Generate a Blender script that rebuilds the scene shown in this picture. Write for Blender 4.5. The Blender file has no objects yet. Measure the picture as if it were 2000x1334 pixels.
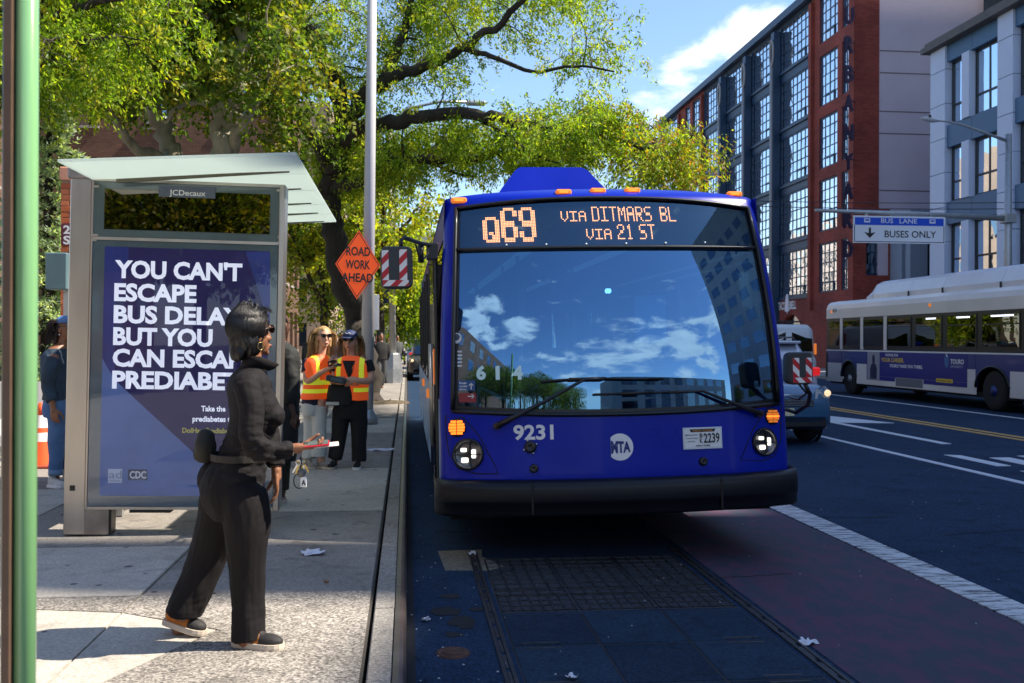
import bpy, bmesh, math, random
import numpy as np
from mathutils import Vector, Matrix, noise as mnoise

random.seed(7)
rng = np.random.default_rng(11)
SC = bpy.context.scene
COL = SC.collection

# ------------------------------------------------------------------ camera, sky, sun, exposure
CZ = 1.62
YAW = math.radians(6.02)
ROLL = math.radians(0.25)
FPX = 1944.0
cam_d = bpy.data.cameras.new('camera')
cam = bpy.data.objects.new('camera', cam_d)
COL.objects.link(cam)
cam_d.lens = 35.0
cam_d.sensor_width = 36.0
cam_d.clip_start = 0.05
cam_d.clip_end = 3000
cam_d.dof.use_dof = True
cam_d.dof.focus_distance = 7.0
cam_d.dof.aperture_fstop = 6.3
CF = Vector((math.sin(YAW), math.cos(YAW), 0))
CR0 = Vector((math.cos(YAW), -math.sin(YAW), 0))
CU0 = Vector((0, 0, 1))
CR = CR0 * math.cos(ROLL) + CU0 * math.sin(ROLL)
CU = CU0 * math.cos(ROLL) - CR0 * math.sin(ROLL)
cam.matrix_world = Matrix((
    (CR.x, CU.x, -CF.x, 0), (CR.y, CU.y, -CF.y, 0), (CR.z, CU.z, -CF.z, CZ), (0, 0, 0, 1)))
SC.camera = cam

SUN_EL = math.radians(50)
SUN_AZ = math.radians(-5)          # from +X, negative = behind the camera
sd = Vector((math.cos(SUN_EL) * math.cos(SUN_AZ), math.cos(SUN_EL) * math.sin(SUN_AZ), math.sin(SUN_EL)))
w = bpy.data.worlds.new('World')
SC.world = w
w.use_nodes = True
nt = w.node_tree
nt.nodes.clear()
N = nt.nodes.new
L = nt.links.new
out = N('ShaderNodeOutputWorld')
bg = N('ShaderNodeBackground')
sky = N('ShaderNodeTexSky')
sky.sky_type = 'NISHITA'
sky.sun_disc = False
sky.sun_elevation = SUN_EL
sky.sun_rotation = math.atan2(sd.x, sd.y)
sky.air_density = 1.0
sky.dust_density = 0.3
sky.ozone_density = 3.5
bg.inputs['Strength'].default_value = 0.118
tc = N('ShaderNodeTexCoord')
# clouds: broken cumulus, fbm noise over the sky direction squeezed towards the horizon
mp = N('ShaderNodeMapping')
mp.inputs['Scale'].default_value = (1, 1, 2.1)
mp.inputs['Location'].default_value = (3.1, 0.4, 0.0)
L(tc.outputs['Generated'], mp.inputs['Vector'])
nz = N('ShaderNodeTexNoise')
nz.inputs['Scale'].default_value = 7.5
nz.inputs['Detail'].default_value = 9
nz.inputs['Roughness'].default_value = 0.55
nz.inputs['Distortion'].default_value = 0.35
L(mp.outputs[0], nz.inputs['Vector'])
acc = nz.outputs['Fac']


def pixdir(px, py):
    u = (px - 1000) / FPX
    v = (667 - py) / FPX
    return (CF + CR * u + CU * v)


def azel(az, el):                   # azimuth clockwise from +Y
    a = math.radians(az)
    e = math.radians(el)
    return Vector((math.sin(a) * math.cos(e), math.cos(a) * math.cos(e), math.sin(e)))


blobs = [(pixdir(1450, 60), .06, .22), (pixdir(1310, 185), .06, .18), (pixdir(1230, 215), .06, .14),
         (pixdir(1290, -30), .07, .12), (pixdir(1360, 95), .06, -.12), (pixdir(1180, 60), .12, -.12),
         (azel(152, 18), .20, .30), (azel(168, 17), .14, .2), (azel(192, 24), .13, .22), (azel(205, 27), .15, .26),
         (azel(135, 24), .15, .2), (azel(178, 12), .16, .18), (azel(215, 20), .18, .2)]
for d, r, wgt in blobs:
    d = Vector(d).normalized()
    dot = N('ShaderNodeVectorMath')
    dot.operation = 'DISTANCE'
    nn = N('ShaderNodeVectorMath')
    nn.operation = 'NORMALIZE'
    L(tc.outputs['Generated'], nn.inputs[0])
    L(nn.outputs[0], dot.inputs[0])
    dot.inputs[1].default_value = d
    mr = N('ShaderNodeMapRange')
    mr.interpolation_type = 'SMOOTHSTEP'
    mr.inputs['From Min'].default_value = r * 1.5
    mr.inputs['From Max'].default_value = 0
    mr.inputs['To Min'].default_value = 0
    mr.inputs['To Max'].default_value = wgt
    L(dot.outputs['Value'], mr.inputs['Value'])
    ad = N('ShaderNodeMath')
    ad.operation = 'ADD'
    L(acc, ad.inputs[0])
    L(mr.outputs[0], ad.inputs[1])
    acc = ad.outputs[0]
cr = N('ShaderNodeMapRange')
cr.interpolation_type = 'SMOOTHSTEP'
cr.inputs['From Min'].default_value = 0.615
cr.inputs['From Max'].default_value = 0.80
L(acc, cr.inputs['Value'])
ccol = N('ShaderNodeMix')
ccol.data_type = 'RGBA'
ccol.inputs[0].default_value = 1
nz2 = N('ShaderNodeTexNoise')
nz2.inputs['Scale'].default_value = 14
nz2.inputs['Detail'].default_value = 6
L(mp.outputs[0], nz2.inputs['Vector'])
cm = N('ShaderNodeMix')
cm.data_type = 'RGBA'
cm.inputs[6].default_value = (5.2, 5.7, 6.5, 1)
cm.inputs[7].default_value = (8.8, 8.6, 8.4, 1)
L(nz2.outputs['Fac'], cm.inputs[0])
mx = N('ShaderNodeMix')
mx.data_type = 'RGBA'
L(cr.outputs[0], mx.inputs[0])
L(sky.outputs[0], mx.inputs[6])
L(cm.outputs[2], mx.inputs[7])
L(mx.outputs[2], bg.inputs['Color'])
L(bg.outputs[0], out.inputs[0])

sl = bpy.data.lights.new('sun', 'SUN')
sl.energy = 5.0
sl.angle = math.radians(0.5)
sl.color = (1.0, 0.90, 0.76)
so = bpy.data.objects.new('sun', sl)
COL.objects.link(so)
so.rotation_euler = (-sd).to_track_quat('-Z', 'Y').to_euler()
so.location = (30, -5, 60)
SC.view_settings.view_transform = 'Standard'
SC.view_settings.look = 'None'
SC.view_settings.exposure = 1.06
SC.view_settings.gamma = 1
SC.view_settings.use_curve_mapping = False
SC.cycles.max_bounces = 8
SC.cycles.transparent_max_bounces = 12
SC.cycles.use_denoising = True

ANG6 = -YAW


def P(px, py, Y=None, X=None, Z=None, D=None):
    """world point seen at a pixel of the 2000x1334 photograph on a given plane"""
    d = pixdir(px, py)
    o = Vector((0, 0, CZ))
    if Y is not None:
        t = Y / d.y
    elif X is not None:
        t = X / d.x
    elif Z is not None:
        t = (Z - CZ) / d.z
    else:
        t = D
    return o + d * t


# ------------------------------------------------------------------ materials
MATS = {}


def mat(name, col, rough=.6, metal=0.0, var=0.0, vscale=4.0, bump=0.0, bscale=60.0, emit=None, estr=0.0,
        coat=0.0, spec=.5, stretch=None, col2=None, subsurf=0, sheen=0):
    if name in MATS:
        return MATS[name]
    m = bpy.data.materials.new(name)
    m.use_nodes = True
    t = m.node_tree
    b = t.nodes['Principled BSDF']
    b.inputs['Base Color'].default_value = (*col, 1)
    b.inputs['Roughness'].default_value = rough
    b.inputs['Metallic'].default_value = metal
    b.inputs['Coat Weight'].default_value = coat
    b.inputs['Coat Roughness'].default_value = .05
    b.inputs['Specular IOR Level'].default_value = spec
    if sheen:
        b.inputs['Sheen Weight'].default_value = sheen
    if emit:
        b.inputs['Emission Color'].default_value = (*emit, 1)
        b.inputs['Emission Strength'].default_value = estr
    c = t.nodes.new('ShaderNodeTexCoord')
    mpp = t.nodes.new('ShaderNodeMapping')
    t.links.new(c.outputs['Object'], mpp.inputs[0])
    if stretch:
        mpp.inputs['Scale'].default_value = stretch
    if var or col2:
        n = t.nodes.new('ShaderNodeTexNoise')
        n.inputs['Scale'].default_value = vscale
        n.inputs['Detail'].default_value = 7
        n.inputs['Roughness'].default_value = .65
        t.links.new(mpp.outputs[0], n.inputs['Vector'])
        r = t.nodes.new('ShaderNodeMapRange')
        r.inputs['From Min'].default_value = .3
        r.inputs['From Max'].default_value = .7
        t.links.new(n.outputs['Fac'], r.inputs['Value'])
        mi = t.nodes.new('ShaderNodeMix')
        mi.data_type = 'RGBA'
        a = tuple(x * (1 - var) for x in col)
        bb = col2 if col2 else tuple(min(1, x * (1 + var)) for x in col)
        mi.inputs[6].default_value = (*a, 1)
        mi.inputs[7].default_value = (*bb, 1)
        t.links.new(r.outputs[0], mi.inputs[0])
        t.links.new(mi.outputs[2], b.inputs['Base Color'])
        rr = t.nodes.new('ShaderNodeMapRange')
        rr.inputs['To Min'].default_value = max(0.02, rough - .08)
        rr.inputs['To Max'].default_value = min(1, rough + .08)
        t.links.new(n.outputs['Fac'], rr.inputs['Value'])
        t.links.new(rr.outputs[0], b.inputs['Roughness'])
    if bump:
        n = t.nodes.new('ShaderNodeTexNoise')
        n.inputs['Scale'].default_value = bscale
        n.inputs['Detail'].default_value = 5
        t.links.new(mpp.outputs[0], n.inputs['Vector'])
        bm = t.nodes.new('ShaderNodeBump')
        bm.inputs['Strength'].default_value = bump
        bm.inputs['Distance'].default_value = .01
        t.links.new(n.outputs['Fac'], bm.inputs['Height'])
        t.links.new(bm.outputs[0], b.inputs['Normal'])
    MATS[name] = m
    return m


def glassy(name, tint=(.3, .5, .7), refl=.35, rcol=(.9, .95, 1), rough=.0, wav=0.0, wscale=2.0, blend=.35):
    """glass: mirror reflection over a see-through tint"""
    if name in MATS:
        return MATS[name]
    m = bpy.data.materials.new(name)
    m.use_nodes = True
    t = m.node_tree
    t.nodes.clear()
    o = t.nodes.new('ShaderNodeOutputMaterial')
    mi = t.nodes.new('ShaderNodeMixShader')
    g = t.nodes.new('ShaderNodeBsdfGlossy')
    g.inputs['Roughness'].default_value = rough
    g.inputs['Color'].default_value = (*rcol, 1)
    tr = t.nodes.new('ShaderNodeBsdfTransparent')
    tr.inputs['Color'].default_value = (*tint, 1)
    lw = t.nodes.new('ShaderNodeLayerWeight')
    lw.inputs['Blend'].default_value = blend
    mr_ = t.nodes.new('ShaderNodeMapRange')
    mr_.inputs['To Min'].default_value = refl
    mr_.inputs['To Max'].default_value = 1
    t.links.new(lw.outputs['Fresnel'], mr_.inputs['Value'])
    t.links.new(mr_.outputs[0], mi.inputs[0])
    t.links.new(tr.outputs[0], mi.inputs[1])
    t.links.new(g.outputs[0], mi.inputs[2])
    t.links.new(mi.outputs[0], o.inputs[0])
    if wav:
        c = t.nodes.new('ShaderNodeTexCoord')
        n = t.nodes.new('ShaderNodeTexNoise')
        n.inputs['Scale'].default_value = wscale
        t.links.new(c.outputs['Object'], n.inputs['Vector'])
        b = t.nodes.new('ShaderNodeBump')
        b.inputs['Strength'].default_value = wav
        b.inputs['Distance'].default_value = .05
        t.links.new(n.outputs['Fac'], b.inputs['Height'])
        t.links.new(b.outputs[0], g.inputs['Normal'])
    MATS[name] = m
    return m


# ------------------------------------------------------------------ objects
def tag(o, label=None, cat=None, group=None, kind=None):
    if label:
        o['label'] = label
    if cat:
        o['category'] = cat
    if group:
        o['group'] = group
    if kind:
        o['kind'] = kind
    return o


def empty(name, loc=(0, 0, 0), rot=(0, 0, 0), **k):
    o = bpy.data.objects.new(name, None)
    COL.objects.link(o)
    o.location = loc
    o.rotation_euler = rot
    o.empty_display_size = .2
    return tag(o, **k)


def link_mesh(name, me, parent=None, loc=None, **k):
    o = bpy.data.objects.new(name, me)
    COL.objects.link(o)
    if parent is not None:
        o.parent = parent
    if loc is not None:
        o.location = loc
    return tag(o, **k)


def copy_tree(o, parent=None):
    c = o.copy()
    COL.objects.link(c)
    if parent is not None:
        c.parent = parent
    for ch in list(o.children):
        copy_tree(ch, c)
    return c


class MB:
    def __init__(s):
        s.v = []
        s.f = []
        s.m = []
        s.sm = []
        s.cur = 0

    def add(s, vs, fs, smooth=False, mi=None):
        b = len(s.v)
        s.v += [tuple(p) for p in vs]
        for f in fs:
            s.f.append(tuple(b + i for i in f))
            s.m.append(s.cur if mi is None else mi)
            s.sm.append(smooth)
        return s

    def box(s, x0, x1, y0, y1, z0, z1, mi=None, bev=0.0):
        if x1 < x0:
            x0, x1 = x1, x0
        if y1 < y0:
            y0, y1 = y1, y0
        if z1 < z0:
            z0, z1 = z1, z0
        if bev > 0:
            b = min(bev, (x1 - x0) * .45, (y1 - y0) * .45, (z1 - z0) * .45)
            vs = []
            idx = {}
            for i, (X, sx) in enumerate(((x0, 1), (x1, -1))):
                for j, (Y, sy) in enumerate(((y0, 1), (y1, -1))):
                    for k, (Z, sz) in enumerate(((z0, 1), (z1, -1))):
                        idx[i, j, k, 0] = len(vs); vs.append((X, Y + sy * b, Z + sz * b))
                        idx[i, j, k, 1] = len(vs); vs.append((X + sx * b, Y, Z + sz * b))
                        idx[i, j, k, 2] = len(vs); vs.append((X + sx * b, Y + sy * b, Z))
            fs = []
            I = idx
            fs.append([I[0, 0, 0, 0], I[0, 0, 1, 0], I[0, 1, 1, 0], I[0, 1, 0, 0]])
            fs.append([I[1, 0, 0, 0], I[1, 1, 0, 0], I[1, 1, 1, 0], I[1, 0, 1, 0]])
            fs.append([I[0, 0, 0, 1], I[1, 0, 0, 1], I[1, 0, 1, 1], I[0, 0, 1, 1]])
            fs.append([I[0, 1, 0, 1], I[0, 1, 1, 1], I[1, 1, 1, 1], I[1, 1, 0, 1]])
            fs.append([I[0, 0, 0, 2], I[0, 1, 0, 2], I[1, 1, 0, 2], I[1, 0, 0, 2]])
            fs.append([I[0, 0, 1, 2], I[1, 0, 1, 2], I[1, 1, 1, 2], I[0, 1, 1, 2]])
            for i in (0, 1):
                for j in (0, 1):
                    a = [I[i, j, 0, 0], I[i, j, 0, 1], I[i, j, 1, 1], I[i, j, 1, 0]]
                    fs.append(a if (i == j) else a[::-1])
                for k in (0, 1):
                    a = [I[i, 0, k, 0], I[i, 1, k, 0], I[i, 1, k, 2], I[i, 0, k, 2]]
                    fs.append(a if (i == k) else a[::-1])
            for j in (0, 1):
                for k in (0, 1):
                    a = [I[0, j, k, 1], I[0, j, k, 2], I[1, j, k, 2], I[1, j, k, 1]]
                    fs.append(a if (j == k) else a[::-1])
            for i in (0, 1):
                for j in (0, 1):
                    for k in (0, 1):
                        a = [I[i, j, k, 0], I[i, j, k, 2], I[i, j, k, 1]]
                        fs.append(a if (i + j + k) % 2 == 0 else a[::-1])
            return s.add(vs, fs, False, mi)
        vs = [(x0, y0, z0), (x1, y0, z0), (x1, y1, z0), (x0, y1, z0), (x0, y0, z1), (x1, y0, z1), (x1, y1, z1), (x0, y1, z1)]
        fs = [(0, 3, 2, 1), (4, 5, 6, 7), (0, 1, 5, 4), (1, 2, 6, 5), (2, 3, 7, 6), (3, 0, 4, 7)]
        return s.add(vs, fs, False, mi)

    def quad(s, a, b, c, d, mi=None):
        return s.add([a, b, c, d], [(0, 1, 2, 3)], False, mi)

    def tube(s, pts, rad, n=8, cap=True, mi=None, smooth=True, flat=None):
        """round tube along points; rad number or list"""
        pts = [Vector(p) for p in pts]
        k = len(pts)
        if not hasattr(rad, '__len__'):
            rad = [rad] * k
        t0 = (pts[1] - pts[0]).normalized()
        ref = Vector((0, 0, 1)) if abs(t0.z) < .9 else Vector((1, 0, 0))
        u = t0.cross(ref).normalized()
        vs = []
        for i in range(k):
            a = pts[max(0, i - 1)]
            b = pts[min(k - 1, i + 1)]
            t = (b - a).normalized()
            u = (u - t * u.dot(t)).normalized()
            v = t.cross(u)
            for j in range(n):
                an = 2 * math.pi * j / n
                vs.append(pts[i] + (u * math.cos(an) + v * math.sin(an) * (flat or 1)) * rad[i])
        fs = []
        for i in range(k - 1):
            for j in range(n):
                a = i * n + j
                b = i * n + (j + 1) % n
                fs.append((a, b, b + n, a + n))
        if cap:
            fs.append(tuple(range(n - 1, -1, -1)))
            fs.append(tuple((k - 1) * n + j for j in range(n)))
        return s.add(vs, fs, smooth, mi)

    def lathe(s, prof, c=(0, 0, 0), n=20, axis='z', mi=None, smooth=True, cap=True):
        """profile [(r, h)] turned about an axis through c"""
        vs = []
        for r, h in prof:
            for j in range(n):
                an = 2 * math.pi * j / n
                x, y = r * math.cos(an), r * math.sin(an)
                if axis == 'z':
                    p = (x, y, h)
                elif axis == 'y':
                    p = (y, h, x)
                else:
                    p = (h, x, y)
                vs.append((c[0] + p[0], c[1] + p[1], c[2] + p[2]))
        fs = []
        for i in range(len(prof) - 1):
            for j in range(n):
                a = i * n + j
                b = i * n + (j + 1) % n
                fs.append((a, b, b + n, a + n))
        if cap:
            fs.append(tuple(range(n - 1, -1, -1)))
            fs.append(tuple((len(prof) - 1) * n + j for j in range(n)))
        return s.add(vs, fs, smooth, mi)

    def prism(s, poly, fn, d0, d1, mi=None):
        """2-D polygon extruded between d0 and d1; fn(x, y, d) -> point"""
        n = len(poly)
        vs = [fn(x, y, d0) for x, y in poly] + [fn(x, y, d1) for x, y in poly]
        fs = [tuple(range(n - 1, -1, -1)), tuple(range(n, 2 * n))]
        for i in range(n):
            j = (i + 1) % n
            fs.append((i, j, j + n, i + n))
        return s.add(vs, fs, False, mi)

    def mesh(s, name, mats, fix=True):
        me = bpy.data.meshes.new(name)
        me.from_pydata(s.v, [], s.f)
        for m in (mats if isinstance(mats, (list, tuple)) else [mats]):
            me.materials.append(m)
        me.polygons.foreach_set('material_index', s.m)
        me.polygons.foreach_set('use_smooth', s.sm)
        if fix and len(s.f) < 60000:
            b = bmesh.new()
            b.from_mesh(me)
            bmesh.ops.recalc_face_normals(b, faces=b.faces)
            b.to_mesh(me)
            b.free()
        me.update()
        return me

    def build(s, name, mats, parent=None, loc=None, fix=True, **k):
        return link_mesh(name, s.mesh(name, mats, fix), parent, loc, **k)


_txt = {}


def text_geo(txt, bold=0.0, spacing=1.0):
    """flat outline of a word: vertices with cap height 1, faces, width"""
    key = (txt, bold, spacing)
    if key in _txt:
        return _txt[key]
    c = bpy.data.curves.new('lettering', 'FONT')
    c.body = txt
    c.offset = bold
    c.resolution_u = 3
    c.space_character = spacing
    o = bpy.data.objects.new('lettering', c)
    COL.objects.link(o)
    dg = bpy.context.evaluated_depsgraph_get()
    me = bpy.data.meshes.new_from_object(o.evaluated_get(dg))
    vs = [(v.co.x, v.co.y) for v in me.vertices]
    fs = [tuple(p.vertices) for p in me.polygons]
    bpy.data.objects.remove(o)
    bpy.data.curves.remove(c)
    bpy.data.meshes.remove(me)
    xs = [v[0] for v in vs]
    x0, x1 = min(xs), max(xs)
    k = 1 / .729
    vs = [((x - x0) * k, y * k) for x, y in vs]
    _txt[key] = (vs, fs, (x1 - x0) * k)
    return _txt[key]


def put_text(name, txt, fn, h, m, parent, width=None, bold=.015, align='l', x=0, y=0, spacing=1.0, **k):
    """lettering laid on a surface: fn(x, y) -> point"""
    vs, fs, wd = text_geo(txt, bold, spacing)
    sx = h if width is None else width / wd
    off = 0 if align == 'l' else (-wd * sx if align == 'r' else -wd * sx / 2)
    b = MB()
    b.add([fn(x + off + vx * sx, y + vy * h) for vx, vy in vs], fs)
    return b.build(name, m, parent, fix=False, **k)


# base materials
M_ASPHALT = None


def stone_mat(name, c1, c2, spots=.0, speck=0.0, rough=.85, bump=.4, stain=.25, spec=.35):
    m = bpy.data.materials.new(name)
    m.use_nodes = True
    t = m.node_tree
    n_ = t.nodes.new
    l_ = t.links.new
    b = t.nodes['Principled BSDF']
    b.inputs['Roughness'].default_value = rough
    b.inputs['Specular IOR Level'].default_value = spec
    g = n_('ShaderNodeNewGeometry')
    big = n_('ShaderNodeTexNoise'); big.inputs['Scale'].default_value = .9; big.inputs['Detail'].default_value = 8; big.inputs['Roughness'].default_value = .7
    fine = n_('ShaderNodeTexNoise'); fine.inputs['Scale'].default_value = 70; fine.inputs['Detail'].default_value = 4
    l_(g.outputs['Position'], big.inputs['Vector']); l_(g.outputs['Position'], fine.inputs['Vector'])
    r = n_('ShaderNodeMapRange'); r.inputs['From Min'].default_value = .35; r.inputs['From Max'].default_value = .65
    l_(big.outputs['Fac'], r.inputs['Value'])
    a = n_('ShaderNodeMix'); a.data_type = 'RGBA'; a.inputs[6].default_value = (*c1, 1); a.inputs[7].default_value = (*c2, 1)
    l_(r.outputs[0], a.inputs[0])
    last = a.outputs[2]
    f2 = n_('ShaderNodeMapRange'); f2.inputs['From Min'].default_value = .3; f2.inputs['From Max'].default_value = .7
    f2.inputs['To Min'].default_value = 1 - speck * .8 - .12; f2.inputs['To Max'].default_value = 1 + speck * .5 + .1
    l_(fine.outputs['Fac'], f2.inputs['Value'])
    mm = n_('ShaderNodeVectorMath'); mm.operation = 'SCALE'
    l_(last, mm.inputs[0]); l_(f2.outputs[0], mm.inputs['Scale'])
    last = mm.outputs[0]
    if speck:
        vo = n_('ShaderNodeTexVoronoi'); vo.inputs['Scale'].default_value = 95
        l_(g.outputs['Position'], vo.inputs['Vector'])
        sp = n_('ShaderNodeSeparateColor'); l_(vo.outputs['Color'], sp.inputs[0])
        rr = n_('ShaderNodeMapRange'); rr.inputs['From Min'].default_value = .0; rr.inputs['From Max'].default_value = .75
        rr.inputs['To Min'].default_value = 1 - speck; rr.inputs['To Max'].default_value = 1.15
        l_(sp.outputs[0], rr.inputs['Value'])
        m3 = n_('ShaderNodeVectorMath'); m3.operation = 'SCALE'
        l_(last, m3.inputs[0]); l_(rr.outputs[0], m3.inputs['Scale'])
        last = m3.outputs[0]
    if spots:                       # trodden chewing gum
        vo = n_('ShaderNodeTexVoronoi'); vo.inputs['Scale'].default_value = 5.6
        wv = n_('ShaderNodeVectorMath'); wv.operation = 'MULTIPLY'; wv.inputs[1].default_value = (1, 1, 0)
        l_(g.outputs['Position'], wv.inputs[0]); l_(wv.outputs[0], vo.inputs['Vector'])
        sp = n_('ShaderNodeSeparateColor'); l_(vo.outputs['Color'], sp.inputs[0])
        th = n_('ShaderNodeMath'); th.operation = 'MULTIPLY_ADD'; th.inputs[1].default_value = .22 ; th.inputs[2].default_value = -.05
        l_(sp.outputs[0], th.inputs[0])
        lt = n_('ShaderNodeMath'); lt.operation = 'SUBTRACT'
        l_(th.outputs[0], lt.inputs[0]); l_(vo.outputs['Distance'], lt.inputs[1])
        st = n_('ShaderNodeMapRange'); st.inputs['From Min'].default_value = 0; st.inputs['From Max'].default_value = .02
        st.inputs['To Min'].default_value = 1; st.inputs['To Max'].default_value = 1 - spots
        l_(lt.outputs[0], st.inputs['Value'])
        m4 = n_('ShaderNodeVectorMath'); m4.operation = 'SCALE'
        l_(last, m4.inputs[0]); l_(st.outputs[0], m4.inputs['Scale'])
        last = m4.outputs[0]
    if stain:
        s2 = n_('ShaderNodeTexNoise'); s2.inputs['Scale'].default_value = 3.3; s2.inputs['Detail'].default_value = 10; s2.inputs['Distortion'].default_value = 1.2
        l_(g.outputs['Position'], s2.inputs['Vector'])
        r3 = n_('ShaderNodeMapRange'); r3.inputs['From Min'].default_value = .55; r3.inputs['From Max'].default_value = .72
        r3.inputs['To Min'].default_value = 1; r3.inputs['To Max'].default_value = 1 - stain
        l_(s2.outputs['Fac'], r3.inputs['Value'])
        m5 = n_('ShaderNodeVectorMath'); m5.operation = 'SCALE'
        l_(last, m5.inputs[0]); l_(r3.outputs[0], m5.inputs['Scale'])
        last = m5.outputs[0]
    l_(last, b.inputs['Base Color'])
    bm = n_('ShaderNodeBump'); bm.inputs['Strength'].default_value = bump; bm.inputs['Distance'].default_value = .004
    l_(fine.outputs['Fac'], bm.inputs['Height']); l_(bm.outputs[0], b.inputs['Normal'])
    MATS[name] = m
    return m


def worn_paint(name, paint, base, wear=.45, scale=(3, 14, 1)):
    m = bpy.data.materials.new(name)
    m.use_nodes = True
    t = m.node_tree
    b = t.nodes['Principled BSDF']
    b.inputs['Roughness'].default_value = .8
    g = t.nodes.new('ShaderNodeNewGeometry')
    mp_ = t.nodes.new('ShaderNodeMapping'); mp_.inputs['Scale'].default_value = scale
    n = t.nodes.new('ShaderNodeTexNoise'); n.inputs['Scale'].default_value = 3; n.inputs['Detail'].default_value = 12; n.inputs['Roughness'].default_value = .75
    t.links.new(g.outputs['Position'], mp_.inputs[0]); t.links.new(mp_.outputs[0], n.inputs['Vector'])
    r = t.nodes.new('ShaderNodeMapRange'); r.inputs['From Min'].default_value = wear - .06; r.inputs['From Max'].default_value = wear + .06
    t.links.new(n.outputs['Fac'], r.inputs['Value'])
    a = t.nodes.new('ShaderNodeMix'); a.data_type = 'RGBA'; a.inputs[6].default_value = (*base, 1); a.inputs[7].default_value = (*paint, 1)
    t.links.new(r.outputs[0], a.inputs[0]); t.links.new(a.outputs[2], b.inputs['Base Color'])
    f = t.nodes.new('ShaderNodeTexNoise'); f.inputs['Scale'].default_value = 90
    t.links.new(g.outputs['Position'], f.inputs['Vector'])
    bm = t.nodes.new('ShaderNodeBump'); bm.inputs['Strength'].default_value = .35; bm.inputs['Distance'].default_value = .004
    t.links.new(f.outputs['Fac'], bm.inputs['Height']); t.links.new(bm.outputs[0], b.inputs['Normal'])
    MATS[name] = m
    return m


def brick_mat(name, c1, c2, mortar, scale=1.0, axis='yz', bw=.22, bh=.075, rough=.85):
    m = bpy.data.materials.new(name)
    m.use_nodes = True
    t = m.node_tree
    b = t.nodes['Principled BSDF']
    b.inputs['Roughness'].default_value = rough
    g = t.nodes.new('ShaderNodeNewGeometry')
    s = t.nodes.new('ShaderNodeSeparateXYZ'); t.links.new(g.outputs['Position'], s.inputs[0])
    ad = t.nodes.new('ShaderNodeMath'); ad.operation = 'ADD'
    t.links.new(s.outputs['X'], ad.inputs[0]); t.links.new(s.outputs['Y'], ad.inputs[1])
    c = t.nodes.new('ShaderNodeCombineXYZ'); t.links.new(ad.outputs[0], c.inputs[0]); t.links.new(s.outputs['Z'], c.inputs[1])
    br = t.nodes.new('ShaderNodeTexBrick')
    br.inputs['Scale'].default_value = 1
    br.inputs['Brick Width'].default_value = bw * scale; br.inputs['Row Height'].default_value = bh * scale
    br.inputs['Mortar Size'].default_value = .008 * scale
    br.inputs['Color1'].default_value = (*c1, 1); br.inputs['Color2'].default_value = (*c2, 1); br.inputs['Mortar'].default_value = (*mortar, 1)
    t.links.new(c.outputs[0], br.inputs['Vector'])
    n = t.nodes.new('ShaderNodeTexNoise'); n.inputs['Scale'].default_value = .6; n.inputs['Detail'].default_value = 8
    t.links.new(g.outputs['Position'], n.inputs['Vector'])
    r = t.nodes.new('ShaderNodeMapRange'); r.inputs['From Min'].default_value = .3; r.inputs['From Max'].default_value = .7
    r.inputs['To Min'].default_value = .75; r.inputs['To Max'].default_value = 1.25
    t.links.new(n.outputs['Fac'], r.inputs['Value'])
    v = t.nodes.new('ShaderNodeVectorMath'); v.operation = 'SCALE'
    t.links.new(br.outputs['Color'], v.inputs[0]); t.links.new(r.outputs[0], v.inputs['Scale'])
    t.links.new(v.outputs[0], b.inputs['Base Color'])
    bm = t.nodes.new('ShaderNodeBump'); bm.inputs['Strength'].default_value = .5; bm.inputs['Distance'].default_value = .01
    bm.invert = True
    t.links.new(br.outputs['Fac'], bm.inputs['Height']); t.links.new(bm.outputs[0], b.inputs['Normal'])
    MATS[name] = m
    return m


STEEL = mat('brushed_steel', (.5, .46, .42), .32, .9, var=.12, vscale=6, stretch=(1, 1, .15))
BLACK = mat('black_rubber', (.012, .012, .014), .6)
BLKPL = mat('black_plastic', (.012, .013, .016), .38)
WHITE = mat('white_print', (.8, .8, .8), .6)
AMBER = mat('amber_lens_lit', (.9, .2, .02), .3, emit=(1, .14, .012), estr=1.5)
AMBERD = mat('amber_lens', (.75, .2, .02), .3, emit=(1, .25, .03), estr=.25)
GALV = mat('galvanised_steel', (.42, .43, .44), .45, .7, var=.15, vscale=9)
TYRE = mat('tyre_rubber', (.014, .014, .015), .8, bump=.3)
# ------------------------------------------------------------------ ground, road, pavement
asph = stone_mat('asphalt', (.011, .032, .076), (.022, .050, .104), speck=.45, stain=.4, bump=.6, spec=.15)
asph_b = stone_mat('asphalt_bus_lane', (.034, .035, .045), (.048, .047, .058), speck=.4, stain=.35, bump=.6)
b = MB().quad((-400, -300, -.02), (400, -300, -.02), (400, 900, -.02), (-400, 900, -.02))
b.build('ground', stone_mat('far_ground', (.1, .1, .1), (.14, .14, .13)), kind='structure')
b = MB().quad((.02, -60, 0), (18.6, -60, 0), (18.6, 420, 0), (.02, 420, 0))
b.build('road', asph, kind='structure')
redp = worn_paint('bus_lane_red_paint', (.080, .034, .072), (.030, .040, .066), wear=.50, scale=(2.0, 1.0, 1))
b = MB().quad((2.15, -10, .004), (3.52, -10, .004), (3.52, 30, .004), (2.15, 30, .004))
b.build('bus_lane_surface', redp, kind='structure')
wp = worn_paint('worn_white_paint', (.62, .64, .66), (.045, .052, .06), wear=.47, scale=(1.2, 7, 1))
wp2 = worn_paint('white_road_paint', (.62, .64, .68), (.05, .055, .06), wear=.30, scale=(1.2, 5, 1))
yp = worn_paint('yellow_road_paint', (.62, .36, .10), (.05, .055, .06), wear=.33, scale=(1.2, 5, 1))
b = MB()
b.box(3.54, 3.80, -10, 40, -.01, .008)
b.build('lane_marking', wp, kind='structure')
b = MB()
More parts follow.
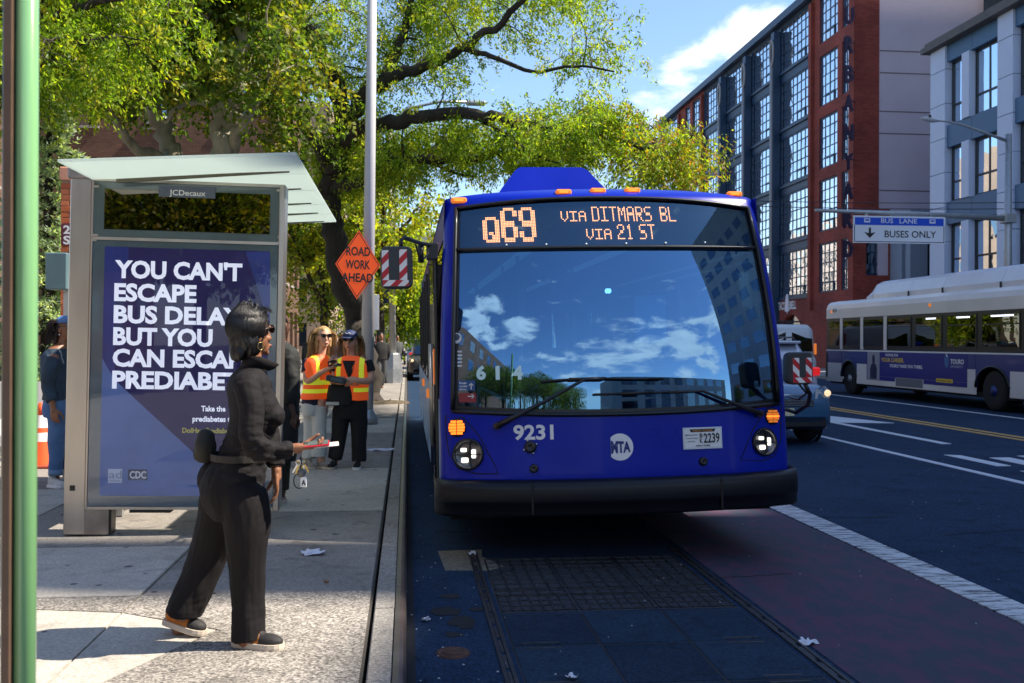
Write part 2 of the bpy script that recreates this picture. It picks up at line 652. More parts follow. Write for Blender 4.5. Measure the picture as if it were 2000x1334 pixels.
b.box(7.06, 7.18, 4, 120, -.01, .008)
b.build('lane_marking', wp2, kind='structure')
b = MB()
b.box(10.22, 10.34, 4, 120, -.01, .008)
b.box(10.50, 10.62, 4, 120, -.01, .008)
b.build('centre_marking', yp, kind='structure')
b = MB()
b.box(13.15, 13.27, 4, 120, -.01, .008)
b.build('lane_marking', wp2, kind='structure')
# turn arrow and lettering bars in the middle lane
fz = lambda x, y, d: (x, y, d)
b = MB()
b.prism([(8.55, 15.2), (8.72, 15.2), (8.72, 19.4), (9.8, 19.2), (9.25, 21.3), (8.0, 19.7), (8.55, 19.5)], fz, -.01, .008)
b.build('arrow_marking', wp2, kind='structure')
b = MB()
for y0 in (10.6, 12.4):
    b.prism([(7.75, y0), (7.95, y0), (7.95, y0 + 1.2), (7.75, y0 + 1.3)], fz, -.01, .008)
    b.prism([(8.2, y0), (8.5, y0), (8.5, y0 + .9), (8.2, y0 + .9)], fz, -.01, .008)
    b.prism([(8.75, y0), (9.6, y0), (9.6, y0 + .35), (8.75, y0 + .35)], fz, -.01, .008)
    b.prism([(8.75, y0 + .8), (9.6, y0 + .8), (9.6, y0 + 1.1), (8.75, y0 + 1.1)], fz, -.01, .008)
b.build('lettering_marking', wp2, kind='structure')
# far pavement on the other side with kerb
b = MB()
b.box(18.6, 24.0, -60, 420, -.3, .15, bev=.02)
b.build('far_pavement', stone_mat('far_pavement_concrete', (.22, .22, .22), (.3, .3, .3)), kind='structure')

def cr_interp0(pts, n=7):
    o_ = []
    for (a, c_) in zip(pts[:-1], pts[1:]):
        for k in range(n):
            o_.append((a[0] + (c_[0] - a[0]) * k / n, a[1] + (c_[1] - a[1]) * k / n + random.uniform(-.02, .02)))
    return o_


# vault cover field in the bus lane
cvm = stone_mat('cover_concrete', (.010, .028, .058), (.022, .046, .084), speck=.3, stain=.4, spec=.2, bump=.6)
cvm2 = stone_mat('cover_concrete_dark', (.007, .020, .045), (.016, .034, .064), speck=.3, stain=.4, spec=.2, bump=.6)
irn = mat('cast_iron', (.055, .058, .065), .5, .6, var=.4, vscale=20, bump=.5)
vault = empty('vault_cover', (0, 0, 0), label='long row of flush cover panels and gratings set in the bus lane', cat='vault cover')
X0, X1 = .56, 2.02
ys = []
y = 5.86
while y > 2.2:
    ys.append(y)
    y -= .62
cols = [X0, 1.04, 1.53, X1]
for i in range(len(ys) - 1):
    for c in range(3):
        bb = MB().box(cols[c] + .006, cols[c + 1] - .006, ys[i + 1] + .012, ys[i] - .012, -.05, .006 + .002 * ((i + c) % 2), bev=.006)
        bb.build('cover_panel', cvm if (i * 3 + c) % 4 else cvm2, vault)
bb = MB()
bb.box(X0, X1, 2.2, 5.87, -.05, .001)
bb.build('bed', BLACK, vault)
for i in range(1, len(ys) - 1):          # lifting slots
    for x in (X0 + .06, X1 - .3):
        for dy in (-.05, .04):
            MB().box(x, x + .2, ys[i] + dy - .008, ys[i] + dy + .008, .0, .012, bev=.002).build('lifting_bar', irn, vault)
# rails either side: made of short iron pieces
for x in (X0 - .09, X1 + .03):
    MB().box(x, x + .02, 2.2, 7.6, -.05, .011).build('rail', irn, vault)
    MB().box(x + .045, x + .065, 2.2, 7.6, -.05, .011).build('rail', irn, vault)
    y = 2.3
    while y < 7.5:
        MB().box(x + .021, x + .044, y, y + .2, -.05, .007, bev=.003).build('rail_block', irn, vault)
        y += .26
# gratings
gz = .008
for (gy0, gy1, nx, ny) in ((5.93, 6.28, 16, 3), (6.30, 6.42, 12, 1), (6.46, 7.35, 13, 7)):
    for c in range(3):
        g = MB()
        a0, a1 = cols[c] + .01, cols[c + 1] - .01
        n1 = max(4, nx // 2 - 1)
        for k in range(n1 + 1):
            xx = a0 + (a1 - a0 - .012) * k / n1
            g.box(xx, xx + .012, gy0, gy1, -.03, gz)
        for k in range(ny + 1):
            yy = gy0 + (gy1 - gy0 - .014) * k / ny
            g.box(a0, a1, yy, yy + .014, -.028, gz + .001)
        g.build('grating', irn, vault)
gbed = MB().box(X0, X1, 5.9, 7.4, -.05, .002)
gbed.build('grating_bed', stone_mat('grating_infill', (.02, .026, .036), (.05, .06, .078), speck=.5), vault)
# small round gate valve cover
c0 = P(885, 1277, Z=.0)
o = empty('utility_cover', c0, label='small round rusty utility cover in the gutter asphalt near the kerb', cat='utility cover')
rust = mat('rusty_iron', (.10, .05, .035), .75, .3, var=.4, vscale=30, bump=.6)
MB().lathe([(.001, .008), (.06, .008), (.065, .012), (.085, .012), (.09, .0)], n=28, cap=False).build('cover_ring', rust, o)
MB().lathe([(.001, .016), (.05, .016), (.055, .010)], n=24, cap=False).build('cover_lid', rust, o)
# darker repair patches and a painted patch of sunlight by the bus corner
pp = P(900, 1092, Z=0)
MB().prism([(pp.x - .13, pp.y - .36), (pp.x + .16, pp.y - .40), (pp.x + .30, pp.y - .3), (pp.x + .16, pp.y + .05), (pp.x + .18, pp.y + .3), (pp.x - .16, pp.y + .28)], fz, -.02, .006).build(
    'painted_sun_patch', stone_mat('sunlit_patch_tone', (.16, .145, .12), (.23, .21, .17), speck=.3), kind='structure')
for pts in ([(1838, 1046), (1890, 1040), (1950, 1038), (2010, 1034)], [(1380, 1130), (1450, 1128), (1560, 1120)], [(1600, 1010), (1680, 1012), (1760, 1008)], [(1700, 905), (1760, 912), (1850, 908)], [(1420, 1190), (1440, 1230), (1500, 1290)]):
    cr_ = MB()
    rows_ = cr_interp0([tuple(P(a, c_, Z=0)) for a, c_ in pts])
    for k in range(len(rows_) - 1):
        (xa, ya), (xb, yb) = rows_[k], rows_[k + 1]
        w2 = .004 + .008 * random.random()
        cr_.add([(xa, ya - w2, .0052), (xb, yb - w2, .0052), (xb, yb + w2, .0052), (xa, ya + w2, .0052)], [(0, 1, 2, 3)])
    cr_.build('road_crack', mat('crack_dark', (.006, .008, .012), .9), fix=False, kind='structure')
gr_ = MB()
for k in range(420):
    gx, gy = (random.uniform(.1, 13), random.uniform(3.5, 16)) if k % 12 else (random.uniform(-.02, .5), random.uniform(3.5, 7.5))
    s_ = random.uniform(.003, .009)
    gr_.add([(gx - s_, gy, .009), (gx, gy - s_ * .6, .009), (gx + s_, gy + s_ * .3, .009), (gx, gy + s_, .013)], [(0, 1, 2, 3)])
gr_.build('grit', mat('grit_pale', (.35, .35, .36), .8), fix=False, kind='stuff')
tar = stone_mat('tar_stain', (.012, .014, .018), (.02, .022, .026), stain=.1)
tb = MB()
for (px, py, rx, ry) in ((880, 1165, .07, .05), (870, 1195, .10, .10), (905, 1215, .08, .12), (885, 1240, .05, .05), (1010, 1225, .05, .14), (930, 1190, .05, .05)):
    c = P(px, py, Z=0)
    poly = []
    for k in range(14):
        a = k * math.tau / 14
        q = .75 + .5 * random.random()
        poly.append((c.x + rx * q * math.cos(a), c.y + ry * q * math.sin(a)))
    tb.prism(poly, fz, -.02, .0035)
tb.build('tar_blots', tar, kind='structure')

# pavement of separate flags, each an object of the setting
SW = .15
slab_m = [stone_mat('flag_pale', (.38, .35, .30), (.50, .46, .40), spots=.7, speck=.10, stain=.28),
          stone_mat('flag_grey', (.20, .185, .165), (.30, .275, .245), spots=.75, speck=.14, stain=.4),
          stone_mat('flag_aggregate', (.24, .22, .195), (.44, .40, .35), spots=.4, speck=.62, stain=.4, bump=1.0)]
pav = empty('pavement', (0, 0, 0), kind='structure')
MB().box(-16, -.19, -20, 300, -.3, SW - .02).build('pavement_bed', stone_mat('joint_dirt', (.05, .045, .04), (.09, .08, .07)), pav)
xe = [-.195, -1.52, -3.05, -4.6, -6.2, -7.8]
ye = [1.6, 2.95, 4.28, 5.92, 7.32, 8.75, 10.2, 11.65, 13.1, 14.6, 16.1, 17.6, 19.1, 20.6, 22.1, 23.6, 25.2]
proto = None
for i in range(len(ye) - 1):
    for j in range(len(xe) - 1):
        xa, xb, ya, yb = xe[j + 1] + .008, xe[j] - .008, ye[i] + .008, ye[i + 1] - .008
        k = [0, 1, 0, 1, 1][(i * 2 + j) % 5]
        if i == 2:
            k = 2
        if i == 1:
            k = 0
        zt = SW + random.uniform(-.003, .003)
        if i == 2 and j == 1:   # aggregate flag with a smooth pale corner to the left
            q = MB().prism([(xa, ya), (xb, ya), (xb, 5.56), (xa, yb - .02)], fz, SW - .1, zt)
            q.build('paving_slab', slab_m[0], pav)
            q = MB().prism([(xb, 5.57), (xb, yb), (xa, yb), (xa, yb - .01)], fz, SW - .1, zt + .001)
            q.build('paving_slab', slab_m[2], pav)
            continue
        if i == 2 and j == 0:
            q = MB().prism([(xa, ya), (-1.36, ya), (-.96, 5.18), (xa, 5.54)], fz, SW - .1, zt)
            q.build('paving_slab', slab_m[0], pav)
            q = MB().prism([(-1.35, ya), (xb, ya), (xb, yb), (xa, yb), (xa, 5.55), (-.945, 5.185)], fz, SW - .1, zt + .001)
            q.build('paving_slab', slab_m[2], pav)
            continue
        MB().box(xa, xb, ya, yb, SW - .12, zt, bev=.006).build('paving_slab', slab_m[k], pav)
MB().box(-16, -.195, 25.2, 300, SW - .12, SW, bev=.006).build('pavement_surface', slab_m[1], pav)
MB().box(-16, -7.83, -5, 25.18, SW - .12, SW - .001).build('pavement_surface', slab_m[1], pav)
MB().box(-7.8, -.195, -20, 1.58, SW - .12, SW - .001).build('pavement_surface', slab_m[0], pav)
# kerb: concrete strip pieces with a steel-faced nose
kerb = empty('kerb', (0, 0, 0), kind='structure')
kc = stone_mat('kerb_concrete', (.26, .24, .21), (.36, .33, .29), speck=.3, spots=.4)
ks = mat('kerb_steel', (.23, .19, .165), .38, .75, var=.3, vscale=5, bump=.2)
y = 1.0
while y < 26:
    ln = random.choice((.95, 1.2, 1.5))
    MB().box(-.172, -.062, y + .006, y + ln - .006, -.2, SW - .004 + random.uniform(-.002, .003), bev=.006).build('kerb_stone', kc, kerb)
    y += ln
MB().box(-.172, -.062, y, 300, -.2, SW - .004, bev=.006).build('kerb_stone', kc, kerb)
prof = [(-.058, -.2), (-.058, SW), (-.03, SW), (-.012, SW - .006), (0, SW - .022), (.004, SW - .045), (.004, -.2)]
y = -3
while y < 60:
    MB().prism(prof, lambda x, z, d: (x, d, z), y, y + 2.99).build('kerb_face', ks, kerb)
    y += 3
MB().box(.006, .05, -3, 60, -.1, .0025).build('gutter_joint', tar, kerb)

# ------------------------------------------------------------------ facade helper
def windows_grid(root, name, X, y0, y1, z0, z1, nx, ny, frame_m, glass_m, out=-1, fw=.07, mw=.035, recess=.12, openr=True, pane_parts=False, axis='x'):
    """one framed window in a wall plane facing -X (axis x) or -Y (axis y)"""
    def T(a, dep, z):
        return (X + dep, a, z) if axis == 'x' else (a, X + dep, z)

    def bx(mb, a0, a1, d0, d1, zz0, zz1):
        p = T(a0, d0, zz0)
        q = T(a1, d1, zz1)
        mb.box(p[0], q[0], p[1], q[1], p[2], q[2])
    f = MB()
    bx(f, y0, y0 + fw, recess - .05, recess + .05, z0, z1)
    bx(f, y1 - fw, y1, recess - .05, recess + .05, z0, z1)
    bx(f, y0 + fw, y1 - fw, recess - .049, recess + .05, z0, z0 + fw)
    bx(f, y0 + fw, y1 - fw, recess - .049, recess + .05, z1 - fw, z1)
    for i in range(1, nx):
        a = y0 + (y1 - y0) * i / nx
        bx(f, a - mw / 2, a + mw / 2, recess - .03, recess + .03, z0 + fw, z1 - fw)
    for i in range(1, ny):
        z = z0 + (z1 - z0) * i / ny
        bx(f, y0 + fw, y1 - fw, recess - .028, recess + .028, z - mw / 2, z + mw / 2)
    if openr and nx >= 4:
        a = y0 + (y1 - y0) / nx
        a2 = y0 + (y1 - y0) * 3 / nx
        zz = z0 + (z1 - z0) / ny
        bx(f, a - .05, a2 + .05, recess - .06, recess - .031, zz - .05, zz + .05)
        bx(f, a - .05, a + .05, recess - .06, recess - .031, z0, zz)
    w_ = f.build(name, frame_m, root)
    if pane_parts:
        for i in range(nx):
            for j in range(ny):
                g = MB()
                dd = random.uniform(-.006, .006)
                bx(g, y0 + (y1 - y0) * i / nx + .02, y0 + (y1 - y0) * (i + 1) / nx - .02, recess + .003, recess + .02 + dd, z0 + (z1 - z0) * j / ny + .02, z0 + (z1 - z0) * (j + 1) / ny - .02)
                g.build('pane', glass_m, w_)
    else:
        g = MB()
        # slightly out-of-plane panes so reflections break up from pane to pane
        for i in range(nx):
            for j in range(ny):
                a0 = y0 + (y1 - y0) * i / nx
                a1 = y0 + (y1 - y0) * (i + 1) / nx
                c0_ = z0 + (z1 - z0) * j / ny
                c1_ = z0 + (z1 - z0) * (j + 1) / ny
                e = [random.uniform(-.008, .008) for _ in range(4)]
                g.quad(T(a0, recess + e[0], c0_), T(a1, recess + e[1], c0_), T(a1, recess + e[2], c1_), T(a0, recess + e[3], c1_))
        g.build('pane', glass_m, w_, fix=False)
    return w_


GL_SKY = glassy('office_glass', tint=(.25, .3, .34), refl=.62, rcol=(.85, .92, 1), wav=.25, wscale=1.2)
GL_SKY2 = glassy('office_glass_clear', tint=(.5, .5, .5), refl=.40, rcol=(.9, .92, .95), wav=.4, wscale=.9)
GL_DK = glassy('dark_glass', tint=(.10, .14, .17), refl=.30, rcol=(.75, .88, 1), wav=.1, wscale=.7)
ROOM = mat('room_dark', (.05, .055, .06), .9, var=.5, vscale=.8)
ROOMP = mat('room_blinds', (.42, .42, .42), .9, var=.25, vscale=1.5)

# ------------------------------------------------------------------ red brick and blue steel loft building across the street
navy = mat('navy_steel', (.012, .042, .095), .45, var=.2, vscale=2)
rbrick = brick_mat('red_brick', (.25, .038, .026), (.33, .058, .038), (.13, .045, .035), 1.4)
stucco = mat('pink_stucco', (.58, .49, .56), .9, var=.06, vscale=.5, bump=.2)
LB = empty('loft_building', (24, 51.7, 0), label='six storey red brick and navy steel loft building with gridded windows and vertical blade lettering', cat='building')
LBo = Vector((24, 51.7, 0))


ROOF = 22.75
fl = [(19.1, 22.0), (15.4, 18.35), (11.75, 14.75), (8.1, 11.1), (4.55, 7.4)]
bounds = {'A': (51.7, 57.4), 'B': [57.4, 62.7, 68.2, 73.7, 79.2], 'C': (79.2, 86.5), 'D': (86.5, 94.0)}


def wallboxes(mb, X, y0, y1, openings, z0, z1, dep=.5):
    """solid wall strip with rectangular openings [(ya,yb,za,zb)] columns share ya,yb"""
    colsy = sorted(set((a, c) for a, c, _, _ in openings))
    prev = y0
    for a, c in colsy:
        if a > prev:
            mb.box(X, X + dep, prev, a, z0, z1)
        zs = sorted((p, q) for (aa, cc, p, q) in openings if (aa, cc) == (a, c))
        pz = z0
        for p, q in zs:
            if p > pz:
                mb.box(X, X + dep, a, c, pz, p)
            pz = q
        if pz < z1:
            mb.box(X, X + dep, a, c, pz, z1)
        prev = c
    if prev < y1:
        mb.box(X, X + dep, prev, y1, z0, z1)


wins = []
mb = MB()
opA = []
for (za, zb) in fl:
    opA += [(52.35, 53.15, za, zb), (53.75, 56.2, za, zb)]
wallboxes(mb, 24, 51.7, 57.4, opA, 0, ROOF - .6)
opC = []
for (za, zb) in fl:
    opC += [(80.2, 82.4, za, zb), (83.2, 84.6, za, zb)]
wallboxes(mb, 24, 79.2, 86.5, opC, 0, ROOF - .6)
mb.box(23.8, 24.0, 57.0, 57.4, 3.6, ROOF - .9)
mb.box(23.8, 24.0, 79.2, 79.7, 0, ROOF - .9)
mb.box(23.8, 24.0, 86.1, 86.5, 0, ROOF - .9)
# brick return on the side face
opS = [(24.55, 25.35, 4.3, 7.0)]
mb2 = MB()
for (xa, xb, za, zb) in ((24.5, 26.1, 0, 5.3), (24.5, 24.75, 5.3, 7.8), (26.02, 26.1, 5.3, 7.8), (24.5, 26.1, 7.8, 8.9)):
    mb.box(xa, xb, 51.7, 52.2, za, zb)
mb.box(24.5, 25.45, 51.7, 52.2, 8.9, ROOF - .6)
# ground floor brick with arch
mb.box(24, 24.5, 57.4, 58.6, 0, 4.4)
mb.box(24, 24.5, 62.9, 79.2, 0, 4.4)
arch = [(58.6, 4.4), (58.6, 1.9)]
arc_pts = [(60.4 + 1.8 * math.cos(math.pi - k * math.pi / 12), 1.9 + 1.5 * math.sin(k * math.pi / 12)) for k in range(13)]
arch = [(58.6, 4.4)] + arc_pts + [(62.9, 1.9), (62.9, 4.4)]
for k in range(12):
    (ya, za), (yb, zb) = arc_pts[k], arc_pts[k + 1]
    mb.prism([(ya, za), (yb, zb), (yb, 4.4), (ya, 4.4)], lambda a, z, d: (d, a, z), 24, 24.5)
mb.box(24, 24.5, 62.2, 62.9, 0, 4.4)
W = mb
W.v = [(x - 24, y - 51.7, z) for x, y, z in W.v]
W.build('brick_wall', rbrick, LB)
mb = MB()
for k in range(4):
    y0, y1 = bounds['B'][k], bounds['B'][k + 1]
    wallboxes(mb, 24.05, y0, y1, [(y0 + .55, y1 - .25, za, zb) for za, zb in fl], 4.4, ROOF - .6, .4)
wallboxes(mb, 24.05, 86.5, 94, [(87.5, 92.5, za, zb) for za, zb in fl], 0, ROOF - .6, .4)
for k in range(5):                                  # sloping sill ledges under each row
    zt = fl[k][0]
    for kk in range(4):
        y0, y1 = bounds['B'][kk], bounds['B'][kk + 1]
        mb.box(23.93, 24.05, y0 + .3, y1 - .1, zt - .22, zt - .05)
mb.v = [(x - 24, y - 51.7, z) for x, y, z in mb.v]
mb.build('steel_wall', navy, LB)
mb = MB()
mb.box(23.6, 24.6, 51.6, 94.2, ROOF - .6, ROOF - .25)
mb.box(23.75, 24.6, 51.65, 94.1, ROOF - .25, ROOF)
mb.v = [(x - 24, y - 51.7, z) for x, y, z in mb.v]
mb.build('cornice', navy, LB)
# pilasters with looped heads
grey_steel = mat('pilaster_grey', (.34, .33, .34), .5)
for y in bounds['B'][1:4]:
    p = MB()
    p.box(-.42, .0, y - 51.7 - .28, y - 51.7 + .28, 0, ROOF - .95)
    pl = p.build('pilaster', navy, LB)
    q = MB()
    q.tube([(-.48, y - 51.7, 0.5), (-.48, y - 51.7, ROOF - 3.2)], .11, 8)
    ring = [(-.48, y - 51.7 + .27 * math.sin(a), ROOF - 2.3 + .85 * -math.cos(a)) for a in [k * math.tau / 20 for k in range(21)]]
    q.tube(ring, .075, 6, cap=False)
    q.build('pilaster_loop', grey_steel, pl)
mb = MB()
mb.box(25.46, 50, 51.75, 52.2, 0, ROOF + 3)
for z in (4.3, 6.9, 9.8, 11.3, 14.2, 15.8, 18.7, 20.2):
    pass
mb.v = [(x - 24, y - 51.7, z) for x, y, z in mb.v]
st = mb.build('stucco_wall', stucco, LB)
grv = MB()
for z in (8.7, 9.9, 13.0, 14.2, 16.3, 17.5, 20.8):
    grv.box(1.5, 26, .035, .048, z, z + .06)
grv.build('groove_shade_strip', mat('groove_shadow', (.2, .16, .18), .9), LB)  # shade of the wall grooves painted as dark strips
MB().box(.45, 1.4, -.0, .02, 5.4, 5.41).build('sill', navy, LB)
# solid core so that rooms read dark
MB().box(1.2, 26, .6, 42, 0.1, ROOF - .7).build('interior_core', ROOM, LB)
rt = MB()
rt.box(.02, 26, .4, 42.3, ROOF - .68, ROOF - .62)
rt.build('roof', ROOM, LB)
sh = LBo
for (za, zb) in fl:
    for (ya, yb, nx) in ((52.35, 53.15, 2), (53.75, 56.2, 4)):
        windows_grid(LB, 'window', .0, ya - 51.7, yb - 51.7, za, zb, nx, 5, navy, random.choice((GL_SKY, GL_SKY2)), fw=.09, mw=.05, recess=.12)
    for (ya, yb, nx) in ((80.2, 82.4, 3), (83.2, 84.6, 2), (87.5, 92.5, 6)):
        windows_grid(LB, 'window', .0, ya - 51.7, yb - 51.7, za, zb, nx, 5, navy, GL_SKY, fw=.09, mw=.06, recess=.12)
    for k in range(4):
        y0, y1 = bounds['B'][k], bounds['B'][k + 1]
        windows_grid(LB, 'window', .05, y0 + .55 - 51.7, y1 - .25 - 51.7, za, zb, 7, 5, navy, random.choice((GL_SKY, GL_SKY, GL_SKY2)), fw=.09, mw=.06, recess=.09)
windows_grid(LB, 'window', .0, .76, 2.01, 5.32, 7.78, 4, 4, navy, GL_DK, fw=.09, mw=.06, recess=.2, axis='y')
# shop window in the arch
ar = [(p[0] - 51.7, p[1]) for p in arc_pts]
g = MB().prism([(58.6 - 51.7, 0)] + ar + [(62.2 - 51.7, 0)], lambda a, z, d: (d, a, z), .25, .28)
g.build('shop_window', glassy('shop_glass', (.8, .75, .6), .2), LB)
MB().box(.5, .6, 6.5, 11, 0, 3.5).build('shop_interior', mat('shop_lit', (.5, .42, .25), .8, emit=(1, .8, .45), estr=.35), LB)
# shop fascia lettering
sf = lambda x, y: (-.06, 60.9 - 51.7 - x, 3.65 + y)
put_text('shop_lettering', 'TACO', lambda x, y: (-.06, 10.68 - x, 3.74 + y), .5, WHITE, LB, width=1.1, bold=.03)
put_text('shop_lettering', 'BELL', lambda x, y: (-.06, 8.78 - x, 3.74 + y), .5, WHITE, LB, width=1.05, bold=.03)
bell = MB()
bpoly = [(-.42, 0), (-.36, .22), (-.3, .7), (-.15, 1.0), (0, 1.08), (.15, 1.0), (.3, .7), (.36, .22), (.42, 0), (.1, -.04), (0, -.15), (-.1, -.04)]
bell.prism(bpoly, lambda a, z, d: (d, 9.18 - a * .8, 3.62 + z), -.1, -.03)
bell.build('bell_emblem', mat('emblem_white', (.8, .75, .8), .6), LB)
# blade letters on the corner
bl = [(c_, 19.2 - 1.575 * i_) for i_, c_ in enumerate('URBANYARD')]
blade = mat('blade_letter', (.05, .03, .07), .5)
bladr = mat('blade_letter_face', (.22, .05, .05), .6)
for ch, z in bl:
    vs, fs, wd = text_geo(ch, .02)
    g = MB()
    n = len(vs)
    V2 = [(-.62 + .5 * vx / wd - .02, -.35, z + .9 * vy - .35) for vx, vy in vs] + [(-.62 + .5 * vx / wd - .02, -.15, z + .9 * vy - .35) for vx, vy in vs]
    g.add(V2, fs + [tuple(i + n for i in f[::-1]) for f in fs])
    g.build('blade_letter', blade, LB, fix=False)
    MB().tube([(-.25, -.25, z + .2), (.02, -.1, z + .2)], .03, 6).build('letter_bracket', blade, LB)

# ------------------------------------------------------------------ grey panelled office building
OB = empty('office_building', (24, 30, 0), label='pale grey panelled four storey office building with tall dark windows at the right edge', cat='building')
pale = mat('pale_panel', (.54, .60, .76), .5, var=.05, vscale=.6)
slate = mat('slate_panel', (.045, .12, .23), .45, var=.12, vscale=.5)
dkfr = mat('dark_window_frame', (.012, .015, .02), .4)
R2 = 15.3
oy = lambda y: y - 30
piers = [(42.45, 43.7), (37.4, 38.45), (31.6, 32.9)]
flo = [(11.4, 14.25), (7.95, 10.4), (4.5, 6.95), (0.6, 3.6)]
for (a, c) in piers:
    z = 0
    while z < R2 - .3:
        z1 = min(z + 1.55, R2 - .3)
        MB().box(-.02, .6, oy(a), oy(c), z + .01, z1 - .01, bev=.012).build('panel', pale, OB)
        z = z1
mb = MB()
mb.box(.05, .6, oy(30), oy(43.69), 0, .6)
for i in range(4):
    za = flo[i][1]
    zb = flo[i - 1][0] if i else R2 - .3
    for (a, c) in ((38.45, 42.45), (32.9, 37.4), (30, 31.6)):
        nseg = 2
        for k in range(nseg):
            ya = a + (c - a) * k / nseg
            yb = a + (c - a) * (k + 1) / nseg
            MB().box(.08, .6, oy(ya) + .008, oy(yb) - .008, za, zb, bev=.01).build('spandrel_panel', slate, OB)
for i, (za, zb) in enumerate(flo):
    for (a, c, e) in ((38.5, 40.55, 2), (41.15, 42.4, 1), (33.0, 35.2, 2), (35.8, 37.35, 1)):
        windows_grid(OB, 'window', .1, oy(a), oy(c), za, zb, e, 1, dkfr, GL_DK, fw=.1, mw=.08, recess=.25, pane_parts=False, openr=False)
        MB().box(.3, .34, oy(a) + .1, oy(c) - .1, za + .85, za + .93).build('transom', dkfr, OB)
    for (a, c) in ((40.56, 41.14), (35.22, 35.78)):
        MB().box(.0, .6, oy(a), oy(c), za, zb, bev=.01).build('panel', pale, OB)
MB().box(-.35, 1.0, oy(29), oy(44.0), R2 - .3, R2 - .05).build('coping', mat('stone_coping', (.13, .12, .115), .8, var=.2), OB)
MB().box(-.2, 1.0, oy(29), oy(43.9), R2 - .05, R2 + .15).build('coping', mat('stone_coping', (.13, .12, .115), .8), OB)
mb = MB()
mb.box(.9, 20, oy(29), oy(43.6), 0, R2 - .35)
mb.box(.601, .9, oy(43.3), oy(43.6), 0, R2 - .35)
mb.build('core', ROOM, OB)
# side wall of the gap (low grey wing with two narrow windows)
LW = empty('side_wing', (25, 49.5, 0), label='low grey side wing with two narrow windows between the loft and office buildings', cat='building')
gwing = mat('wing_grey', (.26, .32, .42), .7, var=.06)
mb = MB()
zt = 8.6
xs = [.2, 2.05, 2.55, 3.9, 4.4, 9]
mb.box(1.1, xs[1], 0, .5, 0, zt); mb.box(xs[2], xs[3], 0, .5, 0, zt); mb.box(xs[4], xs[5], 0, .5, 0, zt)
for a, c in ((xs[1], xs[2]), (xs[3], xs[4])):
    mb.box(a, c, 0, .5, 0, 4.2); mb.box(a, c, 0, .5, 7.2, zt)
mb.box(1.1, 9, .9, 2.1, 0, zt)
mb.build('wall', gwing, LW)
for a, c in ((xs[1], xs[2]), (xs[3], xs[4])):
    MB().box(a, c, .2, .25, 4.2, 7.2).build('window', GL_DK, LW)
# glazed block above
GB = empty('glass_building', (31, 49, 0), label='glass curtain wall block rising above the office building roof', cat='building')
mb = MB()
mb.box(0, 14, 0, 2, 0, 30)
mb.build('core', ROOM, GB)
for i in range(5):
    for j in range(4):
        MB().box(i * 2.6 + .05, i * 2.6 + 2.5, -.08, -.04, 17 + j * 3 + .06, 17 + j * 3 + 2.94).build('pane', GL_SKY, GB)
mb = MB()
for i in range(6):
    mb.box(i * 2.6 - .05, i * 2.6 + .05, -.16, 0, 16.9, 29)
for j in range(5):
    mb.box(0, 13, -.14, 0, 17 + j * 3 - .05, 17 + j * 3 + .05)
mb.build('mullion', dkfr, GB)

# ------------------------------------------------------------------ unseen blocks added beyond the right edge to shade road and pavement
tw = empty('added_shade_tower', (27.0, -22, 0), (0, 0, math.radians(-14)), label='unseen tall block added across the road to shade it', cat='building')
MB().box(.3, 2.2, 25.9, 27.35, 39.8, 44.6).build('shade_band_block', mat('shade_block_concrete', (.42, .42, .44), .8, var=.1, vscale=.3), tw)  # added roof block, sized to throw a shade band on the pavement
MB().box(0, 14, 0, 29.3, 0, 39.9, bev=.1).build('wall', mat('shade_block_concrete', (.42, .42, .44), .8, var=.1, vscale=.3), tw)
tw2 = empty('added_shade_slab', (33.3, 4.6, 0), label='unseen lower block added beside the tall one to shade the road', cat='building')
MB().box(0, 12, 0, 41.9, 0, 36.0, bev=.1).build('wall', mat('shade_block_concrete', (.42, .42, .44), .8), tw2)
for root, y1, zt in ((tw, 28, 39), (tw2, 41, 34)):
    z = 4
    while z < zt - 3:
        for k in range(int(y1 // 4)):
            MB().box(-.05, .0, 1 + k * 4, 3.6 + k * 4, z, z + 1.9).build('window', GL_DK, root)
        z += 4

# ------------------------------------------------------------------ brown brick flats on the left
bbrick = brick_mat('brown_brick', (.13, .065, .042), (.19, .095, .06), (.10, .07, .05), 1.15)
ABL = empty('apartment_building', (-5.2, 40, 0), label='dark brown brick apartment building behind the trees on the left', cat='building')


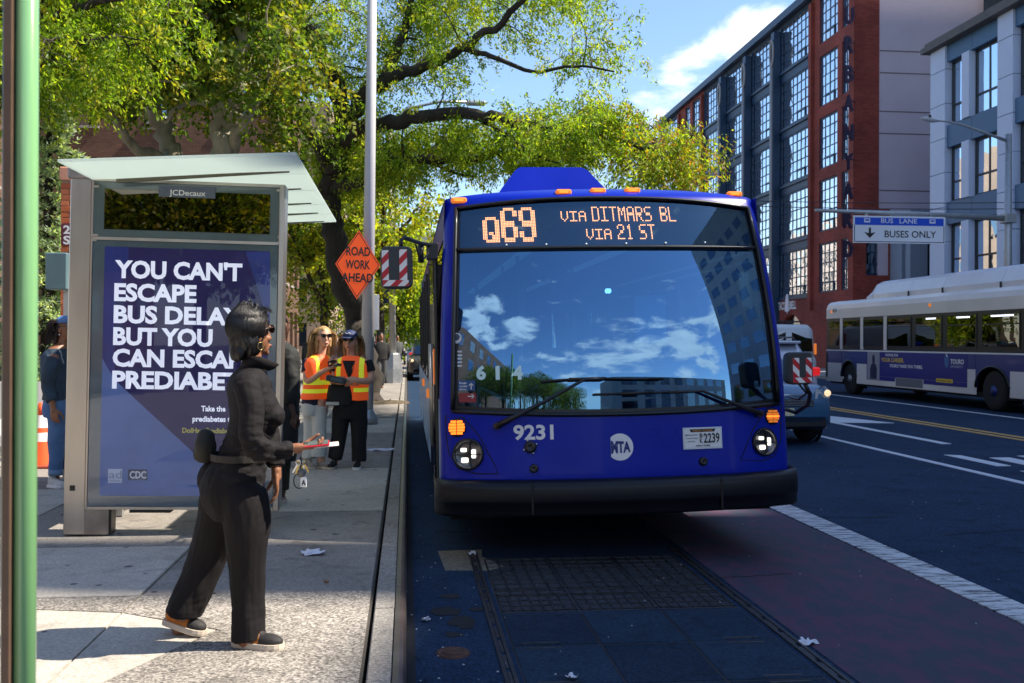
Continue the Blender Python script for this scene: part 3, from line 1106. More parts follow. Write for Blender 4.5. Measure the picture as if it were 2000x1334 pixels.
def flats_face(root, a0, a1, zt, cols_, floors_, axis, m, plane=0.0, dep=.4, ac=()):
    mb = MB()
    def B(p0, p1, z0, z1):
        if axis == 'y':
            mb.box(p0, p1, plane, plane + dep, z0, z1)
        else:
            mb.box(plane - dep, plane, p0, p1, z0, z1)
    prev = a0
    for c in cols_:
        B(prev, c - .55, 0, zt)
        pz = 0
        for f in floors_:
            B(c - .55, c + .55, pz, f)
            pz = f + 1.7
        B(c - .55, c + .55, pz, zt)
        prev = c + .55
    B(prev, a1, 0, zt)
    mb.build('wall', m, root)
    for c in cols_:
        for f in floors_:
            fr = MB()
            if axis == 'y':
                q = plane + .22
                fr.box(c - .55, c - .48, q, q + .06, f, f + 1.7); fr.box(c + .48, c + .55, q, q + .06, f, f + 1.7)
                fr.box(c - .48, c + .48, q, q + .06, f, f + .07); fr.box(c - .48, c + .48, q, q + .06, f + 1.63, f + 1.7)
                fr.box(c - .48, c + .48, q - .02, q + .06, f + .82, f + .89)
            else:
                q = plane - .22
                fr.box(q - .06, q, c - .55, c - .48, f, f + 1.7); fr.box(q - .06, q, c + .48, c + .55, f, f + 1.7)
                fr.box(q - .06, q + .02, c - .48, c + .48, f + .82, f + .89)
            w_ = fr.build('window', mat('window_paint', (.16, .17, .18), .6), root)
            g = MB()
            if axis == 'y':
                g.box(c - .48, c + .48, plane + .26, plane + .27, f + .05, f + 1.65)
            else:
                g.box(plane - .27, plane - .26, c - .48, c + .48, f + .05, f + 1.65)
            g.build('pane', GL_DK, w_)
            s_ = MB()
            if axis == 'y':
                s_.box(c - .62, c + .62, plane - .06, plane + .25, f - .1, f - .002)
            else:
                s_.box(plane - .25, plane + .06, c - .62, c + .62, f - .1, f - .002)
            s_.build('sill', mat('stone_sill', (.35, .33, .3), .8), w_)


flz = [1.2, 4.1, 7.0, 9.9, 12.8, 15.7, 18.6, 21.5]
flats_face(ABL, -22, 0, 25, [-19.5, -16.6, -13.2, -10.4, -7.3, -4.5, -1.6], flz, 'y', bbrick)
flats_face(ABL, .41, 9, 25, [1.8, 3.8, 5.8, 7.6], flz, 'x', bbrick, plane=-.003)
MB().box(-21.5, -.6, .9, 9, 0, 24.9).build('core', ROOM, ABL)
# forward wing at the far left
AW = empty('apartment_wing', (-14.3, 31, 0), label='forward wing of the brown brick flats with a sunlit upper side wall', cat='building')
flats_face(AW, -12, 0, 25, [-9.5, -6.6, -3.6, -1.2], flz, 'y', bbrick)
flats_face(AW, .41, 8.6, 25, [2.4, 5.2], flz, 'x', bbrick, plane=-.003)
MB().box(-11.6, -.6, .9, 8.5, 0, 24.9).build('core', ROOM, AW)


def air_con(x, y, z, lab):
    o = empty('air_conditioner', (x, y, z), label=lab, cat='air conditioner')
    MB().box(-.33, .33, -.42, .15, 0, .42, bev=.02).build('housing', mat('aircon_white', (.6, .6, .58), .5), o)
    g = MB()
    for k in range(7):
        g.box(-.29, .29, -.435, -.42, .05 + k * .05, .07 + k * .05)
    g.build('grille', mat('aircon_grey', (.25, .25, .25), .5), o)
    return o


p = P(405, 246, Y=39.9)
air_con(-5.2 - 4.5, 39.98, 9.95, 'white window air conditioner in the brown brick flats behind the plane tree limbs')
air_con(-14.3 - 1.2, 31.02, 9.95, 'white air conditioner in a window of the forward brick wing')
# further buildings closing the street
fb = [(-22, 78, 16, 22, 20, (.34, .24, .17), 'tan brick block far down the left side of the street'),
      (-17, 112, 13, 25, 16, (.42, .38, .34), 'pale block further down the left pavement'),
      (-12, 190, 60, 20, 22, (.36, .34, .33), 'grey block closing the far end of the street'),
      (24, 98, 20, 40, 17, (.30, .20, .16), 'brick block beyond the loft building')]
for (x, y, wx, wy, h, c, lab) in fb:
    o = empty('far_building', (x, y, 0), label=lab, cat='building')
    MB().box(0, wx, 0, wy, 0, h).build('wall', mat('far_wall_%d' % int(h * 10), c, .9, var=.2, vscale=.3), o)
    for k in range(int(wx // 3)):
        for j in range(int(h // 3.4)):
            MB().box(1 + k * 3, 2.3 + k * 3, -.05, -.005, 1.2 + j * 3.4, 3 + j * 3.4).build('window', GL_DK, o)
    if x < 0:
        for k in range(int(wy // 3)):
            for j in range(int(h // 3.4)):
                MB().box(wx + .005, wx + .05, 1 + k * 3, 2.3 + k * 3, 1.2 + j * 3.4, 3 + j * 3.4).build('window', GL_DK, o)
# ------------------------------------------------------------------ the blue city bus
BLUE = mat('bus_blue_paint', (.001, .014, .33), .30, coat=.06, var=.10, vscale=1.5, spec=.22)
BUSY0 = 7.30
BUS = empty('city_bus', (.295, BUSY0, 0), rot=(0, -.020, 0), label='deep blue city bus numbered 9231 at the kerb with an orange Q69 route sign', cat='bus')
BM = Matrix.Translation((.295, BUSY0, 0)) @ Matrix.Rotation(-.020, 4, 'Y')
BMI = BM.inverted()
XC = 1.305


def hw(z):
    q = min(1, max(0, (z - 1.1) / 1.7))
    return 1.335 - .085 * q ** 1.3


def setb(z):
    if z < .62:
        return .05
    if z < 1.12:
        return .05 + .05 * (z - .62) / .5
    t = min(z, 2.72) - 1.12
    y = .10 + .05 * t + .145 * t * t
    if z > 2.72:
        q = (z - 2.72) / .1
        y += .05 * q + .16 * q * q
    return y


def F(t, z, off=0.0):
    a = abs(t)
    y = setb(z) - .22 + .20 * a ** 2.4
    if a > .93:
        q = min(1, (a - .93) / .07)
        y += .09 * (1 - math.sqrt(max(0, 1 - q * q)))
    x = XC + hw(z) * t
    # outward normal, roughly
    nx = .37 * a ** 1.4 * (1 if t > 0 else -1)
    dz = .001
    nz = (setb(z + dz) - setb(z)) / dz
    n = Vector((nx, -1, min(nz, 1.5))).normalized()
    return Vector((x, y, z)) + n * off


def BF(px, py, off=0.0):
    """bus surface parameters (t, z) under a photograph pixel"""
    Yg = BUSY0 + .1
    for _ in range(8):
        p = BMI @ P(px, py, Y=Yg)
        z = min(max(p.z, .3), 2.8)
        t = max(-.999, min(.999, (p.x - XC) / hw(z)))
        Yg = (BM @ F(t, z)).y
    return t, z


ZB = lambda t: 1.115 - .045 * (1 - t * t)          # windscreen foot
ZD = lambda t: 2.315
ZT = lambda t: 2.715 - .075 * abs(t) ** 2.2
ZR = lambda t: 2.81 - .07 * abs(t) ** 2.5
tl = [-1, -.998, -.99, -.975, -.955, -.93]
tin = [-.93 + 1.86 * k / 28 for k in range(29)]
TT = tl[:-1] + tin + [-x for x in tl[:-1]][::-1]


def patch(mb, ts, zf0, zf1, nz_, off=0.0, mi=None):
    vs = []
    for j in range(nz_ + 1):
        for t in ts:
            z = zf0(t) + (zf1(t) - zf0(t)) * j / nz_
            vs.append(F(t, z, off(t, z) if callable(off) else off))
    fs = []
    n = len(ts)
    for j in range(nz_):
        for i in range(n - 1):
            fs.append((j * n + i, j * n + i + 1, (j + 1) * n + i + 1, (j + 1) * n + i))
    mb.add(vs, fs, True, mi)


# body shell
mb = MB()
patch(mb, TT, lambda t: .56, lambda t: ZB(t) - .02, 8)                     # nose
patch(mb, [t for t in TT if t <= -.929], lambda t: ZB(t) - .02, lambda t: ZT(t), 14)
patch(mb, [t for t in TT if t >= .929], lambda t: ZB(t) - .02, lambda t: ZT(t), 14)
patch(mb, TT, lambda t: ZT(t), lambda t: ZR(t), 5)                         # brow
mb.build('front_panel', BLUE, BUS, fix=False)
for t0, t1 in ((-.72, -.70), (.70, .72)):
    pass
# windscreen, divider, sign glass
BLKG = mat('black_gasket', (.006, .008, .012), .35)
gl = MB()
patch(gl, tin, lambda t: ZB(t) + .0, lambda t: ZD(t) - .012, 22, -.014)
WSM = glassy('windscreen_glass', tint=(.16, .50, .85), refl=.30, rcol=(.42, .76, 1.15))
gl.build('windscreen', WSM, BUS, fix=False)
gl = MB()
patch(gl, tin, lambda t: ZD(t) + .012, lambda t: ZT(t) - .0, 8, -.012)
SGM = glassy('sign_glass', tint=(.75, .8, .85), refl=.13, rcol=(.45, .75, 1.0))
gl.build('sign_window', SGM, BUS, fix=False)
gk = MB()
gk.tube([F(t, ZB(t) - .004, .004) for t in tin], .017, 6)
gk.tube([F(t, ZD(t), .0) for t in tin], .017, 6)
gk.tube([F(t, ZT(t), .004) for t in tin], .014, 6)
for s in (-.93, .93):
    gk.tube([F(s, ZB(s) + (ZT(s) - ZB(s)) * k / 12, .004) for k in range(13)], .017, 6)
gk.build('gasket', BLKG, BUS)
# black edge band printed on the glass
fr = MB()
tsl = [-.93, -.915, -.905]
patch(fr, tsl, lambda t: ZB(t), lambda t: ZT(t), 12, -.010)
patch(fr, [-x for x in tsl][::-1], lambda t: ZB(t), lambda t: ZT(t), 12, -.010)
patch(fr, tin, lambda t: ZB(t), lambda t: ZB(t) + .035, 1, -.010)
fr.build('glass_border', BLKG, BUS, fix=False)
# side walls and roof
mb = MB()
zs = [.33, .5, .8, 1.15]
ysd = [.0, .5, 1.7, 2.15, 3.3, 5, 8.2, 9.4, 12.2]
for side in (-1, 1):
    def sp(y, z):
        yy = y if y > 0 else setb(max(z, .33)) + .07
        return (XC + side * hw(z), yy, z)
    for zset, nm, mt in (([.33, .55, .8, 1.0, 1.18], 'side_panel', None), ([2.42, 2.55, 2.68, 2.74], 'cant_rail', BLUE)):
        q = MB()
        for a in range(len(ysd) - 1):
            if zset[0] < 1 and a in (3, 6):
                for k in range(2, len(zset) - 1):
                    q.quad(sp(ysd[a], zset[k]), sp(ysd[a + 1], zset[k]), sp(ysd[a + 1], zset[k + 1]), sp(ysd[a], zset[k + 1]))
                continue
            for k in range(len(zset) - 1):
                q.quad(sp(ysd[a], zset[k]), sp(ysd[a + 1], zset[k]), sp(ysd[a + 1], zset[k + 1]), sp(ysd[a], zset[k + 1]))
        if mt is None:
            mt = BLUE if side > 0 else mat('wrap_graphic', (.01, .05, .35), .4, var=.2, vscale=1.7, col2=(.35, .65, .85))
        q.build(nm, mt, BUS, fix=False)
    edges = [.17, 1.6, 3.1, 4.6, 6.1, 7.6, 9.1, 10.6, 12.1]
    for k in range(len(edges) - 1):
        y0, y1 = edges[k] + (.0 if k else 0), edges[k + 1]
        q = MB()
        def pp_(y, z):
            yy = y if k else (y if y > 1 else setb(z) + .09)
            return (XC + side * (hw(z) - .006), yy, z)
        q.quad(pp_(y0, 1.18), pp_(y1, 1.18), pp_(y1, 2.42), pp_(y0, 2.42))
        q.build('side_window', glassy('bus_side_glass', (.5, .55, .58), .22, (.6, .6, .62)), BUS, fix=False)
        if k:
            MB().box(XC + side * hw(1.8) - .012 + (.0 if side > 0 else -.014), XC + side * hw(1.8) + .014 + (.0 if side < 0 else .0), y0 - .05, y0 + .05, 1.18, 2.42).build('window_post', BLKPL, BUS)
# kerb-side front door
MB().box(XC - 1.353, XC - 1.325, .42, 1.5, .36, 2.36, bev=.01).build('door_frame', BLKPL, BUS)
for a in (.47, .99):
    dr = MB().box(XC - 1.361, XC - 1.353, a, a + .45, .5, 2.28, bev=.003).build('door_leaf', glassy('bus_side_glass'), BUS)
    MB().tube([(XC - 1.38, a + .08, .8), (XC - 1.38, a + .08, 1.6)], .012, 6).build('handle', STEEL, dr)
rf = MB()
rows = []
NR = 16
prev = None
for (yy, dz) in ((None, 0), (1.2, .04), (6, .05), (12.2, .04)):
    row = []
    for t in [-1 + 2 * k / NR for k in range(NR + 1)]:
        zt = ZR(t)
        if yy is None:
            row.append(F(t, zt))
        else:
            row.append((XC + 1.262 * t, yy, zt + dz * (1 - t * t) - (.0)))
    rows.append(row)
vs = [p for r in rows for p in r]
n = NR + 1
fs = [(j * n + i, j * n + i + 1, (j + 1) * n + i + 1, (j + 1) * n + i) for j in range(3) for i in range(NR)]
rf.add(vs, fs, True)
rf.build('roof', BLUE, BUS, fix=False)
mb = MB()
mb.box(XC - 1.27, XC + 1.27, 12.0, 12.2, .35, 2.8, bev=.05)
mb.build('rear_panel', BLUE, BUS)
MB().box(XC - 1.26, XC + 1.26, .3, 12.1, .26, .40).build('chassis', mat('chassis_black', (.01, .01, .01), .8), BUS)
MB().box(XC - 1.2, XC + 1.2, 2.2, 12, .41, .5).build('floor', mat('bus_floor', (.04, .04, .05), .8), BUS)
MB().box(XC - 1.2, XC + 1.2, .7, 12, 2.46, 2.5).build('ceiling', mat('bus_ceiling', (.12, .13, .14), .7), BUS)
# roof fairings: a trapezoid hump in front of a wider low pod
f = MB()
poly = [(-.47, .0), (-.42, .10), (-.29, .27), (-.25, .295), (.28, .295), (.33, .27), (.48, .08), (.53, .0)]
def hump(x, z, d):
    k = .0 if z < .2 else .0
    return (XC - .335 + x + (.0), d + z * .5, 2.80 + z)
f.prism(poly, hump, 1.0, 2.6)
f.build('roof_fairing', BLUE, BUS)
f = MB()
poly = [(-1.02, .0), (-.95, .08), (-.86, .15), (-.78, .165), (.78, .165), (.86, .15), (.95, .08), (1.02, 0)]
f.prism(poly, lambda x, z, d: (XC - .18 + x, d + z * .3, 2.83 + z), 2.7, 7.5)
f.build('roof_pod', BLUE, BUS)
# bumper
bp = MB()
bm_m = mat('bumper_rubber', (.005, .006, .010), .42, var=.2, vscale=3, spec=.35)
prof = [(-.02, .345), (-.075, .355), (-.085, .375), (-.082, .43), (-.10, .445), (-.105, .47), (-.105, .55), (-.095, .585), (-.06, .605), (.0, .61)]
tsb = [-1.035, -1.03, -1.01, -.97, -.9] + [-.9 + 1.8 * k / 24 for k in range(1, 24)] + [.9, .97, 1.01, 1.03, 1.035]
vs = []
for t in tsb:
    a = abs(t)
    yb = -.20 + .20 * min(a, 1) ** 2.4 + (.0 if a < .97 else 1.2 * (a - .97) ** 1.0) + (.22 if a > 1.032 else 0)
    for (dy, z) in prof:
        vs.append((XC + 1.335 * t, yb + dy * (1 if a < 1.02 else .5), z))
n = len(prof)
fs = [(i * n + j, (i + 1) * n + j, (i + 1) * n + j + 1, i * n + j + 1) for i in range(len(tsb) - 1) for j in range(n - 1)]
bp.add(vs, fs, True)
bp.build('bumper', bm_m, BUS, fix=False)
for t in (-.52, .52):
    a = -.2 + .2 * abs(t) ** 2.4
    MB().box(XC + 1.335 * t - .008, XC + 1.335 * t + .008, a - .112, a, .37, .59, bev=.004).build('bumper_joint', BLKPL, BUS)
MB().box(XC - 1.25, XC + 1.25, .0, .2, .36, .62).build('bumper_beam', BLKPL, BUS)


def disc(name, px, py, r, prof, m, parent=BUS, n=28, off=.0, ry=None, cap=True):
    """part turned about the local surface normal of the nose"""
    t, z = BF(px, py)
    c = F(t, z, off)
    nn = (F(t, z, .1) - F(t, z, 0)).normalized()
    u = Vector((1, 0, 0)) - nn * nn.x
    u.normalize()
    v = u.cross(nn) * -1
    if v.z < 0:
        v = -v
    mb = MB()
    vs = []
    for rr, h in prof:
        for j in range(n):
            a = math.tau * j / n
            vs.append(c + (u * math.cos(a) + v * math.sin(a)) * rr * r + nn * h)
    fs = [(i * n + j, i * n + (j + 1) % n, (i + 1) * n + (j + 1) % n, (i + 1) * n + j) for i in range(len(prof) - 1) for j in range(n)]
    if cap:
        fs.append(tuple((len(prof) - 1) * n + j for j in range(n)))
    mb.add(vs, fs, True)
    o = mb.build(name, m, parent, fix=False)
    return o, c, u, v, nn


chrome = mat('lamp_chrome', (.75, .75, .75), .12, 1.0)
lampg = mat('headlight_bowl', (.10, .10, .11), .2, .8)
led = mat('headlight_led', (.9, .88, .8), .3, emit=(1, .93, .8), estr=.9)
for (px, py, r) in ((915, 887, .103), (1492, 863, .094)):
    o, c, u, v, nn = disc('headlight', px, py, r, [(1.12, -.03), (1.12, .016), (1.02, .026), (.96, .018), (.93, .008), (.9, .006)], lampg)
    disc('lamp_rim', px, py, r, [(1.13, -.02), (1.14, .018), (1.07, .028), (1.0, .026)], BLKG, o, cap=False)
    for (cx, cy, w_, h_) in ((-.32, .30, .42, .28), (.40, .02, .30, .62), (-.25, -.42, .5, .36)):
        q = MB()
        K = [(-.5, -.35), (-.35, -.5), (.35, -.5), (.5, -.35), (.5, .35), (.35, .5), (-.35, .5), (-.5, .35)]
        q.prism([(cx + a * w_, cy + b_ * h_) for a, b_ in K], lambda x, y, d: c + (u * x + v * y) * r + nn * d, .004, .017)
        q.build('lamp_cell', led, o)
    gb = MB()
    gb.prism([(.1, -.8), (.16, -.8), (.16, .8), (.1, .8)], lambda x, y, d: c + (u * x + v * y) * r + nn * d, .004, .020)
    gb.prism([(-.8, -.06), (.8, -.06), (.8, .0), (-.8, .0)], lambda x, y, d: c + (u * x + v * y) * r + nn * d, .004, .0205)
    gb.build('lamp_divider', BLKG, o)
for (px, py, r, m) in ((893, 835, .066, AMBER), (1507, 813, .060, AMBERD)):
    o, c, u, v, nn = disc('turn_signal', px, py, r, [(1.05, -.02), (1.05, .010), (.95, .014)], BLKG)
    for k in range(5):
        hh = -.64 + k * .32
        ln = math.sqrt(max(0, .85 - hh * hh))
        for sgn in (-1, 1):
            q = MB()
            q.prism([(sgn * .06, hh - .13), (sgn * ln, hh - .13), (sgn * ln, hh + .13), (sgn * .06, hh + .13)], lambda x, y, d: c + (u * x + v * y) * r + nn * d, .012, .020)
            q.build('lamp_cell', m if not (m is AMBERD and k == 2) else AMBER, o)
# access panel seams round the lamps
for pts in ([(870, 812), (905, 816), (935, 850), (962, 900), (974, 925), (930, 925), (895, 915), (877, 885), (871, 850), (870, 812)],
            [(1525, 790), (1498, 796), (1470, 840), (1446, 898), (1490, 900), (1512, 890), (1524, 860), (1525, 790)]):
    q = MB()
    q.tube([F(*BF(a, b_), .0) for a, b_ in pts], .005, 5, cap=False)
    q.build('panel_seam', mat('seam_dark', (.002, .004, .03), .6), BUS)
for (px, py, r) in ((1036, 873, .045), (1043, 915, .033), (1373, 901, .033)):
    o, c, u, v, nn = disc('socket_cap', px, py, r, [(1.0, -.004), (1.0, .012), (.85, .024), (.4, .028), (.3, .022)], BLKPL)
    if px == 1036:
        for a in range(4):
            MB().tube([c + (u * math.cos(a * 1.57 + .4) + v * math.sin(a * 1.57 + .4)) * r * 1.1 + nn * .0, c + (u * math.cos(a * 1.57 + .4) + v * math.sin(a * 1.57 + .4)) * r * 1.1 + nn * .012], .008, 6).build('screw', chrome, o)
# marker lamps on the brow
for (px, py) in ((896, 392), (1100, 376), (1167, 373.5), (1234, 373), (1433, 380)):
    t, z = BF(px, py)
    c = F(t, z, .0)
    o = MB().box(c.x - .062, c.x + .062, c.y - .035, c.y + .02, c.z - .022, c.z + .022, bev=.012).build('marker_lamp', AMBERD, BUS)
    MB().box(c.x - .035, c.x + .035, c.y - .040, c.y - .034, c.z - .007, c.z + .007).build('marker_bulb', AMBER, o)


def onbus(px, py, off=.004):
    """text frame on the front: returns fn(x, y)->point, x to the right and y up in metres, origin under the pixel"""
    t, z = BF(px, py)
    x0 = XC + hw(z) * t
    return lambda x, y: F((x0 + x - XC) / hw(z + y), z + y, off)


put_text('fleet_number', '9231', onbus(1003, 858), .105, WHITE, BUS, width=.290, bold=.03)
# round white emblem with a bite on the left, letters reading through in blue
t, z = BF(1211, 873)
rr_ = .098
fo = onbus(1211, 873, .003)
em = MB()
n = 40
pts = [(rr_ * math.cos(k * math.tau / n), rr_ * math.sin(k * math.tau / n)) for k in range(n)]
pts = [p for p in pts if p[0] > -.072]
em.add([fo(0, 0)] + [fo(*p) for p in pts], [(0, i + 1, (i + 1) % len(pts) + 1) for i in range(len(pts))])
em.build('round_emblem', WHITE, BUS, fix=False)
f2 = onbus(1211, 873, .0055)
put_text('emblem_lettering', 'MTA', lambda x, y: f2(x - .068, (y - .036) * (1.2 - 1.7 * x)), .075, mat('emblem_blue', (.004, .012, .16), .4), BUS, width=.145, bold=.045)
# licence plate
PL = MB()
fp = onbus(1334, 878, .006)
pw, ph = .305, .158
vs = [fp(x, y) for y in (0, ph) for x in (0, pw)]
th = lambda o_: [onbus(1334, 878, o_)(x, y) for x, y in ((0, 0), (pw, 0), (pw, ph), (0, ph))]
a_, b_ = th(.002), th(.012)
PL.add(a_ + b_, [(4, 5, 6, 7), (0, 1, 5, 4), (1, 2, 6, 5), (2, 3, 7, 6), (3, 0, 4, 7)])
plate = PL.build('licence_plate', mat('plate_frame', (.55, .57, .62), .35, .6), BUS)
pf = lambda off, x0, y0: (lambda x, y: onbus(1334, 878, off)(x0 + x, y0 + y))
q = MB()
i = pf(.0135, 0, 0)
q.add([i(.012, .012), i(pw - .012, .012), i(pw - .012, ph - .012), i(.012, ph - .012)], [(0, 1, 2, 3)])
q.build('plate_face', mat('plate_white', (.78, .78, .76), .5), plate)
q = MB()
i = pf(.0145, 0, 0)
q.add([i(.06, ph - .034), i(pw - .06, ph - .034), i(pw - .05, ph - .012), i(.05, ph - .012)], [(0, 1, 2, 3)])
q.build('plate_band', mat('plate_band_dark', (.05, .03, .03), .5), plate)
KINK = mat('plate_ink', (.02, .02, .02), .6)
put_text('plate_lettering', 'NEW YORK', pf(.0155, .078, ph - .031), .014, mat('plate_gold', (.55, .22, .04), .5), plate, width=.15, bold=.02)
put_text('plate_lettering', '2239', pf(.0155, .158, .045), .07, KINK, plate, width=.125, bold=.02)
put_text('plate_lettering', 'B', pf(.0155, .128, .083), .032, KINK, plate, width=.022, bold=.02)
put_text('plate_lettering', 'K', pf(.0155, .128, .045), .032, KINK, plate, width=.022, bold=.02)
put_text('plate_lettering', 'NEW YORK', pf(.0155, .098, .018), .012, KINK, plate, width=.11, bold=.02)
for k, s_ in enumerate(('Metropolitan', 'Transportation', 'Authority')):
    put_text('plate_lettering', s_, pf(.0155, .018 + (.012 if k == 2 else 0), .10 - k * .024), .011, KINK, plate, width=(.095, .1, .06)[k], bold=.005)

# wipers
def wiper(pts, blade, rad):
    w_ = MB()
    w_.tube([F(*BF(*p_), .045 + .02 * (k > 0)) for k, p_ in enumerate(pts)], rad, 8)
    o = w_.build('wiper', BLKPL, BUS)
    MB().tube([F(*BF(*p_), .045) for p_ in blade], .010, 6).build('wiper_blade', BLKG, o)
    MB().tube([F(*BF(*p_), .058) for p_ in blade[len(blade) // 4: -len(blade) // 4] or blade], .013, 6).build('blade_carrier', BLKPL, o)
    c = F(*BF(*pts[0]), 0)
    MB().tube([c, F(*BF(*pts[0]), .06)], .026, 10).build('wiper_pivot', mat('pivot_brown', (.05, .03, .025), .5), o)


wiper([(972, 832), (1004, 816), (1060, 786), (1140, 742), (1178, 742)], [(1056, 746), (1110, 742), (1180, 740), (1240, 741), (1292, 741)], [.024, .02, .013, .011, .008])
wiper([(1478, 808), (1445, 797), (1400, 778), (1366, 764), (1300, 767)], [(1160, 771), (1210, 769), (1270, 767), (1320, 765), (1366, 764)], [.022, .018, .012, .011, .008])

# destination sign: lit dots on a dark board
GLY = {'Q': '01110 10001 10001 10001 10101 10011 01111', '6': '01110 10001 10000 11110 10001 10001 01110', '9': '01110 10001 10001 01111 00001 10001 01110',
       'V': '10001 10001 10001 10001 10001 01010 00100', 'I': '11111 00100 00100 00100 00100 00100 11111', 'A': '01110 10001 10001 11111 10001 10001 10001',
       'D': '11110 10001 10001 10001 10001 10001 11110', 'T': '11111 00100 00100 00100 00100 00100 00100', 'M': '10001 11011 10101 10101 10001 10001 10001',
       'R': '11110 10001 10001 11110 10100 10010 10001', 'S': '01111 10000 10000 01110 00001 00001 11110', 'B': '11110 10001 10001 11110 10001 10001 11110',
       'L': '10000 10000 10000 10000 10000 10000 11111', '2': '01110 10001 00001 00110 01000 10000 11111', '1': '00100 01100 00100 00100 00100 00100 01110'}
lit = set()
NC, NRW = 150, 26


def glyph(ch, c0, r0, w_, h_, thick=0):
    rows = GLY[ch].split()
    for c in range(w_):
        for r in range(h_):
            gx = int((c + .5) * 5 / w_)
            gy = int((r + .5) * 7 / h_)
            if rows[gy][gx] == '1':
                lit.add((c0 + c, r0 + r))
                if thick:
                    lit.add((c0 + c + 1, r0 + r))


# board spans px 945..1385 and py 405..472
TL, ZL = BF(944, 473)
TR, _ = BF(1385, 470)
_, ZU = BF(1165, 401)
xl = XC + hw(2.5) * TL
xr = XC + hw(2.5) * TR
pit = (xr - xl) / NC
nr = int((ZU - ZL) / (pit * 1.05))
glyph('Q', 0, nr - 17, 10, 17, 1)
glyph('6', 12, nr - 24, 10, 24, 1)
glyph('9', 24, nr - 24, 10, 24, 1)
c = 52
for ch in 'VIA':
    glyph(ch, c, 3, 5, 7); c += 6
c = 73
for ch in 'DITMARS':
    glyph(ch, c, 0, 5, 10); c += 6
c = 120
for ch in 'BL':
    glyph(ch, c, 0, 5, 10); c += 6
c = 68
for ch in 'VIA':
    glyph(ch, c, 15, 5, 7); c += 6
c = 89
for ch in '21':
    glyph(ch, c, 12, 5, 10); c += 6
c = 104
for ch in 'ST':
    glyph(ch, c, 12, 5, 10); c += 6
brd = MB()
patch(brd, tin, lambda t: ZD(t) + .02, lambda t: ZT(t) - .01, 3, -.10)
sign = brd.build('sign_board', mat('sign_board_dark', (.012, .022, .045), .6), BUS, fix=False)
db, ub = MB(), MB()
for c in range(NC):
    for r in range(nr):
        x = xl + (c + .5) * pit
        z = ZU - (r + .5) * pit * 1.05
        on = (c, r) in lit
        if not on and ((c % 2) or (r % 2)):
            continue
        s_ = pit * (.36 if on else .16)
        yb = F((x - XC) / hw(z), z, -.085)
        pts = [(x - s_, yb.y, z - s_), (x + s_, yb.y, z - s_), (x + s_, yb.y, z + s_), (x - s_, yb.y, z + s_)]
        (db if on else ub).add(pts, [(0, 1, 2, 3)])
db.build('sign_dot', mat('sign_dot_lit', (.9, .5, .2), .5, emit=(1, .42, .16), estr=1.7), sign, fix=False, kind='stuff')
ub.build('sign_dot', mat('sign_dot_dark', (.05, .07, .11), .5), sign, fix=False, kind='stuff')
for px in (989, 1067, 1145, 1223, 1300, 1377):
    o, *_ = disc('rivet', px, 478 - (px - 989) * .012, .008, [(1, 0), (.9, .004), (.3, .007)], mat('rivet_white', (.7, .8, .9), .3), n=8, off=-.004)

# stickers behind the windscreen
yin = -.05
for k, (ch, px) in enumerate((('6', 930), ('1', 968), ('4', 1001))):
    put_text('run_number', ch, onbus(px, 740, -.006), .095, mat('run_digit', (.55, .78, .80), .6), BUS, width=(.07, .030, .075)[k], bold=.05)
def card(name, px, py, w_, h_, m, off=-.008):
    q = MB()
    f_ = onbus(px, py, off)
    q.add([f_(0, 0), f_(w_, 0), f_(w_, h_), f_(0, h_)], [(0, 1, 2, 3)])
    return q.build(name, m, BUS, fix=False)
c_ = card('route_notice', 894, 763, .125, .075, mat('notice_blue', (.01, .07, .22), .5))
put_text('notice_lettering', 'Route', onbus(897, 750, -.0055), .017, WHITE, c_, width=.05)
put_text('notice_lettering', 'number', onbus(897, 756, -.0055), .015, WHITE, c_, width=.06)
put_text('notice_lettering', 'above', onbus(897, 762, -.0055), .015, WHITE, c_, width=.05)
AR = [(-.004, -.025), (.004, -.025), (.004, .008), (.016, .0), (.016, .010), (0, .025), (-.016, .010), (-.016, .0), (-.004, .008)]
q = MB(); f_ = onbus(920, 754, -.0055); q.prism(AR, lambda x, y, d: f_(x, y), 0, 0); q.build('arrow_mark', WHITE, c_, fix=False)
c_ = card('pull_notice', 896, 786, .125, .068, mat('notice_red', (.25, .02, .03), .5))
q = MB(); f_ = onbus(920, 774, -.0055); q.prism([(y, x) for x, y in AR], lambda x, y, d: f_(x, y), 0, 0); q.build('arrow_mark', WHITE, c_, fix=False)
o, *_ = disc('round_sticker', 891, 660, .040, [(1, 0), (.3, .001)], mat('sticker_white', (.6, .62, .66), .5), n=20, off=-.010)
disc('sticker_centre', 891, 658, .026, [(1, 0.002), (.3, .003)], mat('sticker_dark', (.05, .07, .1), .5), o, n=16, off=-.010)
for k in range(5):
    card('sticker_strip', 881, 688 + k * 7, .028, .012, mat('sticker_strip_blue', (.25, .4, .6), .5))
    card('sticker_strip', 893, 688 + k * 7, .034, .012, mat('sticker_white', (.6, .62, .66), .5))
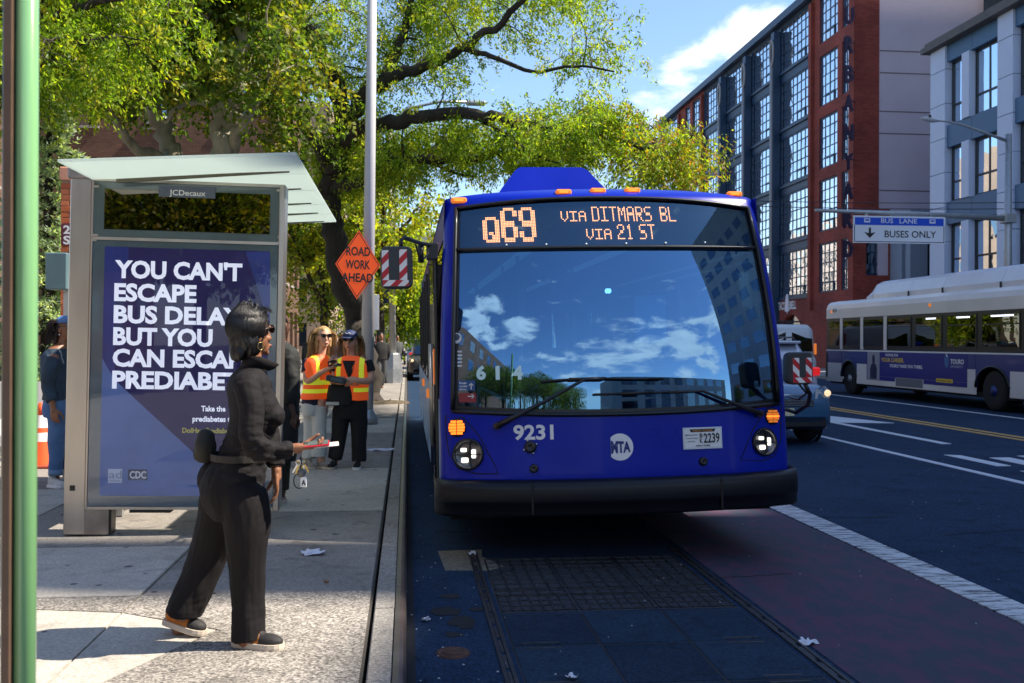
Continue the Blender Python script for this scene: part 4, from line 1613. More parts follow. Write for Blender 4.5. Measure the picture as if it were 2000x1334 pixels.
# cabin: dash, wheel, partitions, poles, seats
MB().box(XC - 1.15, XC + 1.15, .12, .62, .9, 1.06, bev=.04).build('dashboard', mat('dash_grey', (.02, .022, .026), .7), BUS)
wc = Vector((XC + .62, .78, 1.28))
q = MB()
q.tube([wc + Vector((.21 * math.cos(a), .10 * math.sin(a), .17 * math.sin(a))) for a in [k * math.tau / 20 for k in range(21)]], .014, 8, cap=False)
q.tube([wc + Vector((-.2, 0, 0)), wc + Vector((.2, 0, 0))], .012, 6)
q.tube([wc, wc + Vector((0, -.25, -.3))], .03, 8)
q.build('steering_wheel', BLKPL, BUS)
yel = mat('grab_pole', (.45, .38, .33), .35, .3)
for (x, y, z0, z1, dx) in ((-.95, 1.5, .5, 2.4, 0), (-.62, 1.3, 1.0, 2.35, .05), (-.50, 1.35, 1.5, 2.35, -.05), (-.1, 1.9, 1.2, 2.4, .03), (.02, 2.3, 1.1, 2.4, .05), (-.55, 3.2, .5, 2.4, 0), (.5, 3.4, .5, 2.4, 0)):
    MB().tube([(XC + x, y, z0), (XC + x + dx, y, (z0 + z1) / 2), (XC + x + dx * .3, y, z1)], .016, 8).build('grab_pole', yel, BUS)
MB().tube([(XC - 1.1, .5, .95), (XC - 1.0, .5, 1.25), (XC - .8, .5, 1.15), (XC - .65, .5, .98)], .018, 8).build('door_rail', yel, BUS)
MB().box(XC + .12, XC + .15, 1.0, 1.9, .5, 2.2, bev=.01).build('partition', glassy('partition_glass', (.55, .65, .7), .06), BUS)
MB().box(XC + .5, XC + .95, 1.35, 1.5, .9, 1.75, bev=.05).build('driver_seat', mat('seat_navy', (.02, .04, .10), .8), BUS)
MB().box(XC + .35, XC + .62, .95, .97, 1.58, 1.98, bev=.004).build('sun_blind', mat('blind_pale', (.35, .5, .55), .6), BUS)
MB().box(XC - .33, XC + .25, 1.2, 1.25, 1.85, 2.2, bev=.01).build('header_panel', mat('header_grey', (.06, .1, .13), .6), BUS)
MB().box(XC + .05, XC + .10, .7, .74, 1.99, 2.03, bev=.01).build('ceiling_lamp', mat('cabin_lamp', (.9, .9, .9), .5, emit=(1, 1, 1), estr=1.2), BUS)
for k in range(4):
    for s in (-1, 1):
        st_ = MB().box(XC + s * .8 - .4, XC + s * .8 + .4, 3.4 + k * 1.0, 3.5 + k * 1.0, .9, 1.5, bev=.03).build('seat_back', mat('seat_navy'  , (.02, .04, .1)), BUS)
        MB().box(XC + s * .8 - .4, XC + s * .8 + .4, 3.0 + k * 1.0, 3.42 + k * 1.0, .82, .92, bev=.03).build('seat', mat('seat_navy', (.02, .04, .1)), BUS)
for s in (-1, 1):
    MB().box(XC + s * .45 - .06, XC + s * .45 + .06, 1.6, 10, 2.44, 2.455).build('ceiling_light', mat('cabin_tube', (.2, .2, .2), .5, emit=(.85, .95, 1), estr=.03), BUS)
# wheels
def wheel(root, x, y, r, w_, side, rimcol=(.5, .5, .52), name='wheel', hub=None):
    q = MB()
    h0, h1 = (-w_ / 2, w_ / 2)
    q.lathe([(r * .62, h0), (r * .93, h0), (r * .99, h0 + .03), (r, h0 + .06), (r, h1 - .06), (r * .99, h1 - .03), (r * .93, h1), (r * .62, h1)], (x, y, r), 28, 'x')
    o = q.build(name, TYRE, root)
    q = MB()
    s = side
    q.lathe([(r * .62, s * w_ * .42), (r * .60, s * w_ * .46), (r * .56, s * w_ * .40), (r * .50, s * w_ * .2), (r * .30, s * w_ * .12), (r * .26, s * w_ * .28), (r * .12, s * w_ * .32), (.01, s * w_ * .32)], (x, y, r), 24, 'x')
    q.build('rim', mat('rim_%d' % int(rimcol[0] * 100), rimcol, .35, .4), o)
    nb = MB()
    for k in range(10):
        a = k * math.tau / 10
        nb.lathe([(.016, s * w_ * .12), (.016, s * w_ * .22)], (x, y + math.cos(a) * r * .4, r + math.sin(a) * r * .4), 6, 'x')
    nb.build('wheel_nut', mat('nut_steel', (.3, .3, .3), .4, .8), o)
    return o


for yy in (2.72, 8.8):
    for s in (-1, 1):
        wheel(BUS, XC + s * 1.13, yy, .48, .28, s)
# side marker lights and side lamp strip visible along the kerb side
for (y, z) in ((.55, 1.28), (1.9, 1.02), (3.6, 1.0), (6.5, 1.0)):
    MB().box(XC - 1.365, XC - 1.335, y, y + .05, z, z + .1 + (.18 if y < 1 else 0), bev=.004).build('side_lamp', AMBERD, BUS)

# mirrors
redw_r = mat('reflective_red', (.5, .01, .02), .4)
def chevrons(parent, O, U, V, w_, h_, cell, strips, flip=1):
    """diagonal red and white bars inside given rectangles (x0,x1,y0,y1)"""
    for (x0, x1, y0, y1) in strips:
        q = MB(); q.add([O + U * x + V * y for x, y in ((x0, y0), (x1, y0), (x1, y1), (x0, y1))], [(0, 1, 2, 3)])
        s_ = q.build('reflective_strip', WHITE, parent, fix=False)
        k = -4
        while k < 12:
            # band between lines y = flip*x + c
            c0_ = y0 + k * cell * 2
            poly = clip_band(x0, x1, y0, y1, flip, c0_, c0_ + cell)
            if len(poly) >= 3:
                q = MB(); q.add([O + U * x + V * y + (U.cross(V)).normalized() * .0015 for x, y in poly], [tuple(range(len(poly)))])
                q.build('strip_bar', redw_r, s_, fix=False)
            k += 1


def clip_band(x0, x1, y0, y1, m_, c0_, c1_):
    poly = [(x0, y0), (x1, y0), (x1, y1), (x0, y1)]
    def clip(poly, f_):
        o = []
        for i in range(len(poly)):
            a, b_ = poly[i], poly[(i + 1) % len(poly)]
            fa, fb_ = f_(a), f_(b_)
            if fa >= 0:
                o.append(a)
            if fa * fb_ < 0:
                t = fa / (fa - fb_)
                o.append((a[0] + (b_[0] - a[0]) * t, a[1] + (b_[1] - a[1]) * t))
        return o
    poly = clip(poly, lambda p: p[1] - m_ * (p[0] - x0) - c0_)
    if poly:
        poly = clip(poly, lambda p: c1_ - (p[1] - m_ * (p[0] - x0)))
    return poly


def mirror_head(name, px0, py0, px1, py1, Yw, depth, strips, flip, yaw):
    A = BMI @ P(px0, py1, Y=Yw)
    B_ = BMI @ P(px1, py0, Y=Yw)
    w_, h_ = B_.x - A.x, B_.z - A.z
    U = Vector((math.cos(yaw), math.sin(yaw), 0)); V = Vector((0, 0, 1)); Nn = U.cross(V)
    q = MB()
    # rounded housing: layered rounded rectangles
    def rr(sc, d):
        pts = []
        rx = .045 * sc
        for cx, cy, a0 in ((w_ - rx, h_ - rx, 0), (rx, h_ - rx, 90), (rx, rx, 180), (w_ - rx, rx, 270)):
            for k in range(6):
                a = math.radians(a0 + k * 18)
                x_ = cx + rx * math.cos(a); y_ = cy + rx * math.sin(a)
                pts.append(A + U * (w_ / 2 + (x_ - w_ / 2) * sc) + V * (h_ / 2 + (y_ - h_ / 2) * sc) + Nn * d)
        return pts
    layers = [rr(.93, .0), rr(.99, -.012), rr(1.0, -.03), rr(1.0, -depth + .03), rr(.97, -depth), ]
    n = 24
    vs = [p for l in layers for p in l]
    fs = [(i * n + j, i * n + (j + 1) % n, (i + 1) * n + (j + 1) % n, (i + 1) * n + j) for i in range(len(layers) - 1) for j in range(n)]
    fs += [tuple(range(n)), tuple((len(layers) - 1) * n + j for j in range(n - 1, -1, -1))]
    q.add(vs, fs, False)
    o = q.build(name, mat('mirror_housing', (.03, .033, .038), .45), BUS)
    chevrons(o, A + Nn * .003, U, V, w_, h_, .05, [(a * w_, b2 * w_, c2 * h_, d2 * h_) for a, b2, c2, d2 in strips], flip)
    return o, A, U, V, w_, h_


Ym = 6.85
o, A, U, V, w_, h_ = mirror_head('mirror', 744, 480, 806, 564, Ym, .11, [(.04, .25, .20, .90), (.58, .82, .20, .92), (.06, .86, .06, .20)], 1.0, math.radians(2))
pa = [BMI @ P(a, b2, Y=c2) for a, b2, c2 in ((783, 486, 6.9), (783, 470, 6.9), (790, 464, 6.92), (806, 470, 7.05), (824, 476, 7.25), (842, 478, 7.5))]
MB().tube(pa, .014, 8).build('mirror_arm', BLKPL, BUS)
pa = [BMI @ P(a, b2, Y=c2) for a, b2, c2 in ((812, 478, 7.1), (818, 500, 7.2), (826, 508, 7.3), (836, 496, 7.4), (836, 482, 7.45))]
MB().tube(pa, .007, 6).build('mirror_cable', BLKPL, BUS)
bA = BMI @ P(833, 508, Y=7.5)
bB = BMI @ P(850, 475, Y=7.5)
MB().box(bA.x, bB.x + .02, bA.y - .05, bA.y + .08, bA.z, bB.z, bev=.008).build('mirror_bracket', BLKPL, BUS)
c0 = BMI @ P(822, 497, Y=7.3)
MB().tube([c0 + Vector((0, 0, -.06)), c0 + Vector((0, 0, .07))], .022, 8).build('mirror_pivot', BLKPL, BUS)
o, A, U, V, w_, h_ = mirror_head('mirror', 1541, 687, 1590, 752, 7.0, .10, [(.16, .42, .22, .82), (.68, .92, .22, .82), (.16, .92, .06, .22)], -1.0, math.radians(4))
pa = [BMI @ P(a, b2, Y=c2) for a, b2, c2 in ((1572, 750, 7.05), (1582, 770, 7.1), (1578, 790, 7.2), (1555, 806, 7.35), (1536, 800, 7.5))]
MB().tube(pa, .016, 8).build('mirror_arm', BLKPL, BUS)
pa = [BMI @ P(a, b2, Y=c2) for a, b2, c2 in ((1560, 750, 7.05), (1575, 768, 7.08), (1560, 780, 7.2), (1542, 776, 7.4))]
MB().tube(pa, .008, 6).build('mirror_cable', BLKPL, BUS)
# ------------------------------------------------------------------ bus shelter
SH0 = Vector((-1.66, 7.74, .15))
SH = empty('bus_shelter', SH0, rot=(0, .017, 0), label='glass and steel bus shelter with a tall lit poster case on its near end', cat='bus shelter')
SHI = (Matrix.Translation(SH0) @ Matrix.Rotation(.017, 4, 'Y')).inverted()
S_ = lambda px, py, Y=7.70: SHI @ P(px, py, Y=Y)
greyf = mat('case_glass_grey', (.10, .135, .15), .12, coat=.8, var=.1, vscale=2)
a = S_(165, 995); c = S_(558, 361)
x0, x1, z0, z1 = a.x, c.x, a.z, c.z
zm = S_(360, 469).z
fy = -.04
# case body and doors
MB().box(x0 + .005, x1 - .005, fy + .015, .12, z0 + .01, z1 - .01, bev=.01).build('case_body', mat('case_grey', (.12, .13, .14), .5, .3), SH)
q = MB()
q.box(x0, x0 + .018, fy, fy + .1, z0, z1, bev=.004)
q.box(x1 - .045, x1, fy - .004, .14, z0 - .01, z1, bev=.006)
q.box(x0 + .018, x1 - .045, fy, fy + .05, z0, z0 + .02)
q.box(x0 + .018, x1 - .045, fy, fy + .05, z1 - .022, z1)
q.box(x0 + .018, x1 - .045, fy - .002, fy + .05, zm - .016, zm + .006)
q.build('case_frame', STEEL, SH)
o = MB().box(x0 + .02, x1 - .047, fy + .006, fy + .012, z0 + .022, zm - .018).build('poster_door', greyf, SH)
o2 = MB().box(x0 + .02, x1 - .047, fy + .006, fy + .012, zm + .008, z1 - .024).build('header_door', greyf, SH)
a = S_(203, 447); c = S_(528, 380)
MB().box(a.x, c.x, fy + .002, fy + .006, a.z, c.z).build('header_window', glassy('header_glass', (.1, .12, .14), .3, (.6, .5, .45)), o2)
MB().box(a.x - .01, c.x + .01, fy + .0065, fy + .009, a.z - .01, c.z + .01).build('header_recess', mat('recess_dark', (.03, .035, .04), .6), o2)
a = S_(310, 384); c = S_(421, 366)
MB().box(a.x, c.x, fy - .002, fy + .002, a.z, c.z).build('name_strip', mat('name_strip_grey', (.09, .11, .16), .5), o2)
put_text('name_lettering', 'JCDecaux', lambda x, y: (S_(331, 382).x + x, fy - .004, S_(331, 381).z + y), .042, WHITE, o2, width=.265, bold=.012)
for (px, py) in ((188, 364), (546, 372), (186, 459), (548, 463), (183, 469), (548, 474)):
    c = S_(px, py)
    MB().box(c.x - .02, c.x + .02, fy - .001, fy + .0055, c.z - .008, c.z + .008).build('glass_clip', STEEL, SH)
# poster
a = S_(194, 968); c = S_(527, 491)
PX0, PX1, PZ0, PZ1 = a.x, c.x, a.z, c.z
PW = PX1 - PX0
pm = mat('poster_indigo', (.014, .006, .10), .6, var=.22, vscale=1.1)
post = MB().box(PX0, PX1, fy + .003, fy + .0055, PZ0, PZ1).build('poster', pm, SH)
# pale blue corner wedge, print and reflection mixed into one colour
wz = lambda px, py: (lambda p: (p.x, p.z))(S_(px, py))
b_ = MB()
pts = [(PX0, PZ0), (PX1 - .02, PZ0), wz(500, 968)[0:2], wz(400, 912), wz(225, 738), (PX0, wz(225, 700)[1])]
pts = [(PX0, PZ0), (wz(470, 968)[0], PZ0), wz(224, 742), (PX0, wz(200, 700)[1])]
b_.prism(pts, lambda x, z, d: (x, d, z), fy + .0015, fy + .003)
b_.build('poster_wedge', mat('poster_pale_blue', (.13, .20, .44), .6, var=.18, vscale=1.6), post)
b_ = MB()
pts = [(PX0, wz(225, 700)[1]), wz(224, 742), wz(222, 600), wz(250, 520), (wz(250, 520)[0], PZ1), (PX0, PZ1)]
b_.prism(pts, lambda x, z, d: (x, d, z), fy + .0016, fy + .003)
b_.build('poster_edge', mat('poster_mid_blue', (.02, .035, .22), .3, var=.2, vscale=2), post)
b_ = MB()
pts = [wz(480, 492), wz(527, 492), wz(527, 640)]
b_.prism(pts, lambda x, z, d: (x, d, z), fy + .0017, fy + .003)
b_.build('poster_corner', mat('poster_mid_blue', (.02, .035, .22), .3), post)
LW_ = mat('poster_white', (.85, .85, .9), .6, emit=(.85, .88, 1), estr=.22)
for s_, py, w_ in (("YOU CAN'T", 541, 238), ('ESCAPE', 586, 153), ('BUS DELAYS', 629, 258), ('BUT YOU', 672, 185), ('CAN ESCAPE', 714, 262), ('PREDIABETES.', 757, 296)):
    px = 224 - (py - 541) * .024
    c = S_(px, py)
    put_text('poster_lettering', s_, (lambda c: lambda x, y: (c.x + x, fy - .0005, c.z + y))(c), .128, LW_, post, width=w_ * 7.6 / 1944, bold=.04)
for s_, py, m_, h_, w_ in (('Take the', 803, LW_, .042, .21), ('prediabetes test', 823, LW_, .042, .40), ('DoIHavePrediabetes.org', 845, mat('poster_yellow', (.7, .62, .12), .5), .038, .56)):
    c = S_({803: 393, 823: 376, 845: 356}[py], py)
    put_text('poster_lettering', s_, (lambda c: lambda x, y: (c.x + x, fy - .0005, c.z + y))(c), h_, m_, post, width=w_ * .85, bold=.03)
# small sponsor marks
c = S_(211, 943); d = S_(239, 916)
mk = MB().box(c.x, d.x, fy - .001, fy + .0015, c.z, d.z).build('sponsor_mark', mat('mark_white', (.6, .64, .74), .5), post)
put_text('mark_lettering', 'ad', lambda x, y: (c.x + .008 + x, fy - .003, c.z + .035 + y), .062, mat('mark_grey', (.25, .3, .42), .5), mk, width=.09, bold=.0)
put_text('mark_lettering', 'COUNCIL', lambda x, y: (c.x + .01 + x, fy - .003, c.z + .010 + y), .012, mat('mark_grey', (.25, .3, .42), .5), mk, width=.085)
c2 = S_(250, 943); d2 = S_(288, 917)
mk = MB().box(c2.x, d2.x, fy - .001, fy + .0015, c2.z + .02, d2.z).build('sponsor_mark', mat('mark_navy', (.03, .04, .09), .5), post)
put_text('mark_lettering', 'CDC', lambda x, y: (c2.x + .012 + x, fy - .003, c2.z + .035 + y), .055, WHITE, mk, width=.12, bold=.03)
q = MB()
for k in range(6):
    zz = c2.z + .022 + k * .012
    q.add([(c2.x + .02 + k * .012, fy - .0015, zz - .0), (d2.x - .005, fy - .0015, zz), (d2.x - .005, fy - .0015, zz + .003), (c2.x + .02 + k * .012, fy - .0015, zz + .003)], [(0, 1, 2, 3)])
q.build('mark_ray', mat('mark_grey', (.25, .3, .42), .5), mk, fix=False)
# clear front glass over the poster with street reflections
PG = MB().box(x0 + .02, x1 - .047, fy - .0085, fy - .0065, z0 + .022, zm - .018).build('poster_glass', glassy('poster_cover_glass', (.97, .98, 1), .02, (.8, .85, 1), blend=.04), o)
# posts
a = S_(124, 1052, 7.72); c = S_(166, 330)
px0 = S_(126, 900, 7.72).x
q = MB()
q.box(px0, x0 - .003, -.02, .10, .0, 2.66, bev=.006)
q.build('post', STEEL, SH)
q = MB()
q.box(px0, S_(211, 1000).x, -.018, .095, .0, .235, bev=.004)
q.build('post_foot', mat('steel_scuffed', (.30, .27, .25), .42, .85, var=.25, vscale=8), SH)
MB().box(S_(206, 1000).x + .012, S_(212, 1000).x + .01, .0, .12, 0, .235).build('post_rib', BLKPL, SH)
MB().box(px0 - .02, S_(222, 340).x, -.035, .14, 2.655, 2.80, bev=.008).build('cap_block', mat('steel_scuffed', (.30, .27, .25), .42, .85), SH)
for px in (155, 203):
    c = S_(px, 329)
    MB().lathe([(.014, -.045), (.014, -.034)], (c.x, 0, 2.735), 10, 'y').build('bolt', BLKPL, SH)
MB().box(S_(134, 990).x, S_(144, 990).x, -.026, -.02, .33, .37).build('socket_plate', BLKPL, SH)
MB().box(S_(250, 998).x, S_(330, 998).x, -.0, .1, z0 - .03, z0 + .0).build('lower_vent', BLKPL, SH)
# far posts, rear glass wall, bench
for (x, y) in ((px0, 3.15), (px0, 1.6)):
    MB().box(x, x + .07, y, y + .09, 0, 2.68, bev=.006).build('post', STEEL, SH)
for k in range(2):
    MB().box(px0 + .03, px0 + .042, .2 + k * 1.55, 1.55 + k * 1.6, .3, 2.3).build('rear_glass', glassy('shelter_glass', (.86, .93, .91), .08, (1, 1, 1)), SH)
be = MB().box(px0 + .1, px0 + .5, .5, 2.9, .43, .47, bev=.01).build('bench_seat', GALV, SH)
MB().box(px0 + .15, px0 + .2, .8, .86, 0, .43).build('bench_leg', GALV, SH)
MB().box(px0 + .15, px0 + .2, 2.5, 2.56, 0, .43).build('bench_leg', GALV, SH)
# sloped frosted glass canopy
rg = bpy.data.materials.new('frosted_canopy_glass')
rg.use_nodes = True
t_ = rg.node_tree
bb_ = t_.nodes['Principled BSDF']
bb_.inputs['Base Color'].default_value = (.60, .68, .66, 1)
bb_.inputs['Roughness'].default_value = .35
tr_ = t_.nodes.new('ShaderNodeBsdfTranslucent')
tr_.inputs['Color'].default_value = (.74, .82, .78, 1)
ms_ = t_.nodes.new('ShaderNodeMixShader')
ms_.inputs[0].default_value = .62
t_.links.new(bb_.outputs[0], ms_.inputs[1]); t_.links.new(tr_.outputs[0], ms_.inputs[2])
t_.links.new(ms_.outputs[0], t_.nodes['Material Output'].inputs[0])
Yn = 6.95
RL = SHI @ P(112, 316, Y=Yn)
RR = SHI @ P(578, 302, Y=Yn)
RF = SHI @ P(648, 433, Y=10.85)
rl = Vector((RL.x, RL.y, RL.z))
farl = Vector((RL.x, RF.y, RL.z + .0))
bounds_y = [RL.y, RL.y + .78, RL.y + 1.62, RL.y + 2.5, RL.y + 3.2, RF.y]
for k in range(5):
    ya, yb = bounds_y[k] + .004, bounds_y[k + 1] - .004
    MB().prism([(RL.x, RL.z), (RR.x, RR.z), (RR.x, RR.z + .018), (RL.x, RL.z + .018)], lambda x, z, d: (x, d, z), ya, yb).build('canopy_pane', rg, SH)
for k in range(1, 6):
    yy = bounds_y[k] - .12
    q = MB()
    q.prism([(RL.x + .2, RL.z - .03), (RR.x - .12, RR.z - .016), (RR.x - .12, RR.z - .002), (RL.x + .2, RL.z - .002)], lambda x, z, d: (x, d, z), yy - .014, yy + .014)
    q.build('canopy_rib', mat('rib_bronze', (.12, .11, .08), .5, .5), SH)
q = MB()
q.prism([(px0 - .02, 2.66), (px0 + .34, 2.66), (px0 + .9, RL.z - .04), (px0 - .02, RL.z - .02)], lambda x, z, d: (x, d, z), .14, .17)
q.build('canopy_bracket', mat('bracket_steel', (.4, .42, .4), .4, .7), SH)
MB().box(px0 - .02, px0 + .06, .14, 3.2, 2.66, 2.76).build('canopy_beam', GALV, SH)

# ------------------------------------------------------------------ green column in the near foreground
gp = P(40, 667, D=1.75)
PO = empty('painted_column', (gp.x, gp.y, .15), label='glossy green painted iron column close to the camera at the left edge', cat='column')
ggr = mat('green_gloss_paint', (.22, .46, .20), .22, var=.10, vscale=1.5, coat=.7, stretch=(1, 1, .25), bump=.05)
def on(px):
    p = P(px, 667, D=1.75)
    return p - Vector((gp.x, gp.y, p.z))
r_ = (P(72, 667, D=1.75) - P(30, 667, D=1.75)).length / 2
cc = on(51)
MB().tube([(cc.x, cc.y, -.05), (cc.x, cc.y, 3.2)], r_, 32).build('shaft', ggr, PO)
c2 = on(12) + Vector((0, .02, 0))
MB().tube([(c2.x, c2.y, -.05), (c2.x, c2.y, 3.2)], r_ * .78, 24).build('flange', mat('green_shaded_side', (.035, .07, .035), .35, var=.3, coat=.4), PO)  # shaded left side of the column put into a darker green
c3 = on(26) + Vector((0, .0, 0))
MB().box(c3.x - .006, c3.x + .006, c3.y - .03, c3.y + .03, -.05, 3.2).build('web', mat('rusty_web', (.10, .06, .04), .6, var=.4), PO)
MB().tube([(cc.x, cc.y, -.05), (cc.x, cc.y, .12)], r_ * 1.5, 32).build('collar', ggr, PO)

# ------------------------------------------------------------------ poles and signs
def pole(name, px_top, px_base, py_base, r0, r1, h, m, label, cat, n=12):
    d_ = P(px_base, py_base, Z=.15)
    topd = P(px_top, 0, Y=d_.y)
    lean = (topd.x - d_.x) / (topd.z - .15)
    o = empty(name, d_, label=label, cat=cat)
    MB().tube([(0, 0, 0), (lean * h, 0, h)], [r0, r1], n).build('shaft', m, o)
    return o, d_, lean


wpole = mat('pale_grey_paint', (.52, .52, .53), .5, var=.12, vscale=3, stretch=(1, 1, .2))
o, d_, lean = pole('street_pole', 727, 716, 828, .115, .07, 10.5, wpole, 'tall pale grey pole rising through the big tree with an orange sign on it', 'pole')
MB().lathe([(.2, 0), (.2, .12), (.14, .2), (.12, .26)], n=16).build('pole_base', GALV, o)
RS = empty('road_work_sign', (d_.x, d_.y - .16, 0), label='orange diamond sign reading ROAD WORK AHEAD on the tall grey pole', cat='sign')
Ys = d_.y - .16
cS = P(699, 517, Y=Ys)
half = (P(743, 517, Y=Ys).x - P(655, 517, Y=Ys).x) / 2
hh = (P(699, 450, Y=Ys).z - P(699, 585, Y=Ys).z) / 2
dia = lambda k: [(0, -hh * k), (half * k, 0), (0, hh * k), (-half * k, 0)]
rot_ = .03
fs_ = lambda x, z, d: (cS.x - d_.x + x + z * rot_, d, cS.z + z - x * rot_)
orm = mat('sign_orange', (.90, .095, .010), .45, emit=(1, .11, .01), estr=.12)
q = MB().prism(dia(1), fs_, -.004, .0).build('sign_plate', orm, RS)
q2 = MB()
for k in range(4):
    a, b2 = dia(.95)[k], dia(.95)[(k + 1) % 4]
    a2, b3 = dia(.91)[k], dia(.91)[(k + 1) % 4]
    q2.add([fs_(*a, -.006), fs_(*b2, -.006), fs_(*b3, -.006), fs_(*a2, -.006)], [(0, 1, 2, 3)])
q2.build('sign_border', KINK, RS, fix=False)
for s_, zz, w_ in (('ROAD', .21, .42), ('WORK', -.02, .43), ('AHEAD', -.25, .55)):
    put_text('sign_lettering', s_, (lambda zz: lambda x, y: fs_(x, zz + y - .05, -.007))(zz), .155, KINK, RS, width=w_, bold=.03, align='c')
cN = P(727, 606, Y=d_.y + .1)
NS = empty('notice_sign', (cN.x, d_.y + .13, 0), label='small white sign seen edge-on fixed to the tall grey pole', cat='sign')
MB().box(-.10, .12, 0, .006, cN.z - .35, cN.z + .28, bev=.002).build('plate', WHITE, NS)
MB().box(-.14, .0, -.04, .0, cN.z - .03, cN.z + .03).build('bracket', GALV, NS)

o, d2_, lean = pole('street_lamp', 759, 768, 748, .13, .08, 9.2, mat('lamp_pole_grey', (.40, .38, .34), .5, var=.15, vscale=4), 'slender grey street lamp with a blue flag further along the kerb', 'street lamp')
MB().lathe([(.34, 0), (.32, .5), (.24, 1.0), (.22, 1.05)], n=8, smooth=False).build('lamp_base', GALV, o)
MB().tube([(0, 0, 9), (.4, 0, 9.6), (1.6, 0, 9.9), (2.6, 0, 9.9)], .05, 8).build('lamp_arm', GALV, o)
MB().box(2.5, 3.2, -.15, .15, 9.8, 9.95, bev=.05).build('lamp_head', GALV, o)
fz0 = P(760, 584, Y=d2_.y).z; fz1 = P(760, 560, Y=d2_.y).z
FLG = empty('banner', (d2_.x, d2_.y, 0), label='small dark blue banner with a white ring on the far street lamp', cat='banner')
MB().box(-.42, -.13, -.02, .02, fz0 - .15, fz1 + 0.7, bev=.005).build('cloth', mat('banner_blue', (.02, .03, .16), .7), FLG)
MB().tube([(-.27 + .1 * math.cos(k * math.tau / 16), -.03, fz1 + .1 * math.sin(k * math.tau / 16)) for k in range(17)], .02, 5, cap=False).build('ring_mark', WHITE, FLG)

# lane gantry post across the road
gpx = P(1968, 620, Y=27.5)
GT = empty('gantry_lamp', (gpx.x, 27.5, .15), label='galvanised lamp post with a long arm holding the bus lane sign', cat='street lamp')
zt = P(1968, 262, Y=27.5).z - .15
MB().tube([(0, 0, 0), (0, 0, zt)], [.13, .09], 12).build('shaft', GALV, GT)
MB().lathe([(.24, 0), (.22, .6), (.15, .8)], n=8).build('post_base', GALV, GT)
g0 = lambda px, py: P(px, py, Y=27.5) - Vector((gpx.x, 27.5, .15))
a, c = g0(1968, 427), g0(1592, 411)
MB().tube([(a.x, 0, a.z), (a.x * .5 + c.x * .5, 0, a.z * .5 + c.z * .5 + .02), (c.x, 0, c.z)], [.085, .07, .05], 10).build('mast_arm', GALV, GT)
MB().box(-.17, .17, -.17, .17, a.z - .14, a.z + .14, bev=.02).build('arm_clamp', GALV, GT)
pts = [g0(1966, 275), g0(1930, 262), g0(1880, 244), g0(1850, 237), g0(1832, 236)]
MB().tube([(p_.x, 0, p_.z) for p_ in pts], [.05, .045, .035, .03, .03], 8).build('lamp_arm', GALV, GT)
p_ = g0(1832, 236); q_ = g0(1798, 232)
lh = MB().tube([(p_.x, 0, p_.z), (p_.x - .15, 0, p_.z - .0), (q_.x + .15, 0, q_.z), (q_.x, 0, q_.z + .02)], [.05, .10, .11, .04], 10, flat=.6).build('lamp_head', mat('lamp_head_grey', (.5, .5, .52), .4), GT)
MB().lathe([(.04, p_.z + .08), (.04, p_.z + .16)], (q_.x + .28, 0, 0), 8).build('photocell', BLKPL, GT)
a, c = P(1666, 474, Y=27.35), P(1846, 424, Y=27.35)
LS = empty('bus_lane_sign', (a.x, 27.35, a.z), label='wide white and blue sign reading BUS LANE BUSES ONLY hanging on the long arm', cat='sign')
sw, shh = c.x - a.x, c.z - a.z
sk = -.0
MB().box(0, sw, 0, .02, 0, shh, bev=.004).build('sign_plate', mat('sign_white', (.82, .82, .86), .5), LS)
MB().box(.05, sw - .05, -.004, .0, shh * .66, shh - .05).build('sign_band', mat('sign_blue', (.01, .08, .60), .5), LS)
bd = MB()
t_ = .02
bd.box(.03, sw - .03, -.003, -.001, .03, .03 + t_); bd.box(.03, .03 + t_, -.003, -.001, .03 + t_, shh * .66); bd.box(sw - .03 - t_, sw - .03, -.003, -.001, .03 + t_, shh * .66)
bd.build('sign_border', KINK, LS)
for s_, f0_, f1_ in (('BUS', .30, .13), ('LANE', .50, .19)):
    put_text('sign_lettering', s_, (lambda f0_: lambda x, y: (sw * f0_ + x, -.007, shh * .74 + y))(f0_), .14, WHITE, LS, width=sw * f1_, bold=.01)
put_text('sign_lettering', 'BUSES ONLY', lambda x, y: (sw * .34 + x, -.007, shh * .22 + y), .20, KINK, LS, width=sw * .56, bold=.01)
q = MB()
q.prism([(-.03, .3), (.03, .3), (.03, .14), (.17, .17), (0, .0), (-.17, .17), (-.03, .14)], lambda x, z, d: (sw * .18 + x, d, shh * .18 + z), -.007, -.004)
q.build('arrow_mark', KINK, LS)
for fx in (.15, .86):
    q = MB()
    q.box(sw * fx - .09, sw * fx + .09, -.008, -.005, shh * .75, shh * .90, bev=.001)
    s_ = q.build('bus_pictogram', WHITE, LS)
    MB().box(sw * fx - .06, sw * fx + .06, -.011, -.009, shh * .81, shh * .87).build('pictogram_window', mat('sign_blue', (.01, .08, .60)), s_)
for fx in (.15, .85):
    MB().box(sw * fx - .03, sw * fx + .03, .02, .1, shh - .1, shh + .08).build('hanger', GALV, LS)
# overhead cables
CB = empty('overhead_cable', (8, 29, 0), label='thin sagging cables strung behind the bus lane sign arm', cat='cable')
for k, (za, zb) in enumerate(((5.75, 6.0), (5.95, 6.25))):
    pts = []
    for i in range(13):
        f = i / 12
        pts.append((0 + 16 * f, k * .3, za + (zb - za) * f - .35 * 4 * f * (1 - f) * .4))
    MB().tube(pts, .012, 5).build('cable', BLKPL, CB)

